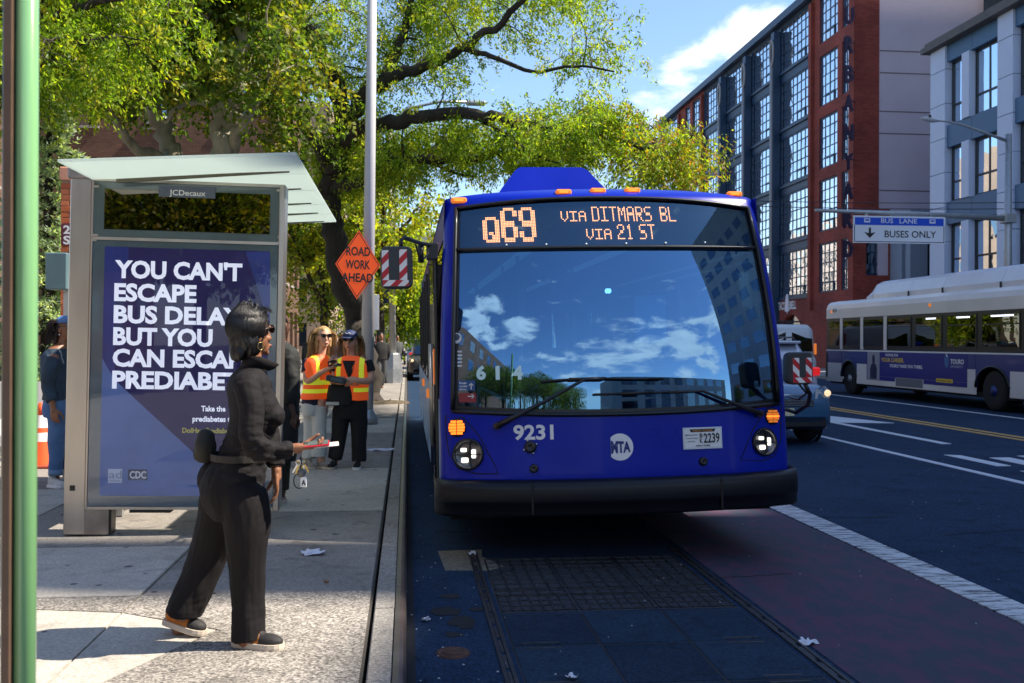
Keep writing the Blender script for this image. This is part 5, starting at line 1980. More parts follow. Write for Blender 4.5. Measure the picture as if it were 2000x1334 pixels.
# brick pillar, grey box and number plate seen beside the shelter
pb = P(128, 905, Z=.15)
PB = empty('brick_pillar', (pb.x + .065, pb.y + .2, .15), label='orange brick pillar behind the left side of the shelter', cat='pillar')
zt = P(128, 352, Y=pb.y + .2).z - .15
ob_ = [mat('orange_brick_a', (.50, .13, .045), .8, var=.15), mat('orange_brick_b', (.42, .10, .04), .8, var=.15), mat('orange_brick_c', (.56, .17, .07), .8, var=.15)]
MB().box(-.19, .19, .01, .38, 0, zt).build('mortar_core', mat('mortar', (.3, .2, .14), .9), PB)
z = 0
k = 0
while z < zt - .1 and k < 60:
    off = (k % 2) * .1
    for xx0, xx1 in (((-.2, 0), (0, .2)) if k % 2 else ((-.2, -.1), (-.1, .1), (.1, .2))):
        MB().box(xx0 + .004, xx1 - .004, -.003 * random.random(), .2, z + .004, z + .066, bev=.004).build('brick', random.choice(ob_), PB)
    z += .07
    k += 1
MB().box(-.21, .21, -.02, .40, zt, zt + .16, bev=.01).build('coping', mat('salmon_coping', (.55, .27, .18), .8, var=.15), PB)
cP = P(128, 457, Y=pb.y + .1)
NP = empty('number_plate', (cP.x, pb.y + .17, cP.z), label='dark red plate with white characters 2 S on the orange brick pillar', cat='sign')
MB().box(-.07, .1, -.02, .02, -.13, .13, bev=.004).build('plate', mat('plate_maroon', (.12, .02, .03), .5), NP)
put_text('plate_lettering', '2', lambda x, y: (-.04 + x, -.024, .01 + y), .10, WHITE, NP, width=.08, bold=.03)
put_text('plate_lettering', 'S', lambda x, y: (-.04 + x, -.024, -.115 + y), .10, WHITE, NP, width=.08, bold=.03)
c = P(115, 530, Y=10.9)
BX = empty('cabinet', (c.x, 10.9, 0), label='teal grey control cabinet on a post left of the shelter', cat='cabinet')
a = P(95, 566, Y=10.9); b2 = P(137, 495, Y=10.9)
MB().box(a.x - c.x, b2.x - c.x, -.1, .1, a.z, b2.z, bev=.01).build('housing', mat('cabinet_teal', (.10, .17, .19), .5, var=.15), BX)
MB().box(b2.x - c.x - .06, b2.x - c.x, -.02, .04, .15, a.z).build('post', GALV, BX)

# traffic cone and plastic barrier
cc_ = P(80, 912, Z=.15)
CN = empty('traffic_cone', cc_, label='orange traffic cone with white bands between the green column and shelter', cat='traffic cone')
cor = mat('cone_orange', (.80, .10, .02), .5, var=.08)
cwh = mat('cone_white', (.75, .72, .70), .5)
MB().box(-.2, .2, -.2, .2, 0, .035, bev=.01).build('cone_base', mat('cone_base_dark', (.35, .06, .03), .6), CN)
H_ = .74
rad = lambda h: .155 - .125 * h / H_
for (ha, hb, m_) in ((.035, .30, cor), (.30, .40, cwh), (.40, .455, cor), (.455, .60, cwh), (.60, H_, cor)):
    MB().lathe([(rad(ha), ha), (rad(hb), hb)], n=24, cap=(hb == H_)).build('cone_band', m_, CN)
bw = P(30, 900, Z=.15)
for k, (px, lab) in enumerate(((55, 'white plastic barrier block directly behind the traffic cone'), (150, 'white plastic barrier block behind the woman in denim'))):
    p_ = P(px, 893, Z=.15)
    o = empty('plastic_barrier', (p_.x, p_.y + .5, .15), label=lab, cat='barrier', group='white barrier blocks behind the shelter')
    q = MB()
    q.prism([(-.28, 0), (.28, 0), (.26, .25), (.12, .45), (.10, .92), (-.10, .92), (-.12, .45), (-.26, .25)], lambda y_, z_, d: (d, y_, z_), -.75, .75)
    q.build('body', mat('barrier_white', (.75, .74, .73), .5, var=.06), o)
    for s in (-.45, .45):
        MB().box(s - .12, s + .12, -.31, -.1, .05, .12).build('forklift_slot', mat('slot_grey', (.3, .3, .3), .6), o)
# iron railing behind
RLG = empty('iron_railing', (-12, 14.5, .15), label='black iron railing in front of the flats garden', cat='railing')
q = MB()
q.box(0, 9, -.02, .02, .15, .19); q.box(0, 9, -.02, .02, 1.05, 1.09)
q.build('rail', BLKPL, RLG)
base_me = MB().box(-.01, .01, -.01, .01, 0, 1.18).mesh('railing_bar', BLKPL)
for k in range(75):
    link_mesh('railing_bar', base_me, RLG, (k * .12, 0, 0))
# litter
def litter(px, py, sx, sy, m_, lab, seed, z=.152):
    c = P(px, py, Z=z)
    rr = random.Random(seed)
    q = MB()
    n = 5
    grid = [[(sx * (i / n - .5) + rr.uniform(-.012, .012) * sx * 6, sy * (j / n - .5) + rr.uniform(-.1, .1) * sy, max(.002, rr.uniform(-.004, .028))) for i in range(n + 1)] for j in range(n + 1)]
    vs = [p_ for r in grid for p_ in r]
    fs = [(j * (n + 1) + i, j * (n + 1) + i + 1, (j + 1) * (n + 1) + i + 1, (j + 1) * (n + 1) + i) for i in range(n) for j in range(n) if not ((i in (0, n - 1)) and (j in (0, n - 1)) and rr.random() < .6)]
    q.add(vs, fs)
    o = q.build('paper_scrap', m_, None, (c.x, c.y, z), fix=False)
    tag(o, lab, 'litter')
    o.rotation_euler.z = rr.uniform(-.3, .3)


tis = mat('tissue_white', (.68, .70, .78), .8)
litter(610, 1082, .16, .14, tis, 'crumpled white tissue on the pavement right of the walking woman', 3)
litter(742, 880, .36, .22, tis, 'flat sheet of white paper on the pavement near the kerb', 5)
litter(1578, 1256, .10, .07, tis, 'torn white scrap on the asphalt right of the vault covers', 8, .006)
litter(1116, 1324, .05, .05, tis, 'tiny white scrap on the nearest cover panels', 9, .016)
litter(832, 1212, .05, .04, tis, 'tiny white scrap in the gutter beside the kerb', 10, .004)
litter(923, 1083, .05, .03, tis, 'tiny white scrap on the painted sunlit road patch', 12, .012)
litter(637, 1140, .03, .02, mat('dry_leaf', (.35, .12, .03), .8), 'dry brown leaf on the pavement below the tissue', 13)
# ------------------------------------------------------------------ second bus, white with blue stripe
B2X, B2Y0, B2L = 13.9, 19.4, 12.5           # near-side plane, rear (near) end, length
B2 = empty('city_bus', (B2X, B2Y0, 0), label='white city bus with blue stripe and university advert stopped across the road', cat='bus')
wht = mat('bus_white_paint', (.74, .70, .68), .35, coat=.3, var=.06, vscale=.8)
stp = mat('bus_stripe_blue', (.012, .03, .20), .35, coat=.3)
# lower panels between wheel arches; y runs from near end (0) to far end
arches = [(2.35, 3.75), (10.25, 11.35)]
def side_poly(q, y0, y1, z0, z1, x=0, t=.04):
    q.box(x, x + t, y0, y1, z0, z1)
q = MB()
segs = [(0, 2.35), (3.75, 10.25), (11.35, 12.5)]
for a, c in segs:
    n_ = max(1, int((c - a) / 1.6))
    for k in range(n_):
        MB().box(0, .05, a + (c - a) * k / n_ + .006, a + (c - a) * (k + 1) / n_ - .006, .36, .98, bev=.008).build('skirt_panel', wht, B2)
for (a, c) in arches:
    q = MB()
    m_ = (a + c) / 2
    r_ = (c - a) / 2
    pts = [(m_ - r_ * math.cos(k * math.pi / 12), .55 + .52 * math.sin(k * math.pi / 12)) for k in range(13)]
    for k in range(12):
        q.prism([pts[k], pts[k + 1], (pts[k + 1][0], 1.4), (pts[k][0], 1.4)], lambda y, z, d: (d, y, z), .004, .05)
    q.build('wheel_arch_panel', stp, B2)
    q = MB()
    q.tube([(.0, y_, z_) for y_, z_ in pts], .03, 6)
    q.build('arch_trim', BLKPL, B2)
    MB().box(.3, .34, a, c, .2, 1.2).build('arch_liner', BLKPL, B2)
MB().box(-.002, .05, 0, 2.345, .985, 1.36).build('stripe_panel', stp, B2)
MB().box(-.002, .05, 3.755, 10.245, .985, 1.36).build('stripe_panel', stp, B2)
MB().box(-.002, .05, 11.355, 12.5, .985, 1.36).build('stripe_panel', stp, B2)
MB().box(-.006, .05, 0, 12.5, 1.362, 1.40).build('white_line', WHITE, B2)
MB().box(.01, .05, 0, 12.5, 1.40, 2.42).build('window_band', BLKPL, B2)
q = MB()
prof = [(0, 2.42), (0, 2.72), (.04, 2.86), (.14, 2.95), (.4, 3.0), (2.2, 3.0), (2.46, 2.95), (2.56, 2.86), (2.6, 2.72), (2.6, 2.42)]
q.prism(prof, lambda x, z, d: (x, d, z), 0, 12.5)
q.build('roof_band', wht, B2)
q = MB()
q.box(2.55, 2.6, 0, 12.5, .36, 2.42); q.box(0.05, 2.55, 0, .06, .36, 2.42)
q.build('body_panel', wht, B2)
MB().box(.05, 2.55, 12.42, 12.5, .5, 2.42).build('front_glass', GL_DK, B2)
MB().box(.1, 2.5, .1, 12.4, .3, .42).build('chassis', mat('chassis_black', (.01, .01, .01)), B2)
g2 = glassy('bus_window_glass', (.05, .06, .08), .13, (.75, .72, .7), wav=.12, wscale=.8)
wy = [(.25, 1.75), (1.95, 3.5), (3.7, 5.1), (5.3, 6.7), (6.9, 8.3), (8.5, 9.8), (10.0, 11.25), (11.45, 12.35)]
for (a, c) in wy:
    f = MB()
    f.box(-.004, .02, a, a + .05, 1.5, 2.36); f.box(-.004, .02, c - .05, c, 1.5, 2.36)
    f.box(-.004, .02, a + .05, c - .05, 1.5, 1.54); f.box(-.004, .02, a + .05, c - .05, 2.32, 2.36)
    f.box(-.003, .02, a + .05, c - .05, 2.07, 2.10)
    w_ = f.build('window', BLKG, B2)
    MB().box(.0, .008, a + .05, c - .05, 1.54, 2.07).build('pane', g2, w_)
    MB().box(.0, .008, a + .05, c - .05, 2.10, 2.32).build('pane', g2, w_)
for y_ in (8.4, 9.9, 11.35):
    MB().box(-.008, .012, y_ - .09, y_ + .09, 1.42, 2.41).build('window_post', wht, B2)
for (y_, l_) in ((.5, 1.0), (2.2, .9), (4.0, .6), (5.6, .5)):
    MB().box(-.006, -.002, y_, y_ + l_, 2.26, 2.30).build('lamp_reflection_strip', mat('lamp_reflection_glow', (.8, .8, .85), .4, emit=(.8, .85, 1), estr=.9), B2)  # lamp reflections painted on the glass as glowing strips
# roof pod
q = MB()
prof = [(.22, 2.96), (.2, 3.1), (.34, 3.40), (.55, 3.5), (2.05, 3.5), (2.26, 3.4), (2.4, 3.1), (2.38, 2.96)]
pw_ = mat('pod_white', (.78, .80, .86), .35, coat=.3, var=.04)
for (a, c) in ((.2, 3.0), (3.02, 5.6), (5.62, 7.4), (7.42, 9.6)):
    q = MB(); q.prism(prof, lambda x, z, d: (x, d, z), a, c); q.build('roof_pod', pw_, B2)
q = MB()
n8 = len(prof)
pe = [(x, 9.62, z) for x, z in prof]
pf_ = [(x * .9 + .13, 10.1 - (.0 if z > 3.2 else -.15), 2.96 + (z - 2.96) * .55) for x, z in prof]
q.add(pe + pf_, [(i, (i + 1) % n8, (i + 1) % n8 + n8, i + n8) for i in range(n8)] + [tuple(range(n8, 2 * n8))])
q.build('pod_nose', pw_, B2)
for y_ in (3.01, 5.61, 7.41):
    MB().box(.17, .2, y_ - .02, y_ + .02, 2.96, 3.1).build('pod_latch', BLKPL, B2)
for y_ in (5.9, 12.1):
    MB().box(-.012, .0, y_ - .06, y_ + .06, 2.60, 2.68, bev=.003).build('marker_lamp', AMBERD, B2)
put_text('fleet_number', '616', lambda x, y: (-.004, 12.0 - x, 2.62 + y), .14, KINK, B2, width=.3)
for y_, sd_ in ((3.05, 0), (10.82, 1)):
    wheel(B2, .20, y_, .49, .30, -1, (.62, .60, .62) if sd_ == 0 else (.30, .30, .32))
for y_ in (3.05, 10.82):
    wheel(B2, 2.4, y_, .49, .30, 1)
    MB().lathe([(.13, -.02), (.12, .0), (.02, .01)], (.06, y_, .49), 16, 'x').build('hub_cap', stp if y_ < 5 else GALV, B2)
# advert
adv = MB().box(-.008, -.003, 4.1, 9.55, .64, 1.36).build('advert', mat('advert_blue', (.010, .012, .20), .4), B2)
MB().box(-.0065, .0, 6.25, 7.75, .40, .63).build('advert_gap', mat('grey_flap', (.14, .15, .18), .5), B2)
MB().box(-.0085, -.003, 4.1, 6.2, .52, .635).build('advert_foot', mat('advert_blue', (.01, .012, .2)), B2)
MB().box(-.0085, -.003, 7.8, 9.55, .52, .635).build('advert_foot', mat('advert_blue', (.01, .012, .2)), B2)
av = lambda y, z: (lambda x, yy: (-.011, y - x, z + yy))
put_text('advert_lettering', 'PREPARE FOR', av(8.35, 1.24), .075, WHITE, adv, width=.75, bold=.02)
put_text('advert_lettering', 'YOUR CAREER.', av(8.62, 1.08), .115, mat('advert_yellow', (.75, .5, .05), .5), adv, width=1.35, bold=.03)
put_text('advert_lettering', 'TOURO TAKES YOU THERE.', av(8.1, .93), .085, WHITE, adv, width=1.85, bold=.03)
put_text('advert_lettering', 'TOURO', av(4.86, 1.1), .12, WHITE, adv, width=.62, bold=.03)
put_text('advert_lettering', 'UNIVERSITY', av(4.86, 1.0), .06, mat('advert_grey', (.4, .42, .55), .5), adv, width=.58)
q = MB(); q.prism([(-.10, .2), (.10, .2), (.1, .0), (0, -.12), (-.1, .0)], lambda y, z, d: (d, 5.05 + y, 1.08 + z), -.012, -.008); q.build('shield_mark', mat('shield_blue', (.05, .14, .35), .5), adv)
q = MB(); q.prism([(-.08, 0), (.0, .0), (.05, .1), (-.02, .06)], lambda y, z, d: (d, 5.05 + y, 1.27 + z), -.012, -.008); q.build('flame_mark', WHITE, adv)
MB().box(-.011, -.004, 4.75, 5.55, .60, .70).build('yellow_box', mat('advert_yellow', (.75, .5, .05)), adv)
put_text('advert_lettering', 'GET MORE TO GIVE', lambda x, yy: (-.014, 5.5 - x, .63 + yy), .035, KINK, adv, width=.68)
ph = MB().box(-.011, -.004, 8.72, 9.5, .53, 1.36).build('advert_photo', mat('photo_grey', (.30, .30, .36), .5), adv)
q = MB(); q.prism([(-.2, 0), (.2, 0), (.22, .3), (.16, .42), (.07, .46), (.09, .6), (.05, .72), (-.05, .72), (-.09, .6), (-.07, .46), (-.16, .42), (-.22, .3)], lambda y, z, d: (d, 9.1 + y, .55 + z), -.013, -.011); q.build('photo_figure', mat('photo_navy', (.012, .012, .06), .5), ph)
MB().box(-.02, -.0, 12.4, 12.5, .5, 1.3).build('front_corner', BLKPL, B2)
# flag decal
fl_ = MB().box(-.012, -.005, 0.55, 1.5, 1.62, 1.98).build('flag_decal', mat('flag_white', (.55, .5, .55), .5), B2)
for k in range(4):
    MB().box(-.015, -.012, .55, 1.5 - (.42 if k > 1 else 0), 1.62 + k * .103, 1.62 + k * .103 + .05).build('flag_stripe', mat('flag_red', (.35, .03, .08), .5), fl_)
MB().box(-.016, -.012, 1.08, 1.5, 1.79, 1.98).build('flag_canton', mat('flag_blue', (.02, .03, .12), .5), fl_)

# ------------------------------------------------------------------ cars: front faces -y at y = 0
def rrect(hwid, z0, z1, n=4, r=.12, taper=0.0):
    pts = []
    h = z1 - z0
    r = min(r, h * .45)
    for cx, cz, a0 in ((hwid - r, z1 - r, 0), (-(hwid - r), z1 - r, 90), (-(hwid - r), z0 + r, 180), (hwid - r, z0 + r, 270)):
        for k in range(n + 1):
            a = math.radians(a0 + k * 90 / n)
            x = cx + r * math.cos(a)
            z = cz + r * math.sin(a)
            x *= 1 - taper * max(0, (z - z0) / h)
            pts.append((x, z))
    return pts


def loft_y(mb, rings, mi=None):
    n = len(rings[0][1])
    vs = [(x, y, z) for y, r in rings for x, z in r]
    fs = [(i * n + j, i * n + (j + 1) % n, (i + 1) * n + (j + 1) % n, (i + 1) * n + j) for i in range(len(rings) - 1) for j in range(n)]
    fs += [tuple(range(n - 1, -1, -1)), tuple((len(rings) - 1) * n + j for j in range(n))]
    mb.add(vs, fs, True, mi)


def car(name, loc_, rotz, paint, label, kind='suv', facing='front', cat='car'):
    o = empty(name, loc_, (0, 0, rotz), label=label, cat=cat)
    L_ = 4.6 if kind == 'suv' else 5.3
    W_ = .92 if kind == 'suv' else .98
    H_ = 1.68 if kind == 'suv' else 2.2
    belt = 1.02 if kind == 'suv' else 1.15
    q = MB()
    if kind == 'suv':
        st = [(0, .72, .38, .70), (.04, .80, .30, .82), (.16, .87, .25, .92), (.5, .91, .24, .98), (1.1, .92, .24, 1.03), (2.2, .92, .24, 1.05), (3.6, .92, .25, 1.07), (4.3, .90, .28, 1.05), (4.55, .84, .36, 1.0), (4.6, .78, .42, .9)]
    else:
        st = [(0, .80, .38, .75), (.06, .88, .30, .95), (.3, .95, .26, 1.08), (.9, .98, .26, 1.2), (2.5, .98, .26, 1.25), (5.1, .98, .28, 1.25), (5.3, .92, .34, 1.2)]
    loft_y(q, [(y, rrect(h, a, c, r=.16, taper=.05)) for y, h, a, c in st])
    q.build('body', paint, o)
    q = MB()
    if kind == 'suv':
        gh = [(1.0, .74, belt - .05, belt + .01), (1.35, .76, belt - .05, 1.28), (1.85, .74, belt - .05, 1.58), (2.3, .72, belt - .05, H_ - .02), (3.3, .71, belt - .05, H_), (4.0, .70, belt - .05, H_ - .04), (4.3, .70, belt - .05, 1.45), (4.5, .72, belt - .05, 1.1)]
        tp = .12
    else:
        gh = [(.9, .86, 1.1, 1.2), (1.3, .88, 1.1, 1.6), (1.8, .87, 1.1, 2.05), (2.2, .87, 1.1, H_), (5.0, .87, 1.1, H_), (5.28, .85, 1.1, H_ - .1)]
        tp = .10
    loft_y(q, [(y, rrect(h, a, c, r=.14, taper=tp)) for y, h, a, c in gh])
    q.build('cabin', paint, o)
    cg = glassy('car_glass', (.04, .06, .08), .10, (.6, .75, .9))
    # windscreen and rear window
    q = MB()
    wl = [(1.0, 1.065, .62), (1.35, 1.305, .60), (1.85, 1.605, .57), (2.12, 1.655, .56)] if kind == 'suv' else [(.88, 1.22, .72), (1.29, 1.62, .72), (1.79, 2.07, .70), (2.0, 2.14, .69)]
    vs_ = [(s * wd, y_ - .012, z_ + .008) for y_, z_, wd in wl for s in (-1, 1)]
    q.add(vs_, [(i * 2, i * 2 + 1, i * 2 + 3, i * 2 + 2) for i in range(3)], True)
    q.build('windscreen', cg, o, fix=False)
    if kind == 'suv':
        q = MB(); q.add([(-.60, 4.525, 1.12), (.60, 4.525, 1.12), (.52, 4.14, 1.55), (-.52, 4.14, 1.55)], [(0, 1, 2, 3)]); q.build('rear_window', cg, o, fix=False)
        MB().box(-.55, .55, 4.02, 4.32, 1.60, 1.66, bev=.02).build('spoiler', paint, o)
        for s in (-1, 1):
            MB().box(s * .60, s * .86, 4.42, 4.62, .92, 1.10, bev=.03).build('tail_light', mat('tail_red', (.35, .01, .015), .3, emit=(1, .02, .02), estr=.25), o)
            MB().tube([(s * .60, 2.1, 1.66), (s * .60, 2.3, 1.74), (s * .60, 3.7, 1.74), (s * .60, 3.9, 1.66)], .02, 6).build('roof_rail', BLKPL, o)
        MB().box(-.75, .75, 4.5, 4.64, .40, .62, bev=.03).build('rear_bumper', paint, o)
        MB().box(-.25, .25, 4.60, 4.625, .72, .86).build('rear_plate', mat('plate_cream', (.7, .65, .4), .5), o)
    else:
        for s in (-1, 1):
            MB().box(s * .84, s * .90, 5.2, 5.32, 1.25, 1.6, bev=.02).build('tail_light', AMBERD, o)
            q = MB(); q.add([(s * .1, 5.305, 1.35), (s * .78, 5.3, 1.35), (s * .74, 5.27, 1.95), (s * .1, 5.28, 1.95)], [(0, 1, 2, 3)]); q.build('rear_window', cg, o, fix=False)
        MB().tube([(-.7, 2.6, H_ + .1), (.7, 2.6, H_ + .1)], .02, 6).build('roof_bar', BLKPL, o)
        MB().box(-.72, .72, 2.4, 4.6, H_ + .08, H_ + .12, bev=.01).build('roof_rack', BLKPL, o)
    for s in (-1, 1):
        q = MB()
        if kind == 'suv':
            zt_ = 1.56
            xx = lambda z: s * (.745 * (1 - .12 * (z - .97) / .7) + .008)
            for (ya, yb, yc, yd) in ((1.45, 2.45, 2.45, 2.05), (2.52, 3.3, 3.3, 2.52), (3.37, 4.2, 3.95, 3.37)):
                q.quad((xx(1.08), ya, 1.08), (xx(1.08), yb, 1.08), (xx(zt_), yc, zt_), (xx(zt_), yd, zt_))
        else:
            xx = lambda z: s * (.885 * (1 - .10 * (z - 1.1) / 1.1) + .008)
            q.quad((xx(1.3), 1.5, 1.3), (xx(1.3), 2.4, 1.3), (xx(1.95), 2.4, 1.95), (xx(1.95), 1.95, 1.95))
        q.build('side_glass', cg, o, fix=False)
        # headlight: swept bowl under clear cover
        hz = .80 if kind == 'suv' else .85
        hb = MB()
        hb.add([(s * .52, .06, hz - .06), (s * .80, .12, hz - .05), (s * .90, .34, hz + .04), (s * .87, .42, hz + .13), (s * .70, .20, hz + .13), (s * .55, .10, hz + .08)],
               [(0, 1, 2, 3, 4, 5)] if s > 0 else [(5, 4, 3, 2, 1, 0)])
        hb.v = [(x_, y_ - .055, z_) for x_, y_, z_ in hb.v]
        h_ = hb.build('headlight', mat('car_lamp', (.55, .56, .55), .15, .4, coat=1), o, fix=False)
        MB().lathe([(.05, -.02), (.055, .0), (.01, .01)], (s * .74, .03, hz + .03), 12, 'y').build('lamp_bulb', mat('lamp_warm', (.8, .6, .3), .3, emit=(1, .7, .4), estr=.5), h_)
        MB().box(s * .94, s * 1.10, 1.5, 1.62, 1.0, 1.14, bev=.03).build('door_mirror', paint, o)
        for yy in (.92, L_ - .95):
            wheel(o, s * (W_ - .12), yy, .35, .22, s, (.34, .34, .35))
            q = MB()
            q.lathe([(.37, -.03), (.41, -.03), (.41, .012), (.37, .012)], (s * (W_ - .008), yy, .36), 24, 'x', cap=False)
            q.build('arch_trim', BLKPL, o)
    MB().box(-.5, .5, -.02, .05, .62, .74, bev=.015).build('grille', mat('grille_dark', (.03, .035, .04), .4), o)
    q = MB()
    for k in range(3):
        q.box(-.48, .48, -.03, -.018, .635 + k * .035, .65 + k * .035)
    q.build('grille_bar', chrome, o)
    MB().box(-.74, .74, .0, .1, .27, .50, bev=.04).build('lower_bumper', BLKPL, o)
    MB().box(-.16, .16, -.035, -.02, .48, .60).build('number_plate', mat('plate_cream', (.7, .65, .4)), o)
    MB().tube([(-.38, -.02, .80), (.38, -.02, .80)], .012, 6).build('chrome_strip', chrome, o)
    return o


blue_car = mat('car_blue_paint', (.035, .12, .23), .25, .2, coat=.7)
silver = mat('car_silver', (.45, .50, .60), .3, .3, coat=.7)
vanw = mat('van_white', (.62, .64, .68), .35, coat=.4)
car('parked_car', (5.85, 15.0, 0), math.radians(3), blue_car, 'pale blue suv facing the camera beside the blue bus, half hidden by its mirror')
car('parked_car', (7.9, 25.0, 0), math.pi, silver, 'silver suv seen from behind with red tail light, between the blue suv and white van') 
car('delivery_van', (11.9, 35.4, 0), math.pi, vanw, 'white van with a roof rack beyond the silver suv', kind='van', cat='van')
car('delivery_van', (1.35, 52, 0), 0, vanw, 'white van far down the kerb lane left of the blue bus', kind='van', cat='van')
car('parked_car', (1.2, 62, 0), 0, mat('car_dark', (.03, .03, .035), .3, coat=.6), 'dark car parked behind the distant kerbside van')
car('parked_car', (.95, 40.5, 0), 0, mat('car_dark', (.03, .03, .035), .3, coat=.6), 'dark suv at the kerb in front of the distant kerbside van')
# ------------------------------------------------------------------ people
def ellip(c, r, n=14, m=9, axes=None):
    """closed ellipsoid; axes = three unit vectors"""
    c = Vector(c)
    ax = axes or (Vector((1, 0, 0)), Vector((0, 1, 0)), Vector((0, 0, 1)))
    vs = [c - ax[2] * r[2]]
    for i in range(1, m):
        ph = -math.pi / 2 + math.pi * i / m
        for j in range(n):
            a = math.tau * j / n
            vs.append(c + ax[0] * r[0] * math.cos(ph) * math.cos(a) + ax[1] * r[1] * math.cos(ph) * math.sin(a) + ax[2] * r[2] * math.sin(ph))
    vs.append(c + ax[2] * r[2])
    fs = [(0, 1 + (j + 1) % n, 1 + j) for j in range(n)]
    for i in range(m - 2):
        for j in range(n):
            a = 1 + i * n + j
            b = 1 + i * n + (j + 1) % n
            fs.append((a, b, b + n, a + n))
    top = len(vs) - 1
    fs += [(1 + (m - 2) * n + j, 1 + (m - 2) * n + (j + 1) % n, top) for j in range(n)]
    return vs, fs


def cr_interp(P_, k=4):
    """Catmull-Rom through rows of numbers"""
    P_ = [np.array(p, float) for p in P_]
    out_ = []
    n = len(P_)
    for i in range(n - 1):
        p0 = P_[max(0, i - 1)]; p1 = P_[i]; p2 = P_[i + 1]; p3 = P_[min(n - 1, i + 2)]
        for j in range(k):
            t = j / k
            out_.append(.5 * ((2 * p1) + (-p0 + p2) * t + (2 * p0 - 5 * p1 + 4 * p2 - p3) * t * t + (-p0 + 3 * p1 - 3 * p2 + p3) * t ** 3))
    out_.append(P_[-1])
    return out_


def limb(pts, rads, n=14, k=4, flat=1.0, fdir=None):
    """rounded tapered closed tube through joints"""
    rows = cr_interp([list(p) + [r] for p, r in zip(pts, rads)], k)
    b = MB()
    pp = [Vector(r[:3]) for r in rows]
    rr = [max(.002, r[3]) for r in rows]
    d0 = (pp[0] - pp[1]).normalized(); d1 = (pp[-1] - pp[-2]).normalized()
    P0 = [pp[0] + d0 * rr[0] * .8, pp[0] + d0 * rr[0] * .5]
    P1 = [pp[-1] + d1 * rr[-1] * .5, pp[-1] + d1 * rr[-1] * .8]
    b.tube(P0 + pp + P1, [rr[0] * .3, rr[0] * .8] + rr + [rr[-1] * .8, rr[-1] * .3], n)
    return b.v, b.f


def limb_flat(pts, rads, n=14, k=4):
    rows = cr_interp([list(p) + [r] for p, r in zip(pts, rads)], k)
    b = MB()
    b.tube([Vector(r[:3]) for r in rows], [max(.002, r[3]) for r in rows], n)
    return b.v, b.f


def trunk_rings(rows, h, k=4, n=24):
    """rows: (a, b, z, halfwidth, front, back); h heading radians -> closed loft"""
    f = Vector((math.cos(h), math.sin(h), 0)); r = Vector((math.sin(h), -math.cos(h), 0))
    R = cr_interp(rows, k)
    vs = []
    for row in R:
        c = Vector(row[:3])
        for j in range(n):
            a = math.tau * j / n
            s_ = math.sin(a); co = math.cos(a)
            e = 2.4
            cx = math.copysign(abs(co) ** (2 / e), co); sx = math.copysign(abs(s_) ** (2 / e), s_)
            vs.append(c + r * row[3] * cx + f * (row[4] if sx > 0 else row[5]) * sx)
    fs = []
    m = len(R)
    for i in range(m - 1):
        for j in range(n):
            fs.append((i * n + j, i * n + (j + 1) % n, (i + 1) * n + (j + 1) % n, (i + 1) * n + j))
    fs.append(tuple(range(n - 1, -1, -1))); fs.append(tuple((m - 1) * n + j for j in range(n)))
    return vs, fs


def union(name, shapes, mats, parent, voxel=.008, smooth=3, disp=None, fac=.5, matfn=None, keep=None):
    b = MB()
    for vs, fs in shapes:
        b.add(vs, fs)
    me = b.mesh(name, mats)
    o = bpy.data.objects.new('tmp', me)
    COL.objects.link(o)
    md = o.modifiers.new('r', 'REMESH'); md.mode = 'VOXEL'; md.voxel_size = voxel; md.use_smooth_shade = True
    ms = o.modifiers.new('s', 'SMOOTH'); ms.iterations = smooth; ms.factor = fac
    dg = bpy.context.evaluated_depsgraph_get()
    nm = bpy.data.meshes.new_from_object(o.evaluated_get(dg))
    bpy.data.objects.remove(o)
    nm.name = name
    if disp:
        n = len(nm.vertices)
        co = np.empty(n * 3); nm.vertices.foreach_get('co', co); co = co.reshape(-1, 3)
        no = np.empty(n * 3); nm.vertices.foreach_get('normal', no); no = no.reshape(-1, 3)
        amt = np.array([disp(Vector(c)) for c in co])
        co += no * amt[:, None]
        nm.vertices.foreach_set('co', co.ravel())
    nm.materials.clear()
    for m in (mats if isinstance(mats, (list, tuple)) else [mats]):
        nm.materials.append(m)
    if matfn:
        idx = [matfn(p.center) for p in nm.polygons]
        nm.polygons.foreach_set('material_index', idx)
    nm.polygons.foreach_set('use_smooth', [True] * len(nm.polygons))
    nm.update()
    return link_mesh(name, nm, parent)


def head_shapes(c, h, pitch=0.0, s=1.0):
    f0 = Vector((math.cos(h), math.sin(h), 0)); r = Vector((math.sin(h), -math.cos(h), 0)); u0 = Vector((0, 0, 1))
    f = f0 * math.cos(pitch) + u0 * math.sin(pitch); u = u0 * math.cos(pitch) - f0 * math.sin(pitch)
    c = Vector(c)
    at = lambda x, y, z: c + (r * x + f * y + u * z) * s
    E = lambda p, rad: ellip(at(*p), tuple(q * s for q in rad), axes=(r, f, u))
    sh_ = [E((0, -.012, .035), (.074, .092, .088)), E((0, .02, -.02), (.062, .068, .075)), E((0, .038, -.062), (.042, .048, .040)),
           E((0, .072, -.088), (.020, .016, .016)), E((0, .078, .035), (.05, .014, .014)), E((-.035, .062, -.02), (.022, .018, .018)), E((.035, .062, -.02), (.022, .018, .018)),
           E((0, .088, -.052), (.022, .010, .006)), E((0, .086, -.062), (.019, .010, .007)),
           E((.074, -.005, -.005), (.008, .018, .030)), E((-.074, -.005, -.005), (.008, .018, .030))]
    sh_.append(limb([at(0, .082, .03), at(0, .092, .0), at(0, .099, -.022)], [.007 * s, .009 * s, .0115 * s], 8, 2))
    return sh_, at, (r, f, u)


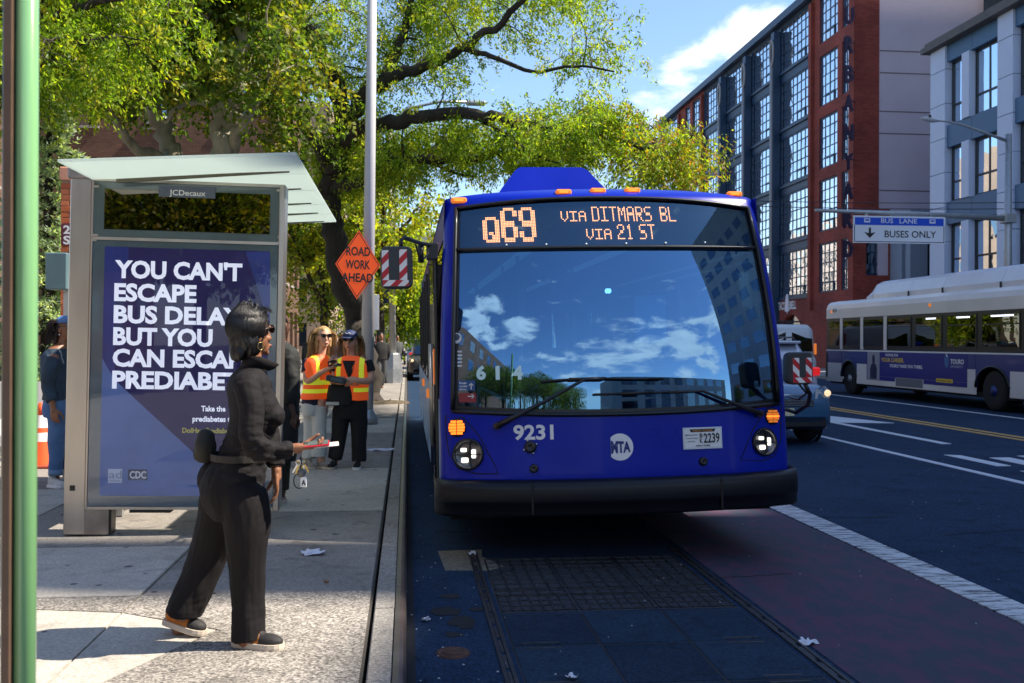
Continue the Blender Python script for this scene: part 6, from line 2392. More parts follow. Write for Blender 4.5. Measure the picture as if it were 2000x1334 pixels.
def hand_shapes(w, d, n, side, curl=.5, s=1.0, spread=.02, thumb_out=.7):
    """w wrist, d hand direction, n palm normal (palm faces n), side=+1: thumb on d x n side"""
    d = Vector(d).normalized(); n = Vector(n); n = (n - d * n.dot(d)).normalized(); t = d.cross(n) * side
    w = Vector(w)
    at = lambda x, y, z: w + (t * x + d * y + n * z) * s
    out_ = []
    out_.append(limb([at(0, -.02, 0), at(0, .02, 0)], [.024 * s, .026 * s], 10, 2))
    for x in (-.028, -.009, .010, .028):
        out_.append(limb([at(x * .6, .01, 0), at(x, .05, 0.002), at(x * 1.05, .082, 0)], [.014 * s, .013 * s, .0105 * s], 8, 2))
    for i, (x, L_) in enumerate(((.029, .070), (.010, .078), (-.010, .072), (-.029, .056))):
        p = at(x * 1.02, .078, 0)
        ang = curl * .45
        pts = [p - d * .01 * s]
        dirv = d + t * (x * spread * 25)
        cur = p
        for k, fr_ in enumerate((.46, .30, .24)):
            dd = (dirv.normalized() * math.cos(ang) + n * math.sin(ang))
            pts.append(cur)
            cur = cur + dd * L_ * fr_ * s
            ang += curl * (.9 + .1 * i)
        pts.append(cur)
        out_.append(limb(pts, [.0095 * s, .009 * s, .0083 * s, .0078 * s, .0065 * s], 8, 2))
    p0 = at(.022, .018, .004)
    out_.append(limb([p0, p0 + (t * thumb_out + d * .7 + n * .3) * .035 * s, p0 + (t * thumb_out * .8 + d * 1.0 + n * .55) * .062 * s, p0 + (t * thumb_out * .5 + d * 1.25 + n * .7) * .080 * s],
                     [.014 * s, .012 * s, .010 * s, .008 * s], 8, 2))
    return out_, at


def shoe(name, root, heel, toe, w_, m, sole_m, lift=0.0, accent=None, cut=.33):
    """heel and toe ground points; sole, upper"""
    heel = Vector(heel); toe = Vector(toe)
    d = (toe - heel); L_ = d.length; d.normalize()
    s_ = Vector((0, 0, 1)).cross(d).normalized(); u = d.cross(s_)
    at = lambda x, y, z: heel + s_ * x * w_ + d * y * L_ + u * z
    outl = [(0, 0, .8), (.08, -.02, .8)]
    ring = []
    for a in range(20):
        an = math.tau * a / 20
        y = .5 - .5 * math.cos(an)
        wd = (.36 + .16 * min(1, y * 1.6) ** 1.0) * (1 if y < .75 else math.sqrt(max(0, 1 - ((y - .75) / .26) ** 2)) * .98 + .02) * (1 if y > .1 else .75 + 2.5 * y)
        ring.append((math.copysign(wd, math.sin(an)) if abs(math.sin(an)) > 1e-6 else 0, y))
    b = MB()
    vs = [at(x, y, 0) for x, y in ring] + [at(x * 1.03, y * 1.01 - .005, .012) for x, y in ring] + [at(x, y, .028) for x, y in ring]
    n = 20
    b.add(vs, [tuple(range(n - 1, -1, -1))] + [(i * n + j, i * n + (j + 1) % n, (i + 1) * n + (j + 1) % n, (i + 1) * n + j) for i in range(2) for j in range(n)] + [tuple(2 * n + j for j in range(n))], False)
    so_ = b.build('shoe_sole', sole_m, root)
    up = [ellip(at(0, .70, .035), (L_ * .30, w_ * .46, .035), axes=(d, s_, u)), ellip(at(0, .38, .05), (L_ * .30, w_ * .40, .045), axes=(d, s_, u)), ellip(at(0, .17, .055), (L_ * .17, w_ * .36, .048), axes=(d, s_, u)),
          limb([at(0, .2, .05), at(0, .22, .10)], [w_ * .36, w_ * .34], 12, 2)]
    def mf(c):
        y = (c - heel).dot(d) / L_
        return 1 if (accent and (y < cut or (.42 < y < .58))) else 0
    uo = union(name, up, [m, accent] if accent else m, root, .006, 2, matfn=mf if accent else None)
    lc = MB()
    for k in range(4):
        yy = .42 + k * .075
        zz = .092 - k * .011
        lc.tube([at(-.28, yy, zz - .010), at(0, yy + .01, zz + .004), at(.28, yy, zz - .010)], .004, 5)
    lc.build('shoe_lace', mat('lace_pale', (.5, .45, .4), .8), uo)
    return uo


def strands(name, root, roots, fn, m, rad=.0022, n=4, seg=7, taper=True):
    b = MB()
    for p in roots:
        pts = fn(p)
        k = len(pts)
        b.tube(pts, [rad * (1 - .75 * i / (k - 1)) if taper else rad for i in range(k)], n, cap=False)
    return b.build(name, m, root, fix=False)


def glasses(root, at, s, m, lensm, w_=.052):
    for sx in (-1, 1):
        vs, fs = ellip(at(sx * .034, .094, .026), (.029 * s, .006 * s, .021 * s), 14, 6, axes=None)
        # orient by the head axes
        r_, f_, u_ = AXES
        vs, fs = ellip(at(sx * .034, .092, .026), (.030 * s, .006 * s, .022 * s), 14, 6, axes=(r_, f_, u_))
        b = MB(); b.add(vs, fs, True); b.build('sunglass_lens', lensm, root)
        b = MB(); b.tube([at(sx * .062, .088, .034), at(sx * .078, .06, .034), at(sx * .083, .0, .026), at(sx * .080, -.02, .012)], .0028 * s, 6); b.build('sunglass_arm', m, root)
    b = MB(); b.tube([at(-.064, .088, .040), at(-.03, .098, .044), at(.03, .098, .044), at(.064, .088, .040)], .004 * s, 6); b.build('sunglass_frame', m, root)


SKD = mat('skin_brown', (.26, .115, .06), .45, var=.08, vscale=20, spec=.4)
SKL = mat('skin_fair', (.60, .33, .22), .5, var=.06, vscale=20)
LIP = mat('lips', (.35, .09, .08), .4)
SGL = mat('sunglass_black', (.008, .008, .01), .08, coat=1)
HAIRB = mat('hair_black', (.003, .003, .004), .5, var=.5, vscale=60)
HAIRY = mat('hair_blonde', (.42, .26, .11), .5, var=.35, vscale=25)
HAIRD = mat('hair_dark_blonde', (.30, .19, .09), .5, var=.35, vscale=25)


def fold(freq=(9, 9, 5), amp=.004, seed=0.0):
    def g(c):
        q = Vector((c.x * freq[0] + seed, c.y * freq[1], c.z * freq[2]))
        return amp * (mnoise.noise(q) + .5 * abs(mnoise.noise(q * 2.3)) * 1.2)
    return g


# ============ the woman in black, nearest figure ============
D0, PX0 = 4.86, 470
gW = P(PX0, 1262, Z=.15)
gW = Vector((0, 0, 0)) + CF * D0 + CR0 * ((PX0 - 1000) / FPX * D0)
WO = empty('person', (gW.x, gW.y, .15), (0, 0, ANG6), label='woman in a black tracksuit holding a phone in front of the poster', cat='person')
K = D0 / FPX


def Wp(px, py, b=0.0):
    k = K * (1 + b / D0)
    return Vector(((px - PX0) * K + (px - 1000) * K * b / D0, b, (668 + .00436 * (px - 1000) - py) * k + CZ - .15))


h = math.radians(22)
rt = Vector((math.sin(h), -math.cos(h), 0))
def ring(px, py, w_, fr_, bk, b=0):
    p = Wp(px, py, b)
    return (p.x, p.y, p.z, w_, fr_, bk)


blk = mat('tracksuit_black', (.009, .0075, .0085), .8, var=.2, vscale=3, bump=.12, bscale=300, spec=.25)
blk2 = mat('trouser_black', (.008, .0065, .0075), .8, var=.2, vscale=3, bump=.1, bscale=300, spec=.25)
tor = [ring(495, 712, .055, .05, .05), ring(490, 726, .10, .07, .075), ring(487, 742, .155, .09, .092), ring(488, 768, .168, .108, .105), ring(493, 806, .160, .14, .105), ring(488, 842, .142, .122, .105), ring(480, 875, .145, .115, .108),
       ring(470, 905, .158, .125, .115), ring(463, 928, .172, .135, .13), ring(461, 944, .175, .138, .137)]
hips = [ring(468, 898, .152, .118, .115), ring(460, 925, .172, .132, .138), ring(454, 955, .180, .138, .150), ring(455, 985, .178, .135, .135), ring(460, 1010, .16, .115, .11)]
# limbs
rl = [Wp(470, 935, -.07), Wp(474, 965, -.085), Wp(484, 1020, -.09), Wp(484, 1090, -.09), Wp(486, 1170, -.08), Wp(488, 1235, -.075), Wp(489, 1250, -.075)]
rr1 = [.06, .118, .112, .090, .080, .082, .084]
ll = [Wp(452, 930, .07), Wp(444, 960, .09), Wp(430, 1020, .12), Wp(408, 1085, .14), Wp(382, 1150, .12), Wp(366, 1186, .11), Wp(363, 1197, .11)]
rr2 = [.06, .118, .115, .098, .088, .088, .090]
ra = [Wp(482, 752, -.17), Wp(492, 800, -.20), Wp(494, 862, -.215), Wp(530, 882, -.19), Wp(566, 879, -.14)]
rar = [.062, .060, .054, .046, .038]
la = [Wp(505, 752, .16), Wp(520, 810, .19), Wp(526, 860, .20), Wp(538, 900, .16), Wp(540, 912, .15)]
lar = [.066, .060, .052, .044, .040]
hd = math.radians(46)
HC = Wp(492, 656, .0)
hs, at, AXES = head_shapes(HC, hd, math.radians(4), 1.0)
body = list(hs)
body.append(limb([Wp(487, 735, 0), Wp(492, 712, 0), Wp(491, 690, 0), HC + Vector((0, 0, -.03))], [.06, .050, .048, .05], 14, 4))
body.append(trunk_rings([(a_, b_, z_, w_ * .9, f_ * .9, k_ * .9) for a_, b_, z_, w_, f_, k_ in tor + hips[2:]], h))
sk = lambda rs, f_: [q * f_ for q in rs]
body.append(limb(rl, sk(rr1, .72))); body.append(limb(ll, sk(rr2, .72)))
body.append(limb(ra, sk(rar, .70))); body.append(limb(la, sk(lar, .70)))
body.append(limb([ra[-2], ra[-1], Wp(576, 877, -.13)], [.032, .027, .025], 12)); body.append(limb([la[-2], la[-1], Wp(541, 926, .14)], [.032, .027, .025], 12))
rl_foot = [Wp(489, 1240, -.075), Wp(489, 1262, -.075)]
body.append(limb([rl[-2], Wp(487, 1255, -.075), Wp(492, 1264, -.075)], [.045, .035, .04], 10)); body.append(limb([ll[-2], Wp(357, 1220, .11), Wp(350, 1230, .11)], [.045, .035, .035], 10))
RH, rat = hand_shapes(Wp(576, 877, -.13), Wp(622, 874, -.10) - Wp(576, 877, -.13), Vector((.05, .15, 1)), -1, curl=.55, s=1.02, thumb_out=.8)
LH, lat = hand_shapes(Wp(541, 926, .14), Vector((.02, -.02, -1)), Vector((-1, -.35, 0)), 1, curl=.35, s=1.0)
body += RH + LH
union('body', body, SKD, WO, .0045, 2)
neckline = Wp(500, 712, 0)
f_h = Vector((math.cos(h), math.sin(h), 0))
jk = [trunk_rings(tor, h), limb_flat(ra, rar), limb_flat(la, lar)]
# bust, shoulder blades, cuffs, hem, collar
jk.append(ellip(Wp(505, 812, 0) + f_h * .055 - rt * .07, (.065, .065, .06))); jk.append(ellip(Wp(505, 812, 0) + f_h * .055 + rt * .07, (.065, .065, .06)))
jk.append(ellip(Wp(484, 752, -.15), (.075, .075, .065))); jk.append(ellip(Wp(505, 752, .14), (.07, .07, .06)))
cuff = (Wp(566, 879, -.14) - Wp(556, 880, -.155))
jk.append(limb_flat([Wp(556, 880, -.155), Wp(567, 879, -.138)], [.044, .043], 14, 2))
jk.append(limb_flat([Wp(538, 896, .165), Wp(541, 912, .15)], [.046, .045], 14, 2))
colr = [trunk_rings([ring(497, 716, .072, .075, .062), ring(503, 703, .070, .080, .058)], h + .1, 2)]
fj1, fj2 = fold((6, 6, 14), .008, 3.0), fold((16, 16, 34), .0045, 9.0)


def jdisp(c):
    w_ = 1.0
    p = Wp(490, 890, 0)
    bunch = math.exp(-((c.z - p.z) / .09) ** 2)
    pe = Wp(505, 875, -.2)
    el = math.exp(-((c - pe).length / .10) ** 2)
    return fj1(c) * (.6 + .9 * bunch) + fj2(c) * (.5 + 1.2 * bunch + 1.5 * el) + .008 * bunch * mnoise.noise(Vector((c.x * 9, c.y * 9, c.z * 42))) + .007 * el * mnoise.noise(Vector((c.x * 30, c.y * 10, c.z * 30)))


jo = union('jacket', jk, blk, WO, .0055, 3, disp=jdisp)
# open stand-up collar sheet
cb = MB()
ncol = 26
cc0 = Wp(497, 716, 0); cc1 = Wp(505, 697, 0)
vs = []
for i, (c_, wd, fd, bd_, fl_) in enumerate(((cc0, .080, .070, .070, 0), (cc0 * .5 + cc1 * .5, .079, .085, .068, .01), (cc1, .083, .105, .070, .02))):
    for j in range(ncol + 1):
        a = math.radians(-245 + 310 * j / ncol)
        s_ = math.sin(a); co = math.cos(a)
        k_ = fd if s_ > 0 else bd_
        vs.append(c_ + rt * wd * co + f_h * k_ * s_ + Vector((0, 0, -(.045 if s_ > 0 else 0) * s_ * (1 if i else .6))))
fs = [(i * (ncol + 1) + j, i * (ncol + 1) + j + 1, (i + 1) * (ncol + 1) + j + 1, (i + 1) * (ncol + 1) + j) for i in range(2) for j in range(ncol)]
cb.add(vs, fs, True)
co_ = cb.build('collar', blk, jo, fix=False)
sm_ = co_.modifiers.new('thick', 'SOLIDIFY'); sm_.thickness = .006
tdf1, tdf2 = fold((7, 7, 2.5), .011, 1.0), fold((18, 18, 6), .005, 7.0)


def tdisp(c):
    zk = Wp(480, 1000, 0).z
    lo = max(0, min(1, (zk - c.z) / .3))
    crot = math.exp(-((c.z - zk) / .06) ** 2)
    hemz = math.exp(-((c.z - .14) / .10) ** 2)
    return tdf1(c) * (.5 + .7 * lo) + tdf2(c) * (.6 + crot * 1.2) + .003 * hemz * mnoise.noise(Vector((c.x * 12, c.y * 12, c.z * 40)))


tr = [trunk_rings(hips, h), limb_flat(rl, rr1, 18), limb_flat(ll, rr2, 18),
      ellip(Wp(430, 940, .02) - rt * .06, (.10, .10, .115)), ellip(Wp(438, 945, -.02) + rt * .05, (.10, .10, .115))]
to = union('trousers', tr, blk2, WO, .006, 4, disp=tdisp)
# waist pack
pk = [ellip(Wp(402, 872, .02), (.050, .075, .068)), limb([Wp(404, 852, .02), Wp(399, 888, .02)], [.042, .050], 12, 3)]
pk_o = union('waist_pack', pk, mat('pack_dark_olive', (.022, .020, .014), .8, var=.3, bump=.3, bscale=200), WO, .007, 2, disp=fold((14, 14, 14), .006, 2))
sp_ = MB()
wr = []
for k in range(25):
    a = math.tau * k / 24
    c_ = Wp(468, 892, 0)
    wr.append(c_ + rt * .168 * math.cos(a) + f_h * .135 * math.sin(a) + Vector((0, 0, .0)))
for i in range(24):
    p_, q_ = wr[i], wr[i + 1]
    up_ = Vector((0, 0, .016))
    sp_.quad(p_ - up_, q_ - up_, q_ + up_, p_ + up_)
so_ = sp_.build('pack_strap', mat('pack_strap', (.014, .012, .010), .7), pk_o, fix=False)
mm_ = so_.modifiers.new('thick', 'SOLIDIFY'); mm_.thickness = .006
# hair: cap volume plus strands
r_, f_, u_ = AXES
hv = [ellip(at(0, -.022, .045), (.080, .090, .083), axes=(r_, f_, u_)), ellip(at(0, -.060, -.012), (.076, .055, .078), axes=(r_, f_, u_)),
      ellip(at(.056, -.035, -.02), (.028, .050, .078), axes=(r_, f_, u_)), ellip(at(-.056, -.030, -.02), (.028, .052, .078), axes=(r_, f_, u_)),
      ellip(at(0, -.080, -.075), (.054, .036, .048), axes=(r_, f_, u_)), ellip(at(.0, .045, .090), (.055, .036, .030), axes=(r_, f_, u_))]
fh1 = fold((55, 55, 7), .010, 5)
ho = union('hair', hv, HAIRB, WO, .006, 2, disp=fh1)
rr_ = random.Random(4)
sr = []
for k in range(3600):
    a = rr_.uniform(math.radians(150), math.radians(390)) if rr_.random() < .85 else rr_.uniform(0, math.tau)
    e = rr_.uniform(-.1, 1.5)
    sr.append((a, e))


def hair_path(q):
    a, e = q
    x, y, z = math.cos(a) * math.cos(e), math.sin(a) * math.cos(e), math.sin(e)
    p = Vector((x * .089, y * .101 - .022, z * .094 + .045))
    pts = [at(*p)]
    v = Vector((x * .4, y * .5 - .12, .25 if e > .8 else -.2)).normalized()
    ln = rr_.uniform(.014, .021)
    for i in range(6):
        v = (v + Vector((0, 0, -.55)) + Vector((rr_.uniform(-.2, .2), rr_.uniform(-.2, .2), 0))).normalized()
        p = p + v * ln
        q_ = Vector((p.x / .096, (p.y + .022) / .108, max(-.2, (p.z - .045)) / .1))
        if True:
            p = Vector((p.x / q_.length, (p.y + .022) / q_.length - .022, p.z))
        if p.y > .0 and p.z < .05:
            p.y *= .9
        pts.append(at(p.x, p.y, p.z))
    return pts


HAIRS = mat('hair_strand_black', (.007, .006, .006), .36, var=.5, vscale=50)  # strands slightly lighter and glossier than the hair beneath
strands('hair_strand', ho, sr, hair_path, HAIRS, .0018, 3)
sr2 = [(rr_.uniform(.2, 2.9), rr_.uniform(.6, 1.5)) for _ in range(420)]


def tuft(q):
    a, e = q
    p = Vector((math.cos(a) * math.cos(e) * .06, .045 + math.sin(a) * math.cos(e) * .045, .095 + math.sin(e) * .03))
    v = Vector((math.cos(a) * .9, .5 * math.sin(a), .6)).normalized()
    pts = [at(*p)]
    sw_ = rr_.uniform(-1, 1)
    for i in range(5):
        v = (v + Vector((rr_.uniform(-.5, .5), rr_.uniform(-.5, .5), -.28))).normalized()
        p = p + v * rr_.uniform(.004, .009)
        pts.append(at(*p))
    return pts


strands('hair_strand', ho, sr2, tuft, HAIRB, .0022, 3)
glasses(WO, at, 1.0, mat('frame_brown', (.04, .02, .015), .3), SGL)
for sx in (1, -1):
    e_ = MB(); ec = at(sx * .080, -.004, -.052)
    e_.tube([ec + r_ * 0 + f_ * .016 * math.cos(a) + u_ * .018 * math.sin(a) for a in [k * math.tau / 16 for k in range(17)]], .0024, 6, cap=False)
    e_.build('earring', mat('gold', (.75, .5, .18), .25, 1), WO)
b_ = MB(); vs, fs = ellip(at(0, .094, -.057), (.020, .007, .009), axes=(r_, f_, u_)); b_.add(vs, fs, True); b_.build('lips', LIP, WO)
br = MB()
bc = Wp(571, 877.5, -.135)
dd = (Wp(576, 877, -.13) - Wp(566, 879, -.14)).normalized(); s1 = dd.cross(Vector((0, 0, 1))).normalized(); s2 = dd.cross(s1)
br.tube([bc + s1 * .031 * math.cos(a) + s2 * .031 * math.sin(a) for a in [k * math.tau / 18 for k in range(19)]], .003, 5, cap=False)
br.build('bracelet', mat('silver', (.7, .7, .7), .3, 1), WO)
# shoes
osh = mat('shoe_black', (.015, .013, .014), .7, bump=.3, bscale=150)
oor = mat('shoe_orange', (.55, .17, .02), .5, var=.15)
osl = mat('shoe_sole_cream', (.55, .47, .38), .6)
shoe('shoe', WO, Wp(458, 1264, -.06) * 1 + Vector((0, 0, 0)) - Vector((0, 0, Wp(458, 1264, -.06).z - .002)), Vector((Wp(562, 1270, -.06).x, Wp(562, 1270, -.06).y - .07, .002)), .098, osh, osl, accent=oor)
hz_ = Wp(322, 1238, .12); tz_ = Wp(396, 1238, .12)
shoe('shoe', WO, Vector((hz_.x, hz_.y, .055)), Vector((tz_.x + .03, tz_.y - .04, .004)), .095, osh, osl, accent=oor, cut=.62)
# phone and card in the hand, keys below
PHN = empty('phone', (WO.matrix_basis @ Wp(619, 870, -.11)), (0, 0, ANG6), label='phone in a red case with a white card in the nearest woman\'s hand', cat='phone')
q = MB().box(-.062, .062, -.036, .036, .0, .010, bev=.004)
o_ = q.build('phone_body', mat('phone_red', (.50, .01, .03), .35), PHN)
MB().box(-.056, .056, -.032, .032, .0105, .0115).build('phone_screen', SGL, PHN)
MB().box(-.03, .105, -.03, .03, -.006, -.003).build('card', mat('card_white', (.75, .68, .6), .6), PHN)
PHN.rotation_euler = (math.radians(12), math.radians(-5), ANG6 + .2)
KY = empty('key_bunch', (WO.matrix_basis @ Wp(588, 893, -.12)), (0, 0, ANG6), label='bunch of keys and tags hanging below the nearest woman\'s phone hand', cat='keys')
kb = MB(); kb.tube([(0, 0, 0), (.005, 0, -.03), (-.004, 0, -.06)], .004, 6); kb.build('strap', BLKPL, KY)
for k in range(6):
    a = -.5 + k * .2
    kb = MB()
    kb.box(-.004, .004, -.002 + k * .003, .0 + k * .003, -.075, -.03)
    kb.tube([(.012 * math.cos(t_), k * .003, -.02 + .012 * math.sin(t_)) for t_ in [j * math.tau / 10 for j in range(11)]], .003, 5, cap=False)
    kb.v = [(x * math.cos(a) - z * math.sin(a) + .0, y, x * math.sin(a) + z * math.cos(a) - .01) for x, y, z in kb.v]
    kb.build('key', mat('brass', (.6, .45, .15), .35, 1) if k % 2 else mat('silver', (.7, .7, .7)), KY)
kb = MB(); kb.tube([(-.006 + .026 * math.cos(t_), 0, -.115 + .036 * math.sin(t_)) for t_ in [j * math.tau / 20 for j in range(21)]], .003, 6, cap=False); kb.build('key_ring', BLKPL, KY)
MB().box(.0, .030, -.004, .0, -.145, -.095, bev=.003).build('tag_plate', WHITE, KY)
put_text('tag_lettering', 'A', lambda x, y: (.006 + x, -.006, -.135 + y), .026, KINK, KY, width=.02, bold=.03)
MB().lathe([(.001, -.006), (.02, -.006), (.02, .004), (.001, .004)], (.004, 0, -.078), 16, 'y').build('fob', mat('fob_grey', (.12, .12, .12), .4), KY)


# ============ simpler figures ============
def figure(label, px0, d0, hb, J, cloth, top_z=None, hair=None, s=1.0, vox=.009, name='person'):
    """J: joints in figure frame from photograph pixels; returns empty and helpers"""
    g_ = CF * d0 + CR0 * ((px0 - 1000) / FPX * d0)
    o = empty(name, (g_.x, g_.y, .15), (0, 0, ANG6), label=label, cat='person')
    k = d0 / FPX

    def Q(px, py, b=0.0):
        kk = k * (1 + b / d0)
        return Vector(((px - px0) * k + (px - 1000) * k * b / d0, b, (668 + .00436 * (px - 1000) - py) * kk + CZ - .15))
    return o, Q, k


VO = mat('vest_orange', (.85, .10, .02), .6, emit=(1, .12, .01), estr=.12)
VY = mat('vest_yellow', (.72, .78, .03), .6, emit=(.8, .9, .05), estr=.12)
NVY = mat('tee_navy', (.012, .014, .045), .8)
BLT = mat('tee_black', (.010, .010, .012), .85)

# --- blonde woman in vest, looking right
bl_o, Q, k = figure('blonde woman in sunglasses, navy tee, white jeans and orange safety vest holding a phone', 622, 11.5, 0, None, None)
h = math.radians(-35)
f_h = Vector((math.cos(h), math.sin(h), 0)); rt = Vector((math.sin(h), -math.cos(h), 0))
rg_ = lambda px, py, w_, f_, b_, b=0: (*Q(px, py, b), w_, f_, b_)
tor = [rg_(625, 694, .06, .05, .05), rg_(624, 703, .15, .08, .08), rg_(622, 715, .175, .10, .10), rg_(621, 735, .165, .11, .10), rg_(618, 757, .145, .10, .10), rg_(616, 780, .165, .11, .12), rg_(616, 795, .165, .11, .12)]
HCb = Q(633, 661); hs, at, AXES = head_shapes(HCb, math.radians(-62), .0, 1.03); r_, f_, u_ = AXES
la_ = [Q(601, 706, -.05), Q(599, 728, -.10), Q(602, 746, -.14), Q(626, 730, -.20), Q(640, 722, -.22)]
ra_ = [Q(645, 706, .02), Q(652, 728, .02), Q(650, 746, -.05), Q(652, 745, -.14), Q(655, 742, -.18)]
lgl = [Q(608, 785, .02), Q(608, 840, .02), Q(603, 890, .03), Q(602, 908, .03)]
lgr = [Q(624, 785, -.03), Q(626, 840, -.05), Q(628, 890, -.05), Q(630, 905, -.05)]
body = hs + [limb([Q(627, 705), Q(629, 690), HCb], [.05, .045, .05]), trunk_rings([(a, b, c, d * .92, e * .92, f * .92) for a, b, c, d, e, f in tor], h), limb(la_, [.045, .042, .036, .03, .026]), limb(ra_, [.045, .04, .036, .03, .026]),
             limb(lgl, [.08, .058, .045, .04]), limb(lgr, [.08, .058, .045, .04])]
body += hand_shapes(Q(640, 722, -.22), Vector((1, -.2, .25)), Vector((0, 0, 1)), -1, .5)[0] + hand_shapes(Q(655, 742, -.18), Vector((1, -.2, 0)), Vector((0, -1, .2)), 1, .6)[0]
union('body', body, SKL, bl_o, .0065, 2)
union('tee_shirt', [trunk_rings(tor[1:], h), limb_flat(la_[:2], [.068, .065], 12), limb_flat(ra_[:2], [.066, .062], 12)], NVY, bl_o, .009, 2, disp=fold(amp=.005))
vt = [(a, b, c, d + .018, e + .022, f + .022) for a, b, c, d, e, f in tor[0:6]]
zz = [Q(615, y_).z for y_ in (747, 753, 763, 772)]
cV = Q(621, 735)


def vmat(c):
    for y0, y1 in ((743, 752), (760, 768)):
        if Q(615, y1).z < c.z < Q(615, y0).z:
            return 1
    x = (c - cV).dot(rt)
    if .085 < abs(x) < .125 and c.z > Q(615, 743).z:
        return 1
    return 0


union('safety_vest', [trunk_rings(vt, h)], [VO, VY], bl_o, .008, 2, disp=fold(amp=.006), matfn=vmat)
jn = mat('jeans_white', (.60, .62, .60), .8, var=.08)
union('jeans', [trunk_rings([rg_(616, 776, .155, .10, .11), rg_(616, 795, .17, .11, .125), rg_(616, 812, .16, .10, .10)], h), limb_flat([Q(607, 795, .03), Q(607, 840, .03), Q(604, 896, .03)], [.095, .075, .078]), limb_flat([Q(624, 795, -.03), Q(625, 840, -.05), Q(624, 893, -.05)], [.095, .078, .085])], jn, bl_o, .01, 3, disp=fold(amp=.007))
sh_b = mat('shoe_beige', (.28, .24, .20), .7)
shoe('shoe', bl_o, Q(598, 916, 0) * 1 - Vector((0, 0, Q(598, 916).z - .002)), Vector((Q(620, 918).x, -.16, .002)), .09, sh_b, osl)
shoe('shoe', bl_o, Vector((Q(622, 910).x, -.02, .002)), Vector((Q(646, 912).x, -.13, .002)), .09, sh_b, osl)
glasses(bl_o, at, 1.03, SGL, SGL)
b_ = MB(); vs, fs = ellip(at(0, .094, -.057), (.020, .007, .009), axes=(r_, f_, u_)); b_.add(vs, fs, True); b_.build('lips', LIP, bl_o)
hv = [ellip(at(0, -.025, .05), (.084, .094, .085), axes=(r_, f_, u_)), ellip(at(.068, -.045, -.06), (.024, .045, .13), axes=(r_, f_, u_)), ellip(at(-.068, -.04, -.07), (.026, .045, .15), axes=(r_, f_, u_)), ellip(at(0, -.085, -.07), (.07, .04, .13), axes=(r_, f_, u_))]
ho = union('hair', hv, HAIRY, bl_o, .009, 1, disp=fold((20, 20, 12), .012, 2))
rr_ = random.Random(6)


def long_hair(length=.38, front=.3):
    def g(q):
        a, e = q
        x, y, z = math.cos(a) * math.cos(e), math.sin(a) * math.cos(e), math.sin(e)
        p = Vector((x * .085, y * .095 - .025, z * .088 + .05))
        pts = [at(*p)]
        ph = rr_.uniform(0, 6)
        n_ = 10
        for i in range(n_):
            v = Vector((x * .10 + .22 * math.sin(ph + i * 1.1), -.10 + .2 * math.cos(ph + i), -1)).normalized()
            if i < 2:
                v = Vector((x * .8, y * .5 - .3, -.3)).normalized()
            p = p + v * length / n_
            if abs(p.x) < .07 and p.y > .0:
                p.x = math.copysign(.074, p.x)
            pts.append(at(*p))
        return pts
    return g


strands('hair_strand', ho, [(rr_.uniform(math.radians(165), math.radians(375)), rr_.uniform(.1, 1.4)) for _ in range(420)], long_hair(.36), HAIRY, .0042, 3)
pb_ = Q(655, 713, -.28)
o = empty('phone', bl_o.matrix_basis @ pb_, (.3, .1, ANG6), label='dark phone held up by the blonde woman in the vest', cat='phone')
MB().box(-.07, .07, -.035, .035, -.006, .006, bev=.003).build('phone_body', SGL, o)
dv = empty('ticket_reader', bl_o.matrix_basis @ Q(656, 742, -.26), (0, .2, ANG6), label='dark handheld device in the blonde woman\'s other hand', cat='device')
MB().box(-.11, .12, -.03, .03, -.035, .035, bev=.012).build('device_body', mat('device_grey', (.04, .05, .055), .4), dv)
MB().box(-.05, .08, -.033, -.03, -.02, .02).build('device_screen', mat('device_screen', (.1, .14, .16), .2), dv)

# --- woman in cap and vest, facing the camera, hands clasped
cw_o, Q, k = figure('woman in a navy cap and sunglasses, black clothes and orange safety vest with hands clasped', 682, 11.5, 0, None, None)
h = math.radians(-90)
f_h = Vector((math.cos(h), math.sin(h), 0)); rt = Vector((math.sin(h), -math.cos(h), 0))
rg_ = lambda px, py, w_, f_, b_, b=0: (*Q(px, py, b), w_, f_, b_)
tor = [rg_(686, 696, .06, .05, .05), rg_(687, 704, .16, .08, .08), rg_(688, 716, .195, .11, .10), rg_(688, 738, .19, .13, .11), rg_(687, 760, .18, .13, .11), rg_(685, 782, .19, .13, .13), rg_(684, 797, .185, .12, .13)]
HCc = Q(684, 669); hs, at, AXES = head_shapes(HCc, math.radians(-95), .0, 1.03); r_, f_, u_ = AXES
Ra = [Q(660, 706, 0), Q(655, 728, -.02), Q(656, 748, -.08), Q(670, 745, -.18), Q(678, 743, -.20)]
La = [Q(714, 708, 0), Q(723, 728, -.02), Q(722, 744, -.08), Q(700, 745, -.18), Q(690, 744, -.20)]
body = hs + [limb([Q(686, 705), Q(685, 692), HCc], [.05, .048, .05]), trunk_rings([(a, b, c, d * .92, e * .92, f * .92) for a, b, c, d, e, f in tor], h), limb(Ra, [.05, .05, .044, .036, .028]), limb(La, [.05, .05, .044, .036, .028]),
             limb([Q(668, 785), Q(665, 840), Q(656, 890), Q(655, 905)], [.085, .06, .045, .04]), limb([Q(698, 785), Q(700, 840), Q(700, 890), Q(700, 908)], [.085, .06, .045, .04])]
body += hand_shapes(Q(678, 743, -.20), Vector((1, -.1, 0)), Vector((0, 1, -.1)), -1, .7)[0] + hand_shapes(Q(690, 744, -.20), Vector((-1, -.1, -.1)), Vector((0, 1, 0)), 1, .7)[0]
union('body', body, SKL, cw_o, .0065, 2)
union('tee_shirt', [trunk_rings(tor[1:], h), limb_flat(Ra[:2] , [.075, .072], 12), limb_flat(La[:2], [.075, .072], 12)], BLT, cw_o, .009, 2, disp=fold(amp=.005))
cV2 = Q(687, 735)


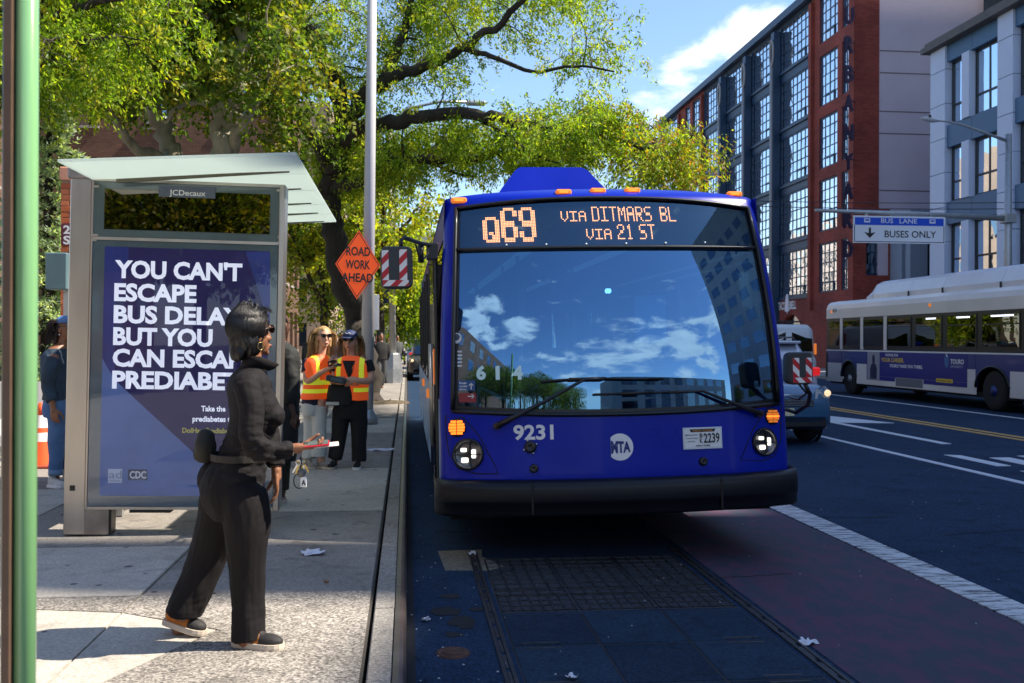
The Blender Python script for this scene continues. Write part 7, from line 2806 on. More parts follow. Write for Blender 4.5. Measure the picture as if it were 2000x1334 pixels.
def vmat2(c):
    for y0, y1 in ((741, 748), (758, 766)):
        if Q(684, y1).z < c.z < Q(684, y0).z and abs((c - cV2).x) > .05:
            return 1
    x = abs((c - cV2).x)
    if .105 < x < .16 and c.z > Q(684, 741).z:
        return 1
    return 0


vt = [(a, b, c, d + .018, e + .02, f + .02) for a, b, c, d, e, f in tor[0:6]]
vo = union('safety_vest', [trunk_rings(vt, h)], [VO, VY], cw_o, .008, 2, disp=fold(amp=.006), matfn=vmat2)
# open front V: black tee panel proud of the vest
q = MB()
F0 = lambda px, py, d_: Q(px, py, 0) + Vector((0, -d_, 0))
q.add([F0(672, 705, .112), F0(697, 705, .112), F0(693, 728, .158), F0(687, 742, .162), F0(681, 728, .158)], [(0, 1, 2, 3, 4)])
q.build('shirt_front', BLT, cw_o, fix=False)
union('trousers', [trunk_rings([rg_(685, 775, .18, .12, .12), rg_(685, 797, .195, .13, .13), rg_(683, 818, .18, .11, .11)], h), limb_flat([Q(668, 800), Q(664, 845), Q(655, 897)], [.11, .09, .085]), limb_flat([Q(700, 800), Q(702, 845), Q(702, 902)], [.11, .092, .085])], BLT, cw_o, .01, 3, disp=fold(amp=.008))
ap_ = union('apron_bag', [trunk_rings([rg_(665, 752, .13, .05, .03, -.12), rg_(664, 775, .15, .05, .03, -.13), rg_(664, 793, .14, .045, .03, -.13)], h)], mat('bag_black', (.008, .008, .009), .7), cw_o, .009, 2)
MB().box(*(lambda a, c: (a.x, c.x, -.20, -.17, c.z, a.z))(Q(643, 784), Q(668, 790))).build('reflective_band', mat('band_grey', (.55, .55, .52), .5), ap_)
shoe('shoe', cw_o, Vector((Q(656, 0).x, .02, .002)), Vector((Q(650, 0).x, -.20, .002)), .09, BLT, osl)
shoe('shoe', cw_o, Vector((Q(700, 0).x, .02, .002)), Vector((Q(702, 0).x, -.20, .002)), .09, BLT, WHITE)
glasses(cw_o, at, 1.03, SGL, SGL)
b_ = MB(); vs, fs = ellip(at(0, .094, -.057), (.022, .007, .009), axes=(r_, f_, u_)); b_.add(vs, fs, True); b_.build('lips', LIP, cw_o)
hv = [ellip(at(0, -.035, .02), (.083, .085, .09), axes=(r_, f_, u_)), ellip(at(.068, -.035, -.08), (.022, .04, .11), axes=(r_, f_, u_)), ellip(at(-.068, -.035, -.09), (.022, .04, .12), axes=(r_, f_, u_)), ellip(at(0, -.08, -.06), (.07, .04, .12), axes=(r_, f_, u_))]
ho = union('hair', hv, HAIRD, cw_o, .009, 1, disp=fold((20, 20, 12), .01, 2))
strands('hair_strand', ho, [(rr_.uniform(math.radians(165), math.radians(375)), rr_.uniform(0, .6)) for _ in range(260)], long_hair(.30), HAIRD, .004, 3)


def cap_obj(root, at_, axes_, m, lab_col=None, brim=True):
    r2, f2_, u2 = axes_
    vs, fs = ellip(at_(0, -.008, .062), (.090, .104, .078), 20, 10, axes=axes_)
    b = MB()
    b.add(vs, fs, True)
    # keep upper part only
    keep = [f for f in b.f if all((Vector(b.v[i]) - at_(0, 0, .055)).dot(u2) > -.004 for i in f)]
    b.f = keep; b.m = [0] * len(keep); b.sm = [True] * len(keep)
    o = b.build('cap', m, root, fix=False)
    o.modifiers.new('thick', 'SOLIDIFY').thickness = .005
    q = MB()
    n_ = 12
    vs = []
    for i in range(n_ + 1):
        a = math.pi * i / n_
        vs.append(at_(.076 * math.cos(a), .062 + .02 * math.sin(a), .056)); 
    for i in range(n_ + 1):
        a = math.pi * i / n_
        vs.append(at_(.078 * math.cos(a), .075 + .085 * math.sin(a), .050 - .012 * math.sin(a)))
    q.add(vs, [(i, i + 1, i + n_ + 2, i + n_ + 1) for i in range(n_)], True)
    br_ = q.build('cap_brim', m, o, fix=False)
    br_.modifiers.new('thick', 'SOLIDIFY').thickness = .004
    return o


cp = cap_obj(cw_o, at, AXES, mat('cap_navy', (.015, .03, .10), .7))
b_ = MB(); b_.tube([at(-.03, .100, .092), at(-.01, .104, .103), at(.01, .104, .092), at(.03, .100, .103)], .004, 5); b_.build('cap_emblem', WHITE, cp)

# --- woman in denim jacket and cap, half hidden by the shelter post
dn_o, Q, k = figure('woman in a denim cap, dark denim jacket and cuffed jeans passing behind the shelter post', 118, 9.95, 0, None, None)
h = math.radians(-15)
f_h = Vector((math.cos(h), math.sin(h), 0)); rt = Vector((math.sin(h), -math.cos(h), 0))
rg_ = lambda px, py, w_, f_, b_, b=0: (*Q(px, py, b), w_, f_, b_)
tor = [rg_(122, 672, .06, .05, .05), rg_(117, 682, .15, .09, .09), rg_(115, 700, .19, .12, .13), rg_(115, 730, .18, .14, .13), rg_(116, 760, .165, .13, .12), rg_(116, 782, .17, .13, .13)]
HCd = Q(128, 645); hs, at, AXES = head_shapes(HCd, h, 0, 1.05); r_, f_, u_ = AXES
Ra = [Q(106, 700, -.16), Q(96, 730, -.20), Q(94, 756, -.20), Q(102, 785, -.22), Q(104, 797, -.22)]
La = [Q(122, 695, .15), Q(125, 730, .2), Q(132, 760, .2), Q(142, 780, .15)]
jd = mat('denim_dark', (.022, .045, .075), .8, var=.3, vscale=8)
jl = mat('denim_blue', (.08, .17, .36), .8, var=.25, vscale=6)
body = hs + [limb([Q(122, 685), Q(124, 668), HCd], [.05, .048, .05]), trunk_rings([(a, b, c, d * .9, e * .9, f * .9) for a, b, c, d, e, f in tor], h), limb(Ra, [.05, .045, .04, .03, .026]), limb(La, [.05, .045, .04, .03]),
             limb([Q(116, 790), Q(113, 860), Q(110, 930), Q(109, 946)], [.09, .06, .04, .035]), limb([Q(126, 790, .1), Q(132, 860, .12), Q(134, 925, .12)], [.09, .06, .04])]
body += hand_shapes(Q(105, 799, -.22), Vector((.15, -.05, -1)), Vector((.2, 1, 0)), 1, .5, 1.05)[0]
union('body', body, SKD, dn_o, .007, 2)
union('denim_jacket', [trunk_rings(tor[1:], h), limb_flat(Ra[:4], [.075, .068, .060, .052], 12), limb_flat(La, [.075, .068, .060, .05], 12)], jd, dn_o, .009, 2, disp=fold((9, 9, 12), .008))
union('jeans', [trunk_rings([rg_(117, 776, .155, .12, .12), rg_(117, 800, .17, .13, .14), rg_(118, 815, .16, .11, .12)], h), limb_flat([Q(115, 800, -.05), Q(112, 860, -.05), Q(110, 922, -.05)], [.105, .082, .062]), limb_flat([Q(124, 800, .08), Q(130, 860, .12), Q(132, 915, .12)], [.105, .08, .06])], jl, dn_o, .01, 2, disp=fold(amp=.009))
cu_ = MB(); cu_.tube([Q(110, 918, -.05), Q(110, 929, -.05)], .068, 16); cu_.build('jeans_cuff', mat('denim_pale', (.16, .26, .42), .8), dn_o)
shoe('shoe', dn_o, Vector((Q(101, 0).x, -.05, .002)), Vector((Q(128, 0).x + .05, -.12, .002)), .10, mat('sneaker_white', (.6, .58, .55), .6), WHITE)
shoe('shoe', dn_o, Vector((Q(126, 0).x, .12, .002)), Vector((Q(150, 0).x + .05, .08, .002)), .10, mat('sneaker_white', (.6, .58, .55), .6), WHITE)
hv = [ellip(at(0, -.03, .02), (.082, .088, .09), axes=(r_, f_, u_)), ellip(at(0, -.085, -.07), (.075, .05, .11), axes=(r_, f_, u_))]
ho = union('hair', hv, mat('hair_brown', (.02, .010, .007), .5), dn_o, .009, 1, disp=fold((20, 20, 12), .012, 2))
strands('hair_strand', ho, [(rr_.uniform(math.radians(180), math.radians(360)), rr_.uniform(0, .6)) for _ in range(200)], long_hair(.24), mat('hair_brown', (.02, .01, .007)), .004, 3)
glasses(dn_o, at, 1.05, SGL, SGL)
cap_obj(dn_o, at, AXES, mat('cap_denim', (.10, .20, .40), .8, var=.2, vscale=15))
b_ = MB(); b_.tube([at(.078, -.004, -.04), at(.079, -.004, -.055)], .006, 6); b_.build('earring', WHITE, dn_o)

# --- person in dark clothes with a black bag beyond the poster case
mn_o, Q, k = figure('person in a long dark coat with a black shoulder bag just beyond the poster case', 577, 8.9, 0, None, None)
Q_ = Q
Q = lambda px, py, b=0.0: Q_(px - 20, py, b)
h = math.radians(60)
rg_ = lambda px, py, w_, f_, b_, b=0: (*Q(px, py, b), w_, f_, b_)
tor = [rg_(568, 668, .06, .05, .05), rg_(568, 670, .07, .065, .065), rg_(567, 678, .13, .09, .09), rg_(567, 686, .18, .10, .10), rg_(567, 710, .20, .13, .12), rg_(567, 750, .19, .14, .12), rg_(566, 800, .20, .13, .13), rg_(565, 850, .19, .13, .13), rg_(564, 900, .17, .12, .12)]
HCm = Q(567, 638); hs, at, AXES = head_shapes(HCm, h, 0, 1.05); r_, f_, u_ = AXES
Ra = [Q(583, 700, -.08), Q(590, 750, -.10), Q(588, 790, -.12), Q(592, 806, -.12)]
body = hs + [limb([Q(567, 690), Q(567, 668), HCm], [.055, .052, .05]), trunk_rings([(a, b, c, d * .9, e * .9, f * .9) for a, b, c, d, e, f in tor], h), limb(Ra, [.05, .045, .034, .028]), limb([Q(552, 700, .1), Q(546, 760, .12), Q(548, 800, .1)], [.05, .045, .034]),
             limb([Q(560, 880), Q(558, 940), Q(556, 978)], [.09, .06, .04]), limb([Q(570, 880, .1), Q(570, 940, .12), Q(570, 968, .12)], [.09, .06, .04])]
body += hand_shapes(Q(592, 808, -.12), Vector((.0, -.1, -1)), Vector((-.2, 1, 0)), 1, .5, 1.05)[0]
union('body', body, mat('skin_dark', (.10, .045, .03), .5), mn_o, .007, 2)
union('coat', [trunk_rings(tor[1:], h), limb_flat(Ra[:3], [.075, .065, .058]), limb_flat([Q(552, 700, .1), Q(546, 760, .12), Q(548, 800, .1)], [.075, .065, .055])], mat('coat_dark', (.012, .014, .014), .8, var=.4, vscale=9), mn_o, .010, 2, disp=fold((9, 9, 10), .01))
union('trousers', [limb_flat([Q(560, 880), Q(558, 930), Q(556, 966)], [.10, .08, .075]), limb_flat([Q(570, 880, .1), Q(570, 930, .12), Q(570, 958, .12)], [.10, .08, .075])], mat('trouser_olive', (.02, .022, .014), .8), mn_o, .011, 2)
shoe('shoe', mn_o, Vector((Q(556, 0).x, -.02, .002)), Vector((Q(566, 0).x, .20, .002)), .10, sh_b, osl)
shoe('shoe', mn_o, Vector((Q(560, 0).x, .0, .002)), Vector((Q(575, 0).x - .05, -.16, .002)), .10, sh_b, osl)
union('hair', [ellip(at(0, -.02, .04), (.082, .092, .09), axes=(r_, f_, u_))], HAIRB, mn_o, .009, 1, disp=fold((30, 30, 30), .006))
bgv = [ellip(Q(592, 745, -.02), (.07, .12, .19)), ellip(Q(590, 775, -.02), (.08, .13, .14))]
bo = union('shoulder_bag', bgv, mat('bag_black', (.008, .008, .009)), mn_o, .010, 2, disp=fold((8, 8, 8), .012))
q = MB(); q.tube([Q(586, 715, -.08), Q(578, 686, -.06), Q(572, 684, .0), Q(570, 700, .12)], .012, 6); q.build('bag_strap', BLKPL, bo)

# --- pedestrians far down the pavement
def walker(x, y, c1, c2, label, seed, skin=SKD):
    rr2 = random.Random(seed)
    o = empty('person', (x, y, .15), (0, 0, rr2.uniform(-.5, .5)), label=label, cat='person', group='pedestrians far down the pavement')
    if seed not in _wk:
        st_ = .12
        tor_ = [(0, 0, 1.47, .06, .05, .05), (0, 0, 1.455, .07, .06, .06), (0, 0, 1.42, .13, .08, .08), (0, 0, 1.36, .18, .09, .09), (0, 0, 1.2, .19, .12, .11), (0, 0, 1.0, .17, .12, .12), (0, 0, .88, .18, .12, .13)]
        hs_, a_, x_ = head_shapes((0, 0, 1.60), math.radians(-90), 0, 1.0)
        arms = [limb([(-.20, 0, 1.36), (-.25, .03, 1.1), (-.22, -.08, .88)], [.05, .045, .04]), limb([(.20, 0, 1.36), (.25, 0, 1.1), (.22, .08, .88)], [.05, .045, .04])]
        legs = [limb([(-.09, 0, .88), (-.10, -st_ * .4, .48), (-.10, -st_, .06), (-.10, -st_ - .12, .04)], [.09, .065, .045, .035]), limb([(.09, 0, .88), (.10, st_ * .4, .48), (.10, st_ * 1.6, .08), (.10, st_ * 1.2, .04)], [.09, .065, .045, .035])]
        b = union('body', hs_ + [limb([(0, 0, 1.42), (0, 0, 1.6)], [.05, .05]), trunk_rings(tor_, math.radians(-90))] + arms + legs, skin, o, .018, 2)
        c = union('coat', [trunk_rings([(a, b_, z, w_ + .02, f_ + .02, k_ + .02) for a, b_, z, w_, f_, k_ in tor_[1:]], math.radians(-90))] + [limb([(-.20, 0, 1.36), (-.25, .03, 1.1), (-.23, -.06, .92)], [.07, .06, .05]), limb([(.20, 0, 1.36), (.25, 0, 1.1), (.23, .06, .92)], [.07, .06, .05])], c1, o, .018, 2)
        t = union('trousers', [limb([(-.09, 0, .86), (-.10, -st_ * .4, .48), (-.10, -st_, .10)], [.11, .085, .07]), limb([(.09, 0, .86), (.10, st_ * .4, .48), (.10, st_ * 1.6, .12)], [.11, .085, .07])], c2, o, .018, 2)
        hh_ = union('hair', [ellip((0, .02, 1.66), (.085, .09, .08))], HAIRB, o, .018, 1)
        _wk[seed] = o
    return o


_wk = {}
cj = [mat('coat_red', (.20, .03, .03), .8), mat('coat_grey', (.08, .085, .09), .8), mat('coat_black', (.012, .012, .014), .8), mat('coat_tan', (.30, .2, .1), .8), mat('coat_white', (.5, .5, .5), .8), mat('coat_blue', (.04, .08, .2), .8)]
for i, (px, y_, c1, c2, lab) in enumerate(((744, 31, 2, 1, 'pedestrian in black beside the far street lamp'), (736, 38, 0, 2, 'pedestrian in a red coat far behind the leaning trunk'), (776, 44, 1, 5, 'pedestrian in a grey coat on the far pavement right of the lamp'),
                                           (786, 60, 4, 2, 'pedestrian in a white coat very far down the kerb'), (610, 27, 2, 5, 'pedestrian in black seen between poster case and blonde woman'), (655, 33, 5, 1, 'pedestrian in blue between the two women in vests'),
                                           (668, 46, 4, 1, 'pedestrian in white far behind the two women in vests'), (758, 52, 3, 2, 'pedestrian in a tan coat left of the far street lamp'))):
    p_ = P(px, 700, Y=y_)
    walker(p_.x, y_, cj[c1], cj[c2], lab, i)
# bus driver: dim seated figure behind the windscreen
dv_o = empty('person', BM @ Vector((XC + .66, 1.25, .45)), (0, 0, 0), label='bus driver seated behind the wheel of the blue bus', cat='person')
hs_, at, AXES = head_shapes((0, 0, 1.22), math.radians(-90), 0, 1.0)
tr_ = [(0, 0, 1.02, .06, .05, .05), (0, 0, .98, .18, .09, .09), (0, 0, .8, .2, .12, .12), (0, 0, .6, .18, .13, .12), (0, 0, .5, .18, .14, .14)]
arms = [limb([(-.20, 0, .96), (-.26, -.12, .78), (-.18, -.38, .82)], [.05, .045, .035]), limb([(.20, 0, .96), (.26, -.12, .78), (.18, -.38, .82)], [.05, .045, .035])]
legs = [limb([(-.1, 0, .5), (-.13, -.4, .5), (-.13, -.45, .1)], [.09, .07, .05]), limb([(.1, 0, .5), (.13, -.4, .5), (.13, -.45, .1)], [.09, .07, .05])]
union('body', hs_ + [limb([(0, 0, 1.0), (0, 0, 1.2)], [.05, .05]), trunk_rings(tr_, math.radians(-90))] + arms + legs + hand_shapes((-.18, -.38, .82), (0.2, -1, .1), (0, 0, -1), 1, .8)[0] + hand_shapes((.18, -.38, .82), (-.2, -1, .1), (0, 0, -1), -1, .8)[0], SKD, dv_o, .009, 2)
union('shirt', [trunk_rings([(a, b_, z, w_ + .015, f_ + .015, k_ + .015) for a, b_, z, w_, f_, k_ in tr_[1:]], math.radians(-90)), limb([(-.20, 0, .96), (-.26, -.12, .78)], [.065, .06]), limb([(.20, 0, .96), (.26, -.12, .78)], [.065, .06])], mat('shirt_blue', (.08, .14, .25), .8), dv_o, .01, 2)
union('hair', [ellip((0, .02, 1.28), (.083, .09, .08))], HAIRB, dv_o, .01, 1)
q = MB(); q.tube([(-.17, -.11, 1.0), (0, -.15, .78), (.14, -.15, .55)], .022, 6, flat=.3); q.build('seat_belt', mat('belt_orange', (.5, .08, .04), .7), dv_o)
# ------------------------------------------------------------------ trees
def leaf_mat(name, transl=.55):
    m = bpy.data.materials.new(name)
    m.use_nodes = True
    t = m.node_tree
    b = t.nodes['Principled BSDF']
    a = t.nodes.new('ShaderNodeAttribute')
    a.attribute_name = 'leaf_tint'
    t.links.new(a.outputs['Color'], b.inputs['Base Color'])
    b.inputs['Roughness'].default_value = .5
    b.inputs['Specular IOR Level'].default_value = .35
    tr = t.nodes.new('ShaderNodeBsdfTranslucent')
    sc = t.nodes.new('ShaderNodeVectorMath'); sc.operation = 'MULTIPLY'; sc.inputs[1].default_value = (1.7, 1.75, .5)
    t.links.new(a.outputs['Color'], sc.inputs[0]); t.links.new(sc.outputs[0], tr.inputs['Color'])
    mx_ = t.nodes.new('ShaderNodeMixShader'); mx_.inputs[0].default_value = transl
    t.links.new(b.outputs[0], mx_.inputs[1]); t.links.new(tr.outputs[0], mx_.inputs[2])
    t.links.new(mx_.outputs[0], t.nodes['Material Output'].inputs[0])
    return m


LEAF = leaf_mat('leaf_surface')


def leaves_mesh(name, parent, C, dirs, L_, W_, tint, off):
    """one small folded leaf per row of C"""
    n = len(C)
    d = dirs / np.linalg.norm(dirs, axis=1)[:, None]
    rnd = rng.normal(size=(n, 3))
    s = np.cross(d, rnd); s /= np.linalg.norm(s, axis=1)[:, None] + 1e-9
    up = np.cross(s, d)
    L_ = L_[:, None]; W_ = W_[:, None]
    v0 = C
    v1 = C + d * L_ * .45 + s * W_ * .5 + up * W_ * .12
    v2 = C + d * L_
    v3 = C + d * L_ * .45 - s * W_ * .5 + up * W_ * .12
    V = np.stack([v0, v1, v2, v3], 1).reshape(-1, 3) - np.array(off)
    me = bpy.data.meshes.new(name)
    me.vertices.add(n * 4)
    me.vertices.foreach_set('co', V.astype(np.float32).ravel())
    me.loops.add(n * 4)
    me.loops.foreach_set('vertex_index', np.arange(n * 4, dtype=np.int32))
    me.polygons.add(n)
    me.polygons.foreach_set('loop_start', np.arange(0, n * 4, 4, dtype=np.int32))
    me.polygons.foreach_set('loop_total', np.full(n, 4, dtype=np.int32))
    me.update(calc_edges=True)
    at_ = me.attributes.new('leaf_tint', 'FLOAT_COLOR', 'POINT')
    col = np.concatenate([tint, np.ones((n, 1))], 1)
    at_.data.foreach_set('color', np.repeat(col, 4, axis=0).astype(np.float32).ravel())
    me.materials.append(LEAF)
    return link_mesh(name, me, parent, kind='stuff')


def in_poly(x, y, poly):
    c = False
    n = len(poly)
    j = n - 1
    for i in range(n):
        xi, yi = poly[i]
        xj, yj = poly[j]
        if (yi > y) != (yj > y) and x < (xj - xi) * (y - yi) / (yj - yi) + xi:
            c = not c
        j = i
    return c


def bark(name, c1, c2, sc=6):
    return mat(name, c1, .9, var=.3, vscale=sc, col2=c2, stretch=(1, 1, .3), bump=1.0, bscale=26)


BK_D = bark('bark_dark', (.022, .018, .014), (.055, .045, .035))
BK_P = bark('bark_plane', (.20, .17, .11), (.42, .38, .28), 3)


def tree(name, label, base, limbs, poly, Y0, dY, nsub, nspray, nleaf, leaf_l, leaf_w, palette, bk, droop=.5, sub_r=.75, seed=1, tip=None, limb_first=0, twig=.012, lean=None):
    rr = random.Random(seed)
    o = empty(name, base, label=label, cat='tree')
    bx_ = Vector(base)
    allp = []
    for li, (pts, r0, r1) in enumerate(limbs):
        q = [Vector(p) for p in pts]
        rows = cr_interp([list(p) for p in q], 5)
        pp = [Vector(r) for r in rows]
        # slight crookedness
        for i in range(1, len(pp) - 1):
            a_ = .25 * (r0 + r1)
            pp[i] += Vector((rr.uniform(-a_, a_), rr.uniform(-a_, a_), rr.uniform(-a_, a_)))
        n_ = len(pp)
        rad = [1.2 * r0 + (r1 - 1.2 * r0) * (i / (n_ - 1)) ** .8 for i in range(n_)]
        if li == 0:
            rad[0] *= 1.5; rad[1] *= 1.2
        b = MB(); b.tube([p - bx_ for p in pp], rad, 10 if r0 > .1 else 7)
        b.build('trunk' if li == 0 else 'limb', bk, o, fix=False)
        if li > 0 or len(limbs) == 1:
            allp += [(p, r) for p, r in zip(pp, rad)]
        else:
            allp += [(p, r) for p, r in list(zip(pp, rad))[len(pp) // 2:]]
    tw = MB()
    xs = [p[0] for p in poly]; ys = [p[1] for p in poly]
    subs = []
    tries = 0
    scr = []
    for p, r in allp:
        v = p - Vector((0, 0, CZ)); d = v.dot(CF)
        scr.append((1000 + FPX * v.dot(CR) / d, 667 - FPX * v.dot(CU) / d, p.y))
    while len(subs) < nsub and tries < nsub * 60:
        tries += 1
        x = rr.uniform(min(xs), max(xs)); y = rr.uniform(min(ys), max(ys))
        if not in_poly(x, y, poly):
            continue
        if mnoise.noise(Vector((x * .013, y * .018, seed))) < -.07:
            continue
        ly = min(scr, key=lambda q: (q[0] - x) ** 2 + (q[1] - y) ** 2)[2]
        subs.append(P(x, y, Y=ly + 1.0 + rr.gauss(0, .34) * dY))
    CC, DD = [], []
    for s_ in subs:
        best = min(allp, key=lambda a: (a[0] - s_).length + (.8 if a[0].z > s_.z + .5 else 0))
        a0 = best[0]
        mid = (a0 + s_) / 2 + Vector((rr.uniform(-.3, .3), rr.uniform(-.3, .3), .12 * (s_ - a0).length))
        rows = cr_interp([list(a0), list(mid), list(s_)], 4)
        r0 = min(best[1] * .6, .012 + .012 * (s_ - a0).length)
        pth = [Vector(r) for r in rows]
        tw.tube([p - bx_ for p in pth], [r0 + (.008 - r0) * i / (len(pth) - 1) for i in range(len(pth))], 5, cap=False)
        outd = (s_ - a0); outd.z *= .3
        outd = outd.normalized() if outd.length > .05 else Vector((1, 0, 0))
        for k in range(nspray):
            t_ = rr.random() ** .6
            pbase = pth[int(t_ * (len(pth) - 1))]
            c_ = pbase + Vector((rr.gauss(0, sub_r * .5), rr.gauss(0, sub_r * .5), rr.gauss(0, sub_r * .33)))
            dv_ = (outd + Vector((rr.gauss(0, .6), rr.gauss(0, .6), -droop + rr.gauss(0, .25)))).normalized()
            if k % 3 == 0:
                tw.tube([pbase - bx_, (pbase + c_) / 2 - bx_ + Vector((0, 0, .05)), c_ - bx_, c_ + dv_ * .4 - bx_], [twig * .6, twig * .45, twig * .35, twig * .2], 3, cap=False)
            CC.append(c_); DD.append(dv_)
    tw.build('twig', bk, o, fix=False, kind='stuff')
    CC = np.array([tuple(c) for c in CC]); DD = np.array([tuple(d) for d in DD])
    n = len(CC) * nleaf
    t = rng.random((len(CC), nleaf, 1))
    ln = rng.uniform(.35, .75, (len(CC), 1, 1)) * (leaf_l / .10)
    side = rng.normal(size=(len(CC), nleaf, 3)) * .055 * (leaf_l / .10)
    pos = CC[:, None, :] + DD[:, None, :] * t * ln + side
    pos[..., 2] -= (t[..., 0] ** 2) * .22 * droop
    pos = pos.reshape(-1, 3)
    dd_ = np.repeat(DD, nleaf, 0) * .5 + rng.normal(size=(n, 3)) * .6 + np.array([0, 0, -droop * .9])
    pal = np.array(palette)
    ci = np.repeat(rng.integers(0, len(pal), len(CC)), nleaf)
    flip = rng.random(n) < .3
    ci[flip] = rng.integers(0, len(pal), flip.sum())
    tint = pal[ci] * rng.uniform(.7, 1.35, (n, 1))
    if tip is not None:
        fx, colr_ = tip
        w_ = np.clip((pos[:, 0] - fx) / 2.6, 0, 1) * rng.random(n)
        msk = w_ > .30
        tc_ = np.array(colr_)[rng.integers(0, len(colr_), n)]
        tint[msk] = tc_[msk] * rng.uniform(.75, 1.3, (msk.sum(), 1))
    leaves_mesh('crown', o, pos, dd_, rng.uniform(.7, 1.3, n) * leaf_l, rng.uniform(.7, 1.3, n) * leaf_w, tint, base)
    return o


G1 = [(.14, .24, .02), (.20, .31, .025), (.26, .36, .03), (.09, .17, .018), (.34, .40, .035), (.28, .38, .035), (.36, .36, .03)]
G2 = [(.08, .14, .02), (.11, .18, .025), (.20, .22, .03), (.24, .22, .03), (.06, .10, .016), (.17, .24, .03)]
GY = [(.34, .36, .03), (.40, .36, .03), (.26, .33, .03), (.19, .28, .03)]
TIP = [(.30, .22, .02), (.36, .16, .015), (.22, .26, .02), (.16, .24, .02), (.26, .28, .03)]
Y1 = 24.0
q_ = lambda px, py, dy=0: P(px, py, Y=Y1 + dy)
bs = P(728, 786, Z=.15)
Y1 = bs.y
T1L = [([bs - Vector((0, 0, .3)), q_(716, 740), q_(702, 640), q_(668, 540, -.2), q_(642, 440, -.3), q_(642, 380, -.4), q_(656, 320, -.5), q_(668, 250, -.6), q_(662, 170, -.5), q_(625, 110, -.3), q_(590, 20, 0), q_(570, -120, 0)], .33, .10),
       ([q_(666, 262, -.5), q_(705, 200, -1), q_(745, 160, -1.5), q_(830, 128, -2), q_(905, 95, -2.5), q_(980, 40, -3), q_(1060, -30, -3.5)], .19, .05),
       ([q_(750, 158, -1.5), q_(775, 100, -1), q_(800, 20, -1), q_(830, -90, -1)], .13, .05),
       ([q_(655, 300, -.5), q_(690, 262, -1.2), q_(760, 240, -2.0), q_(830, 226, -2.6), q_(930, 224, -3.4), q_(1010, 240, -4), q_(1090, 256, -4.5), q_(1150, 262, -5), q_(1250, 285, -5.5), q_(1320, 300, -6)], .18, .035),
       ([q_(650, 372, -.4), q_(700, 348, -1.2), q_(760, 330, -1.6), q_(830, 312, -2), q_(920, 312, -2.2), q_(1000, 295, -2.5), q_(1060, 300, -3)], .15, .04),
       ([q_(930, 224, -3.4), q_(985, 262, -3.6), q_(1040, 300, -3.8), q_(1090, 318, -4)], .06, .02),
       ([q_(830, 312, -2), q_(880, 335, -2), q_(930, 345, -2.2)], .05, .02),
       ([q_(668, 225, -.6), q_(640, 165, -1.2), q_(580, 128, -1.8), q_(510, 118, -2), q_(440, 90, -2)], .15, .04),
       ([q_(652, 330, -.4), q_(618, 288, -1), q_(585, 235, -1.5), q_(545, 185, -1.8), q_(500, 160, -2)], .12, .04),
       ([q_(660, 180, -.5), q_(610, 60, -1), q_(560, 10, -1.4), q_(480, -40, -1.6)], .13, .04),
       ([q_(905, 95, -2.5), q_(960, 110, -2.8), q_(1040, 140, -3), q_(1120, 130, -3.3), q_(1200, 140, -3.6)], .06, .02),
       ([q_(800, 20, -1), q_(880, -20, -1.3), q_(960, -60, -2)], .07, .03)]
polyA = [(430, -170), (1120, -170), (1175, -40), (1200, 35), (1245, 110), (1250, 165), (1190, 165), (1120, 120), (1040, 170), (1010, 205), (940, 190), (880, 200), (760, 215), (700, 300), (640, 300), (560, 205), (480, 160), (400, 100)]
polyB = [(690, 215), (830, 235), (960, 200), (1050, 210), (1120, 195), (1210, 205), (1300, 240), (1368, 278), (1350, 340), (1270, 345), (1180, 352), (1060, 340), (1000, 322), (900, 345), (850, 372), (740, 345), (640, 330), (610, 290)]
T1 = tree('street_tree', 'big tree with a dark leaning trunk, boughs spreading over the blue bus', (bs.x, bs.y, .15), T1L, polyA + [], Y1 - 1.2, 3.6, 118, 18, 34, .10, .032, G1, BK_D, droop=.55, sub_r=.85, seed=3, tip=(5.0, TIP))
# lower sweeping boughs of the same tree
_objs = set(bpy.data.objects)
T1b = tree('street_tree', 'x', (bs.x, bs.y, .15), [T1L[3], T1L[4]], polyB, Y1 - 3.6, 3.0, 115, 17, 34, .10, .032, G1, BK_D, droop=.65, sub_r=.6, seed=9, tip=(3.0, TIP))
for c in list(T1b.children):
    if c.name.startswith(('trunk', 'limb')):
        bpy.data.objects.remove(c)
    else:
        c.parent = T1
bpy.data.objects.remove(T1b)
# rough pale bark flare with soil at the foot
MB().lathe([(.9, -.02), (.85, .02), (.3, .05)], n=18).build('soil', mat('tree_pit_soil', (.10, .075, .045), .95, var=.4, vscale=14, bump=1), T1)

# plane trees behind the shelter
Y2 = 19.5
q2 = lambda px, py, dy=0: P(px, py, Y=Y2 + dy)
b2 = P(440, 700, Y=Y2); b2.z = .15
tree('plane_tree', 'pale barked plane tree with forked limbs behind the middle of the shelter roof', tuple(b2),
     [([b2, q2(436, 480), q2(432, 330), q2(450, 250), q2(468, 190), q2(470, 110), q2(480, -20)], .26, .10),
      ([q2(432, 330), q2(452, 290), q2(475, 240, -.5), q2(505, 190, -.6), q2(540, 130, -1)], .13, .05),
      ([q2(436, 310), q2(424, 250), q2(438, 190), q2(415, 120, .4), q2(405, 40)], .13, .04),
      ([q2(445, 255), q2(420, 215), q2(390, 200), q2(350, 210), q2(320, 240)], .08, .03)],
     [(330, -120), (560, -120), (585, 120), (580, 300), (560, 320), (530, 270), (500, 180), (440, 170), (380, 190), (330, 150)], Y2 + .5, 4, 60, 15, 32, .11, .075, G2, BK_P, droop=.3, sub_r=.75, seed=21)
b3 = P(330, 700, Y=Y2 + 1.5); b3.z = .15
q3 = lambda px, py, dy=0: P(px, py, Y=Y2 + 1.5 + dy)
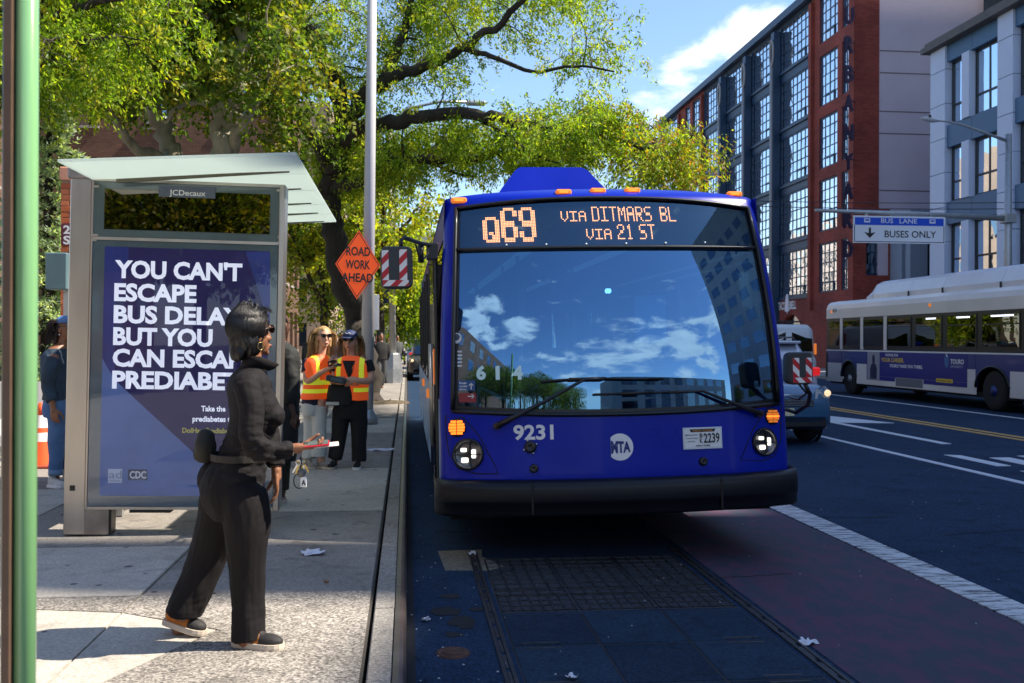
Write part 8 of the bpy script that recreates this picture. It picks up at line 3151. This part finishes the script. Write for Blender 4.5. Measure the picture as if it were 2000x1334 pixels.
tree('plane_tree', 'pale barked plane tree with slanting limbs behind the left part of the shelter roof', tuple(b3),
     [([b3, q3(340, 450), q3(345, 320), q3(322, 260), q3(300, 180), q3(300, 60), q3(310, -60)], .24, .09),
      ([q3(345, 330), q3(300, 305, -.5), q3(265, 290, -.7), q3(225, 235, -1), q3(195, 170, -1.3), q3(180, 90)], .13, .04),
      ([q3(322, 262), q3(312, 240, .5), q3(262, 180, .6), q3(240, 100, .6)], .09, .03)],
     [(60, -160), (440, -160), (440, 130), (400, 200), (330, 190), (300, 250), (230, 250), (205, 170), (60, 150)], Y2 + 1, 5, 85, 15, 32, .11, .075, G2, BK_P, droop=.3, sub_r=.8, seed=33)
# bright green bough hanging in from the left above the shelter
b4 = P(-60, 700, Y=14); b4.z = .15
q4 = lambda px, py, dy=0: P(px, py, Y=14 + dy)
tree('street_tree', 'bright green tree leaning in at the top left corner beside the green column', tuple(b4),
     [([b4, q4(-50, 400), q4(-20, 200), q4(60, 60), q4(110, -60)], .2, .07), ([q4(-20, 200), q4(60, 130), q4(140, 90), q4(230, 70)], .09, .03), ([q4(60, 60), q4(160, 10), q4(300, -20)], .08, .03)],
     [(-150, -200), (380, -200), (330, 40), (240, 130), (180, 150), (110, 160), (-150, 250)], 14, 3, 75, 16, 36, .085, .032, G1, BK_D, droop=.5, sub_r=.7, seed=41)
# trees further down the kerb
for (px, y_, ztop, polyp, pal, lab, sd_, ll_) in (
        (742, 35, 0, [(640, 330), (700, 335), (850, 370), (850, 520), (800, 560), (700, 560), (650, 470)], GY, 'yellow green tree down the pavement behind the far street lamp', 51, .16),
        (770, 46, 0, [(735, 540), (840, 520), (835, 650), (790, 668), (740, 650)], G1, 'dark green small tree at the kerb behind the far street lamp', 52, .16),
        (640, 37, 0, [(570, 330), (700, 380), (700, 600), (640, 640), (590, 600), (560, 450)], GY + G2, 'mottled tree behind the women in vests', 53, .16),
        (705, 62, 0, [(615, 480), (800, 470), (830, 640), (700, 655), (615, 640)], G2, 'distant olive tree closing the view along the pavement', 54, .22)):
    b_ = P(px, 700, Y=y_); b_.z = .15
    qq = lambda a, c: P(a, c, Y=y_)
    cy_ = sum(p[1] for p in polyp) / len(polyp); cx_ = sum(p[0] for p in polyp) / len(polyp)
    tree('street_tree', lab, tuple(b_), [([b_, qq((px + cx_) / 2, 600), qq(cx_, cy_ + 30), qq(cx_ + 10, cy_ - 60)], .16 if y_ < 50 else .2, .06), ([qq((px + cx_) / 2, 600), qq(cx_ - 40, cy_), qq(cx_ - 60, cy_ - 60)], .09, .03), ([qq(cx_, cy_ + 30), qq(cx_ + 50, cy_ - 10), qq(cx_ + 70, cy_ - 40)], .08, .03)],
         polyp, y_, 4, 55, 13, 20, ll_, ll_ * .6, pal, BK_D, droop=.35, sub_r=1.0, seed=sd_)

# blue spruce at the left
sp = P(93, 900, Y=15.5)
SP = empty('spruce_tree', (sp.x, 15.5, .15), label='silvery blue spruce between the green column and the brick pillar', cat='tree')
MB().tube([(0, 0, 0), (0, 0, 5.2)], [.14, .03], 8).build('trunk', BK_D, SP)
C_, D_ = [], []
rr = random.Random(8)
z = .9
brn = MB()
while z < 5.0:
    R_ = 1.35 * (1 - (z / 5.3)) + .15
    for k in range(13):
        a = rr.uniform(0, math.tau)
        tipv = Vector((math.cos(a) * R_, math.sin(a) * R_, z - .18 * R_))
        brn.tube([(0, 0, z), tuple(tipv)], [.02, .006], 4, cap=False)
        for j in range(int(26 * R_) + 8):
            t_ = rr.uniform(.25, 1)
            c = Vector((0, 0, z)).lerp(tipv, t_) + Vector((rr.gauss(0, .06), rr.gauss(0, .06), rr.gauss(0, .03)))
            for q in range(4):
                C_.append(tuple(c + Vector((sp.x, 15.5, .15)))); D_.append((math.cos(a) + rr.gauss(0, .8), math.sin(a) + rr.gauss(0, .8), .35 + rr.gauss(0, .5)))
    z += .17
brn.build('branch', BK_D, SP, fix=False, kind='stuff')
C_ = np.array(C_); D_ = np.array(D_); n = len(C_)
tn = np.array([(.30, .38, .36), (.40, .48, .44), (.16, .22, .20), (.48, .56, .50)])[rng.integers(0, 4, n)]
leaves_mesh('crown', SP, C_, D_, rng.uniform(.06, .11, n), rng.uniform(.018, .03, n), tn, (sp.x, 15.5, .15))
# hedge in the flats garden and ivy low on the big trunk
C_ = rng.uniform((-13.5, 16.2, .1), (-3.2, 18.0, 1.15), (9000, 3)); n = len(C_)
D_ = rng.normal(size=(n, 3)) + np.array([0, 0, .5])
HG = empty('hedge', (-8, 17, .15), label='clipped green hedge behind the iron railing', cat='hedge')
MB().box(-5.4, 4.7, -.75, .95, 0, .9).build('hedge_core', mat('hedge_core', (.015, .02, .01), .9), HG)
leaves_mesh('foliage', HG, C_, D_, rng.uniform(.08, .14, n), rng.uniform(.05, .08, n), np.array(G2)[rng.integers(0, 6, n)], (-8, 17, .15))

# ------------------------------------------------------------------ what stands behind the camera (seen only in the glass)
for k, (x, y, s_) in enumerate(((-6, -14, 1.0), (-3, -24, 1.2), (-11, -20, 1.3), (-1, -36, 1.3), (3, -46, 1.3), (-8, -34, 1.5), (-16, -28, 1.6), (-20, -12, 1.4), (-13, -7, 1.1))):
    o = empty('street_tree', (x, y, .15), label='leafy tree standing behind the camera, ' + ('nearest of the row', 'second along the row', 'set back behind the second', 'fourth along the row', 'furthest along the row', 'set back behind the fourth', 'well back near the flats', 'by the far left corner', 'close by on the left')[k], cat='tree')
    MB().tube([(0, 0, 0), (.1, 0, 2.5 * s_), (0, .2, 4.5 * s_)], [.22, .18, .08], 8).build('trunk', BK_D, o)
    n = 8000
    v = rng.normal(size=(n, 3)); v /= np.linalg.norm(v, axis=1)[:, None]
    rad_ = rng.random(n)[:, None] ** .4
    C_ = v * rad_ * np.array([2.6, 2.6, 1.9]) * s_ * (1 + .25 * np.sin(v[:, :1] * 5 + k) * np.cos(v[:, 1:2] * 4)) + np.array([x, y, 4.6 * s_ + .3])
    leaves_mesh('crown', o, C_, v + rng.normal(size=(n, 3)) * .6, rng.uniform(.16, .28, n), rng.uniform(.1, .17, n), np.array(G2)[rng.integers(0, 6, n)] * .7, (x, y, .15))
gb_ = empty('courthouse', (12, -62, 0), label='pale grey block with rows of dark windows behind the camera', cat='building')
MB().box(0, 34, 0, 14, 0, 12).build('wall', mat('grey_render', (.38, .38, .36), .9, var=.1), gb_)
for i in range(8):
    for j in range(3):
        MB().box(1.5 + i * 4, 4 + i * 4, 14.0, 14.04, 2 + j * 3.8, 4.2 + j * 3.8).build('window', GL_DK, gb_)
gb_ = empty('brick_block', (-38, -50, 0), label='dark brick block far behind the camera on the left', cat='building')
MB().box(0, 22, 0, 60, 0, 16).build('wall', bbrick, gb_)
for i in range(12):
    for j in range(4):
        MB().box(22.0, 22.04, 2 + i * 4.8, 4.2 + i * 4.8, 2 + j * 3.6, 4 + j * 3.6).build('window', GL_DK, gb_)
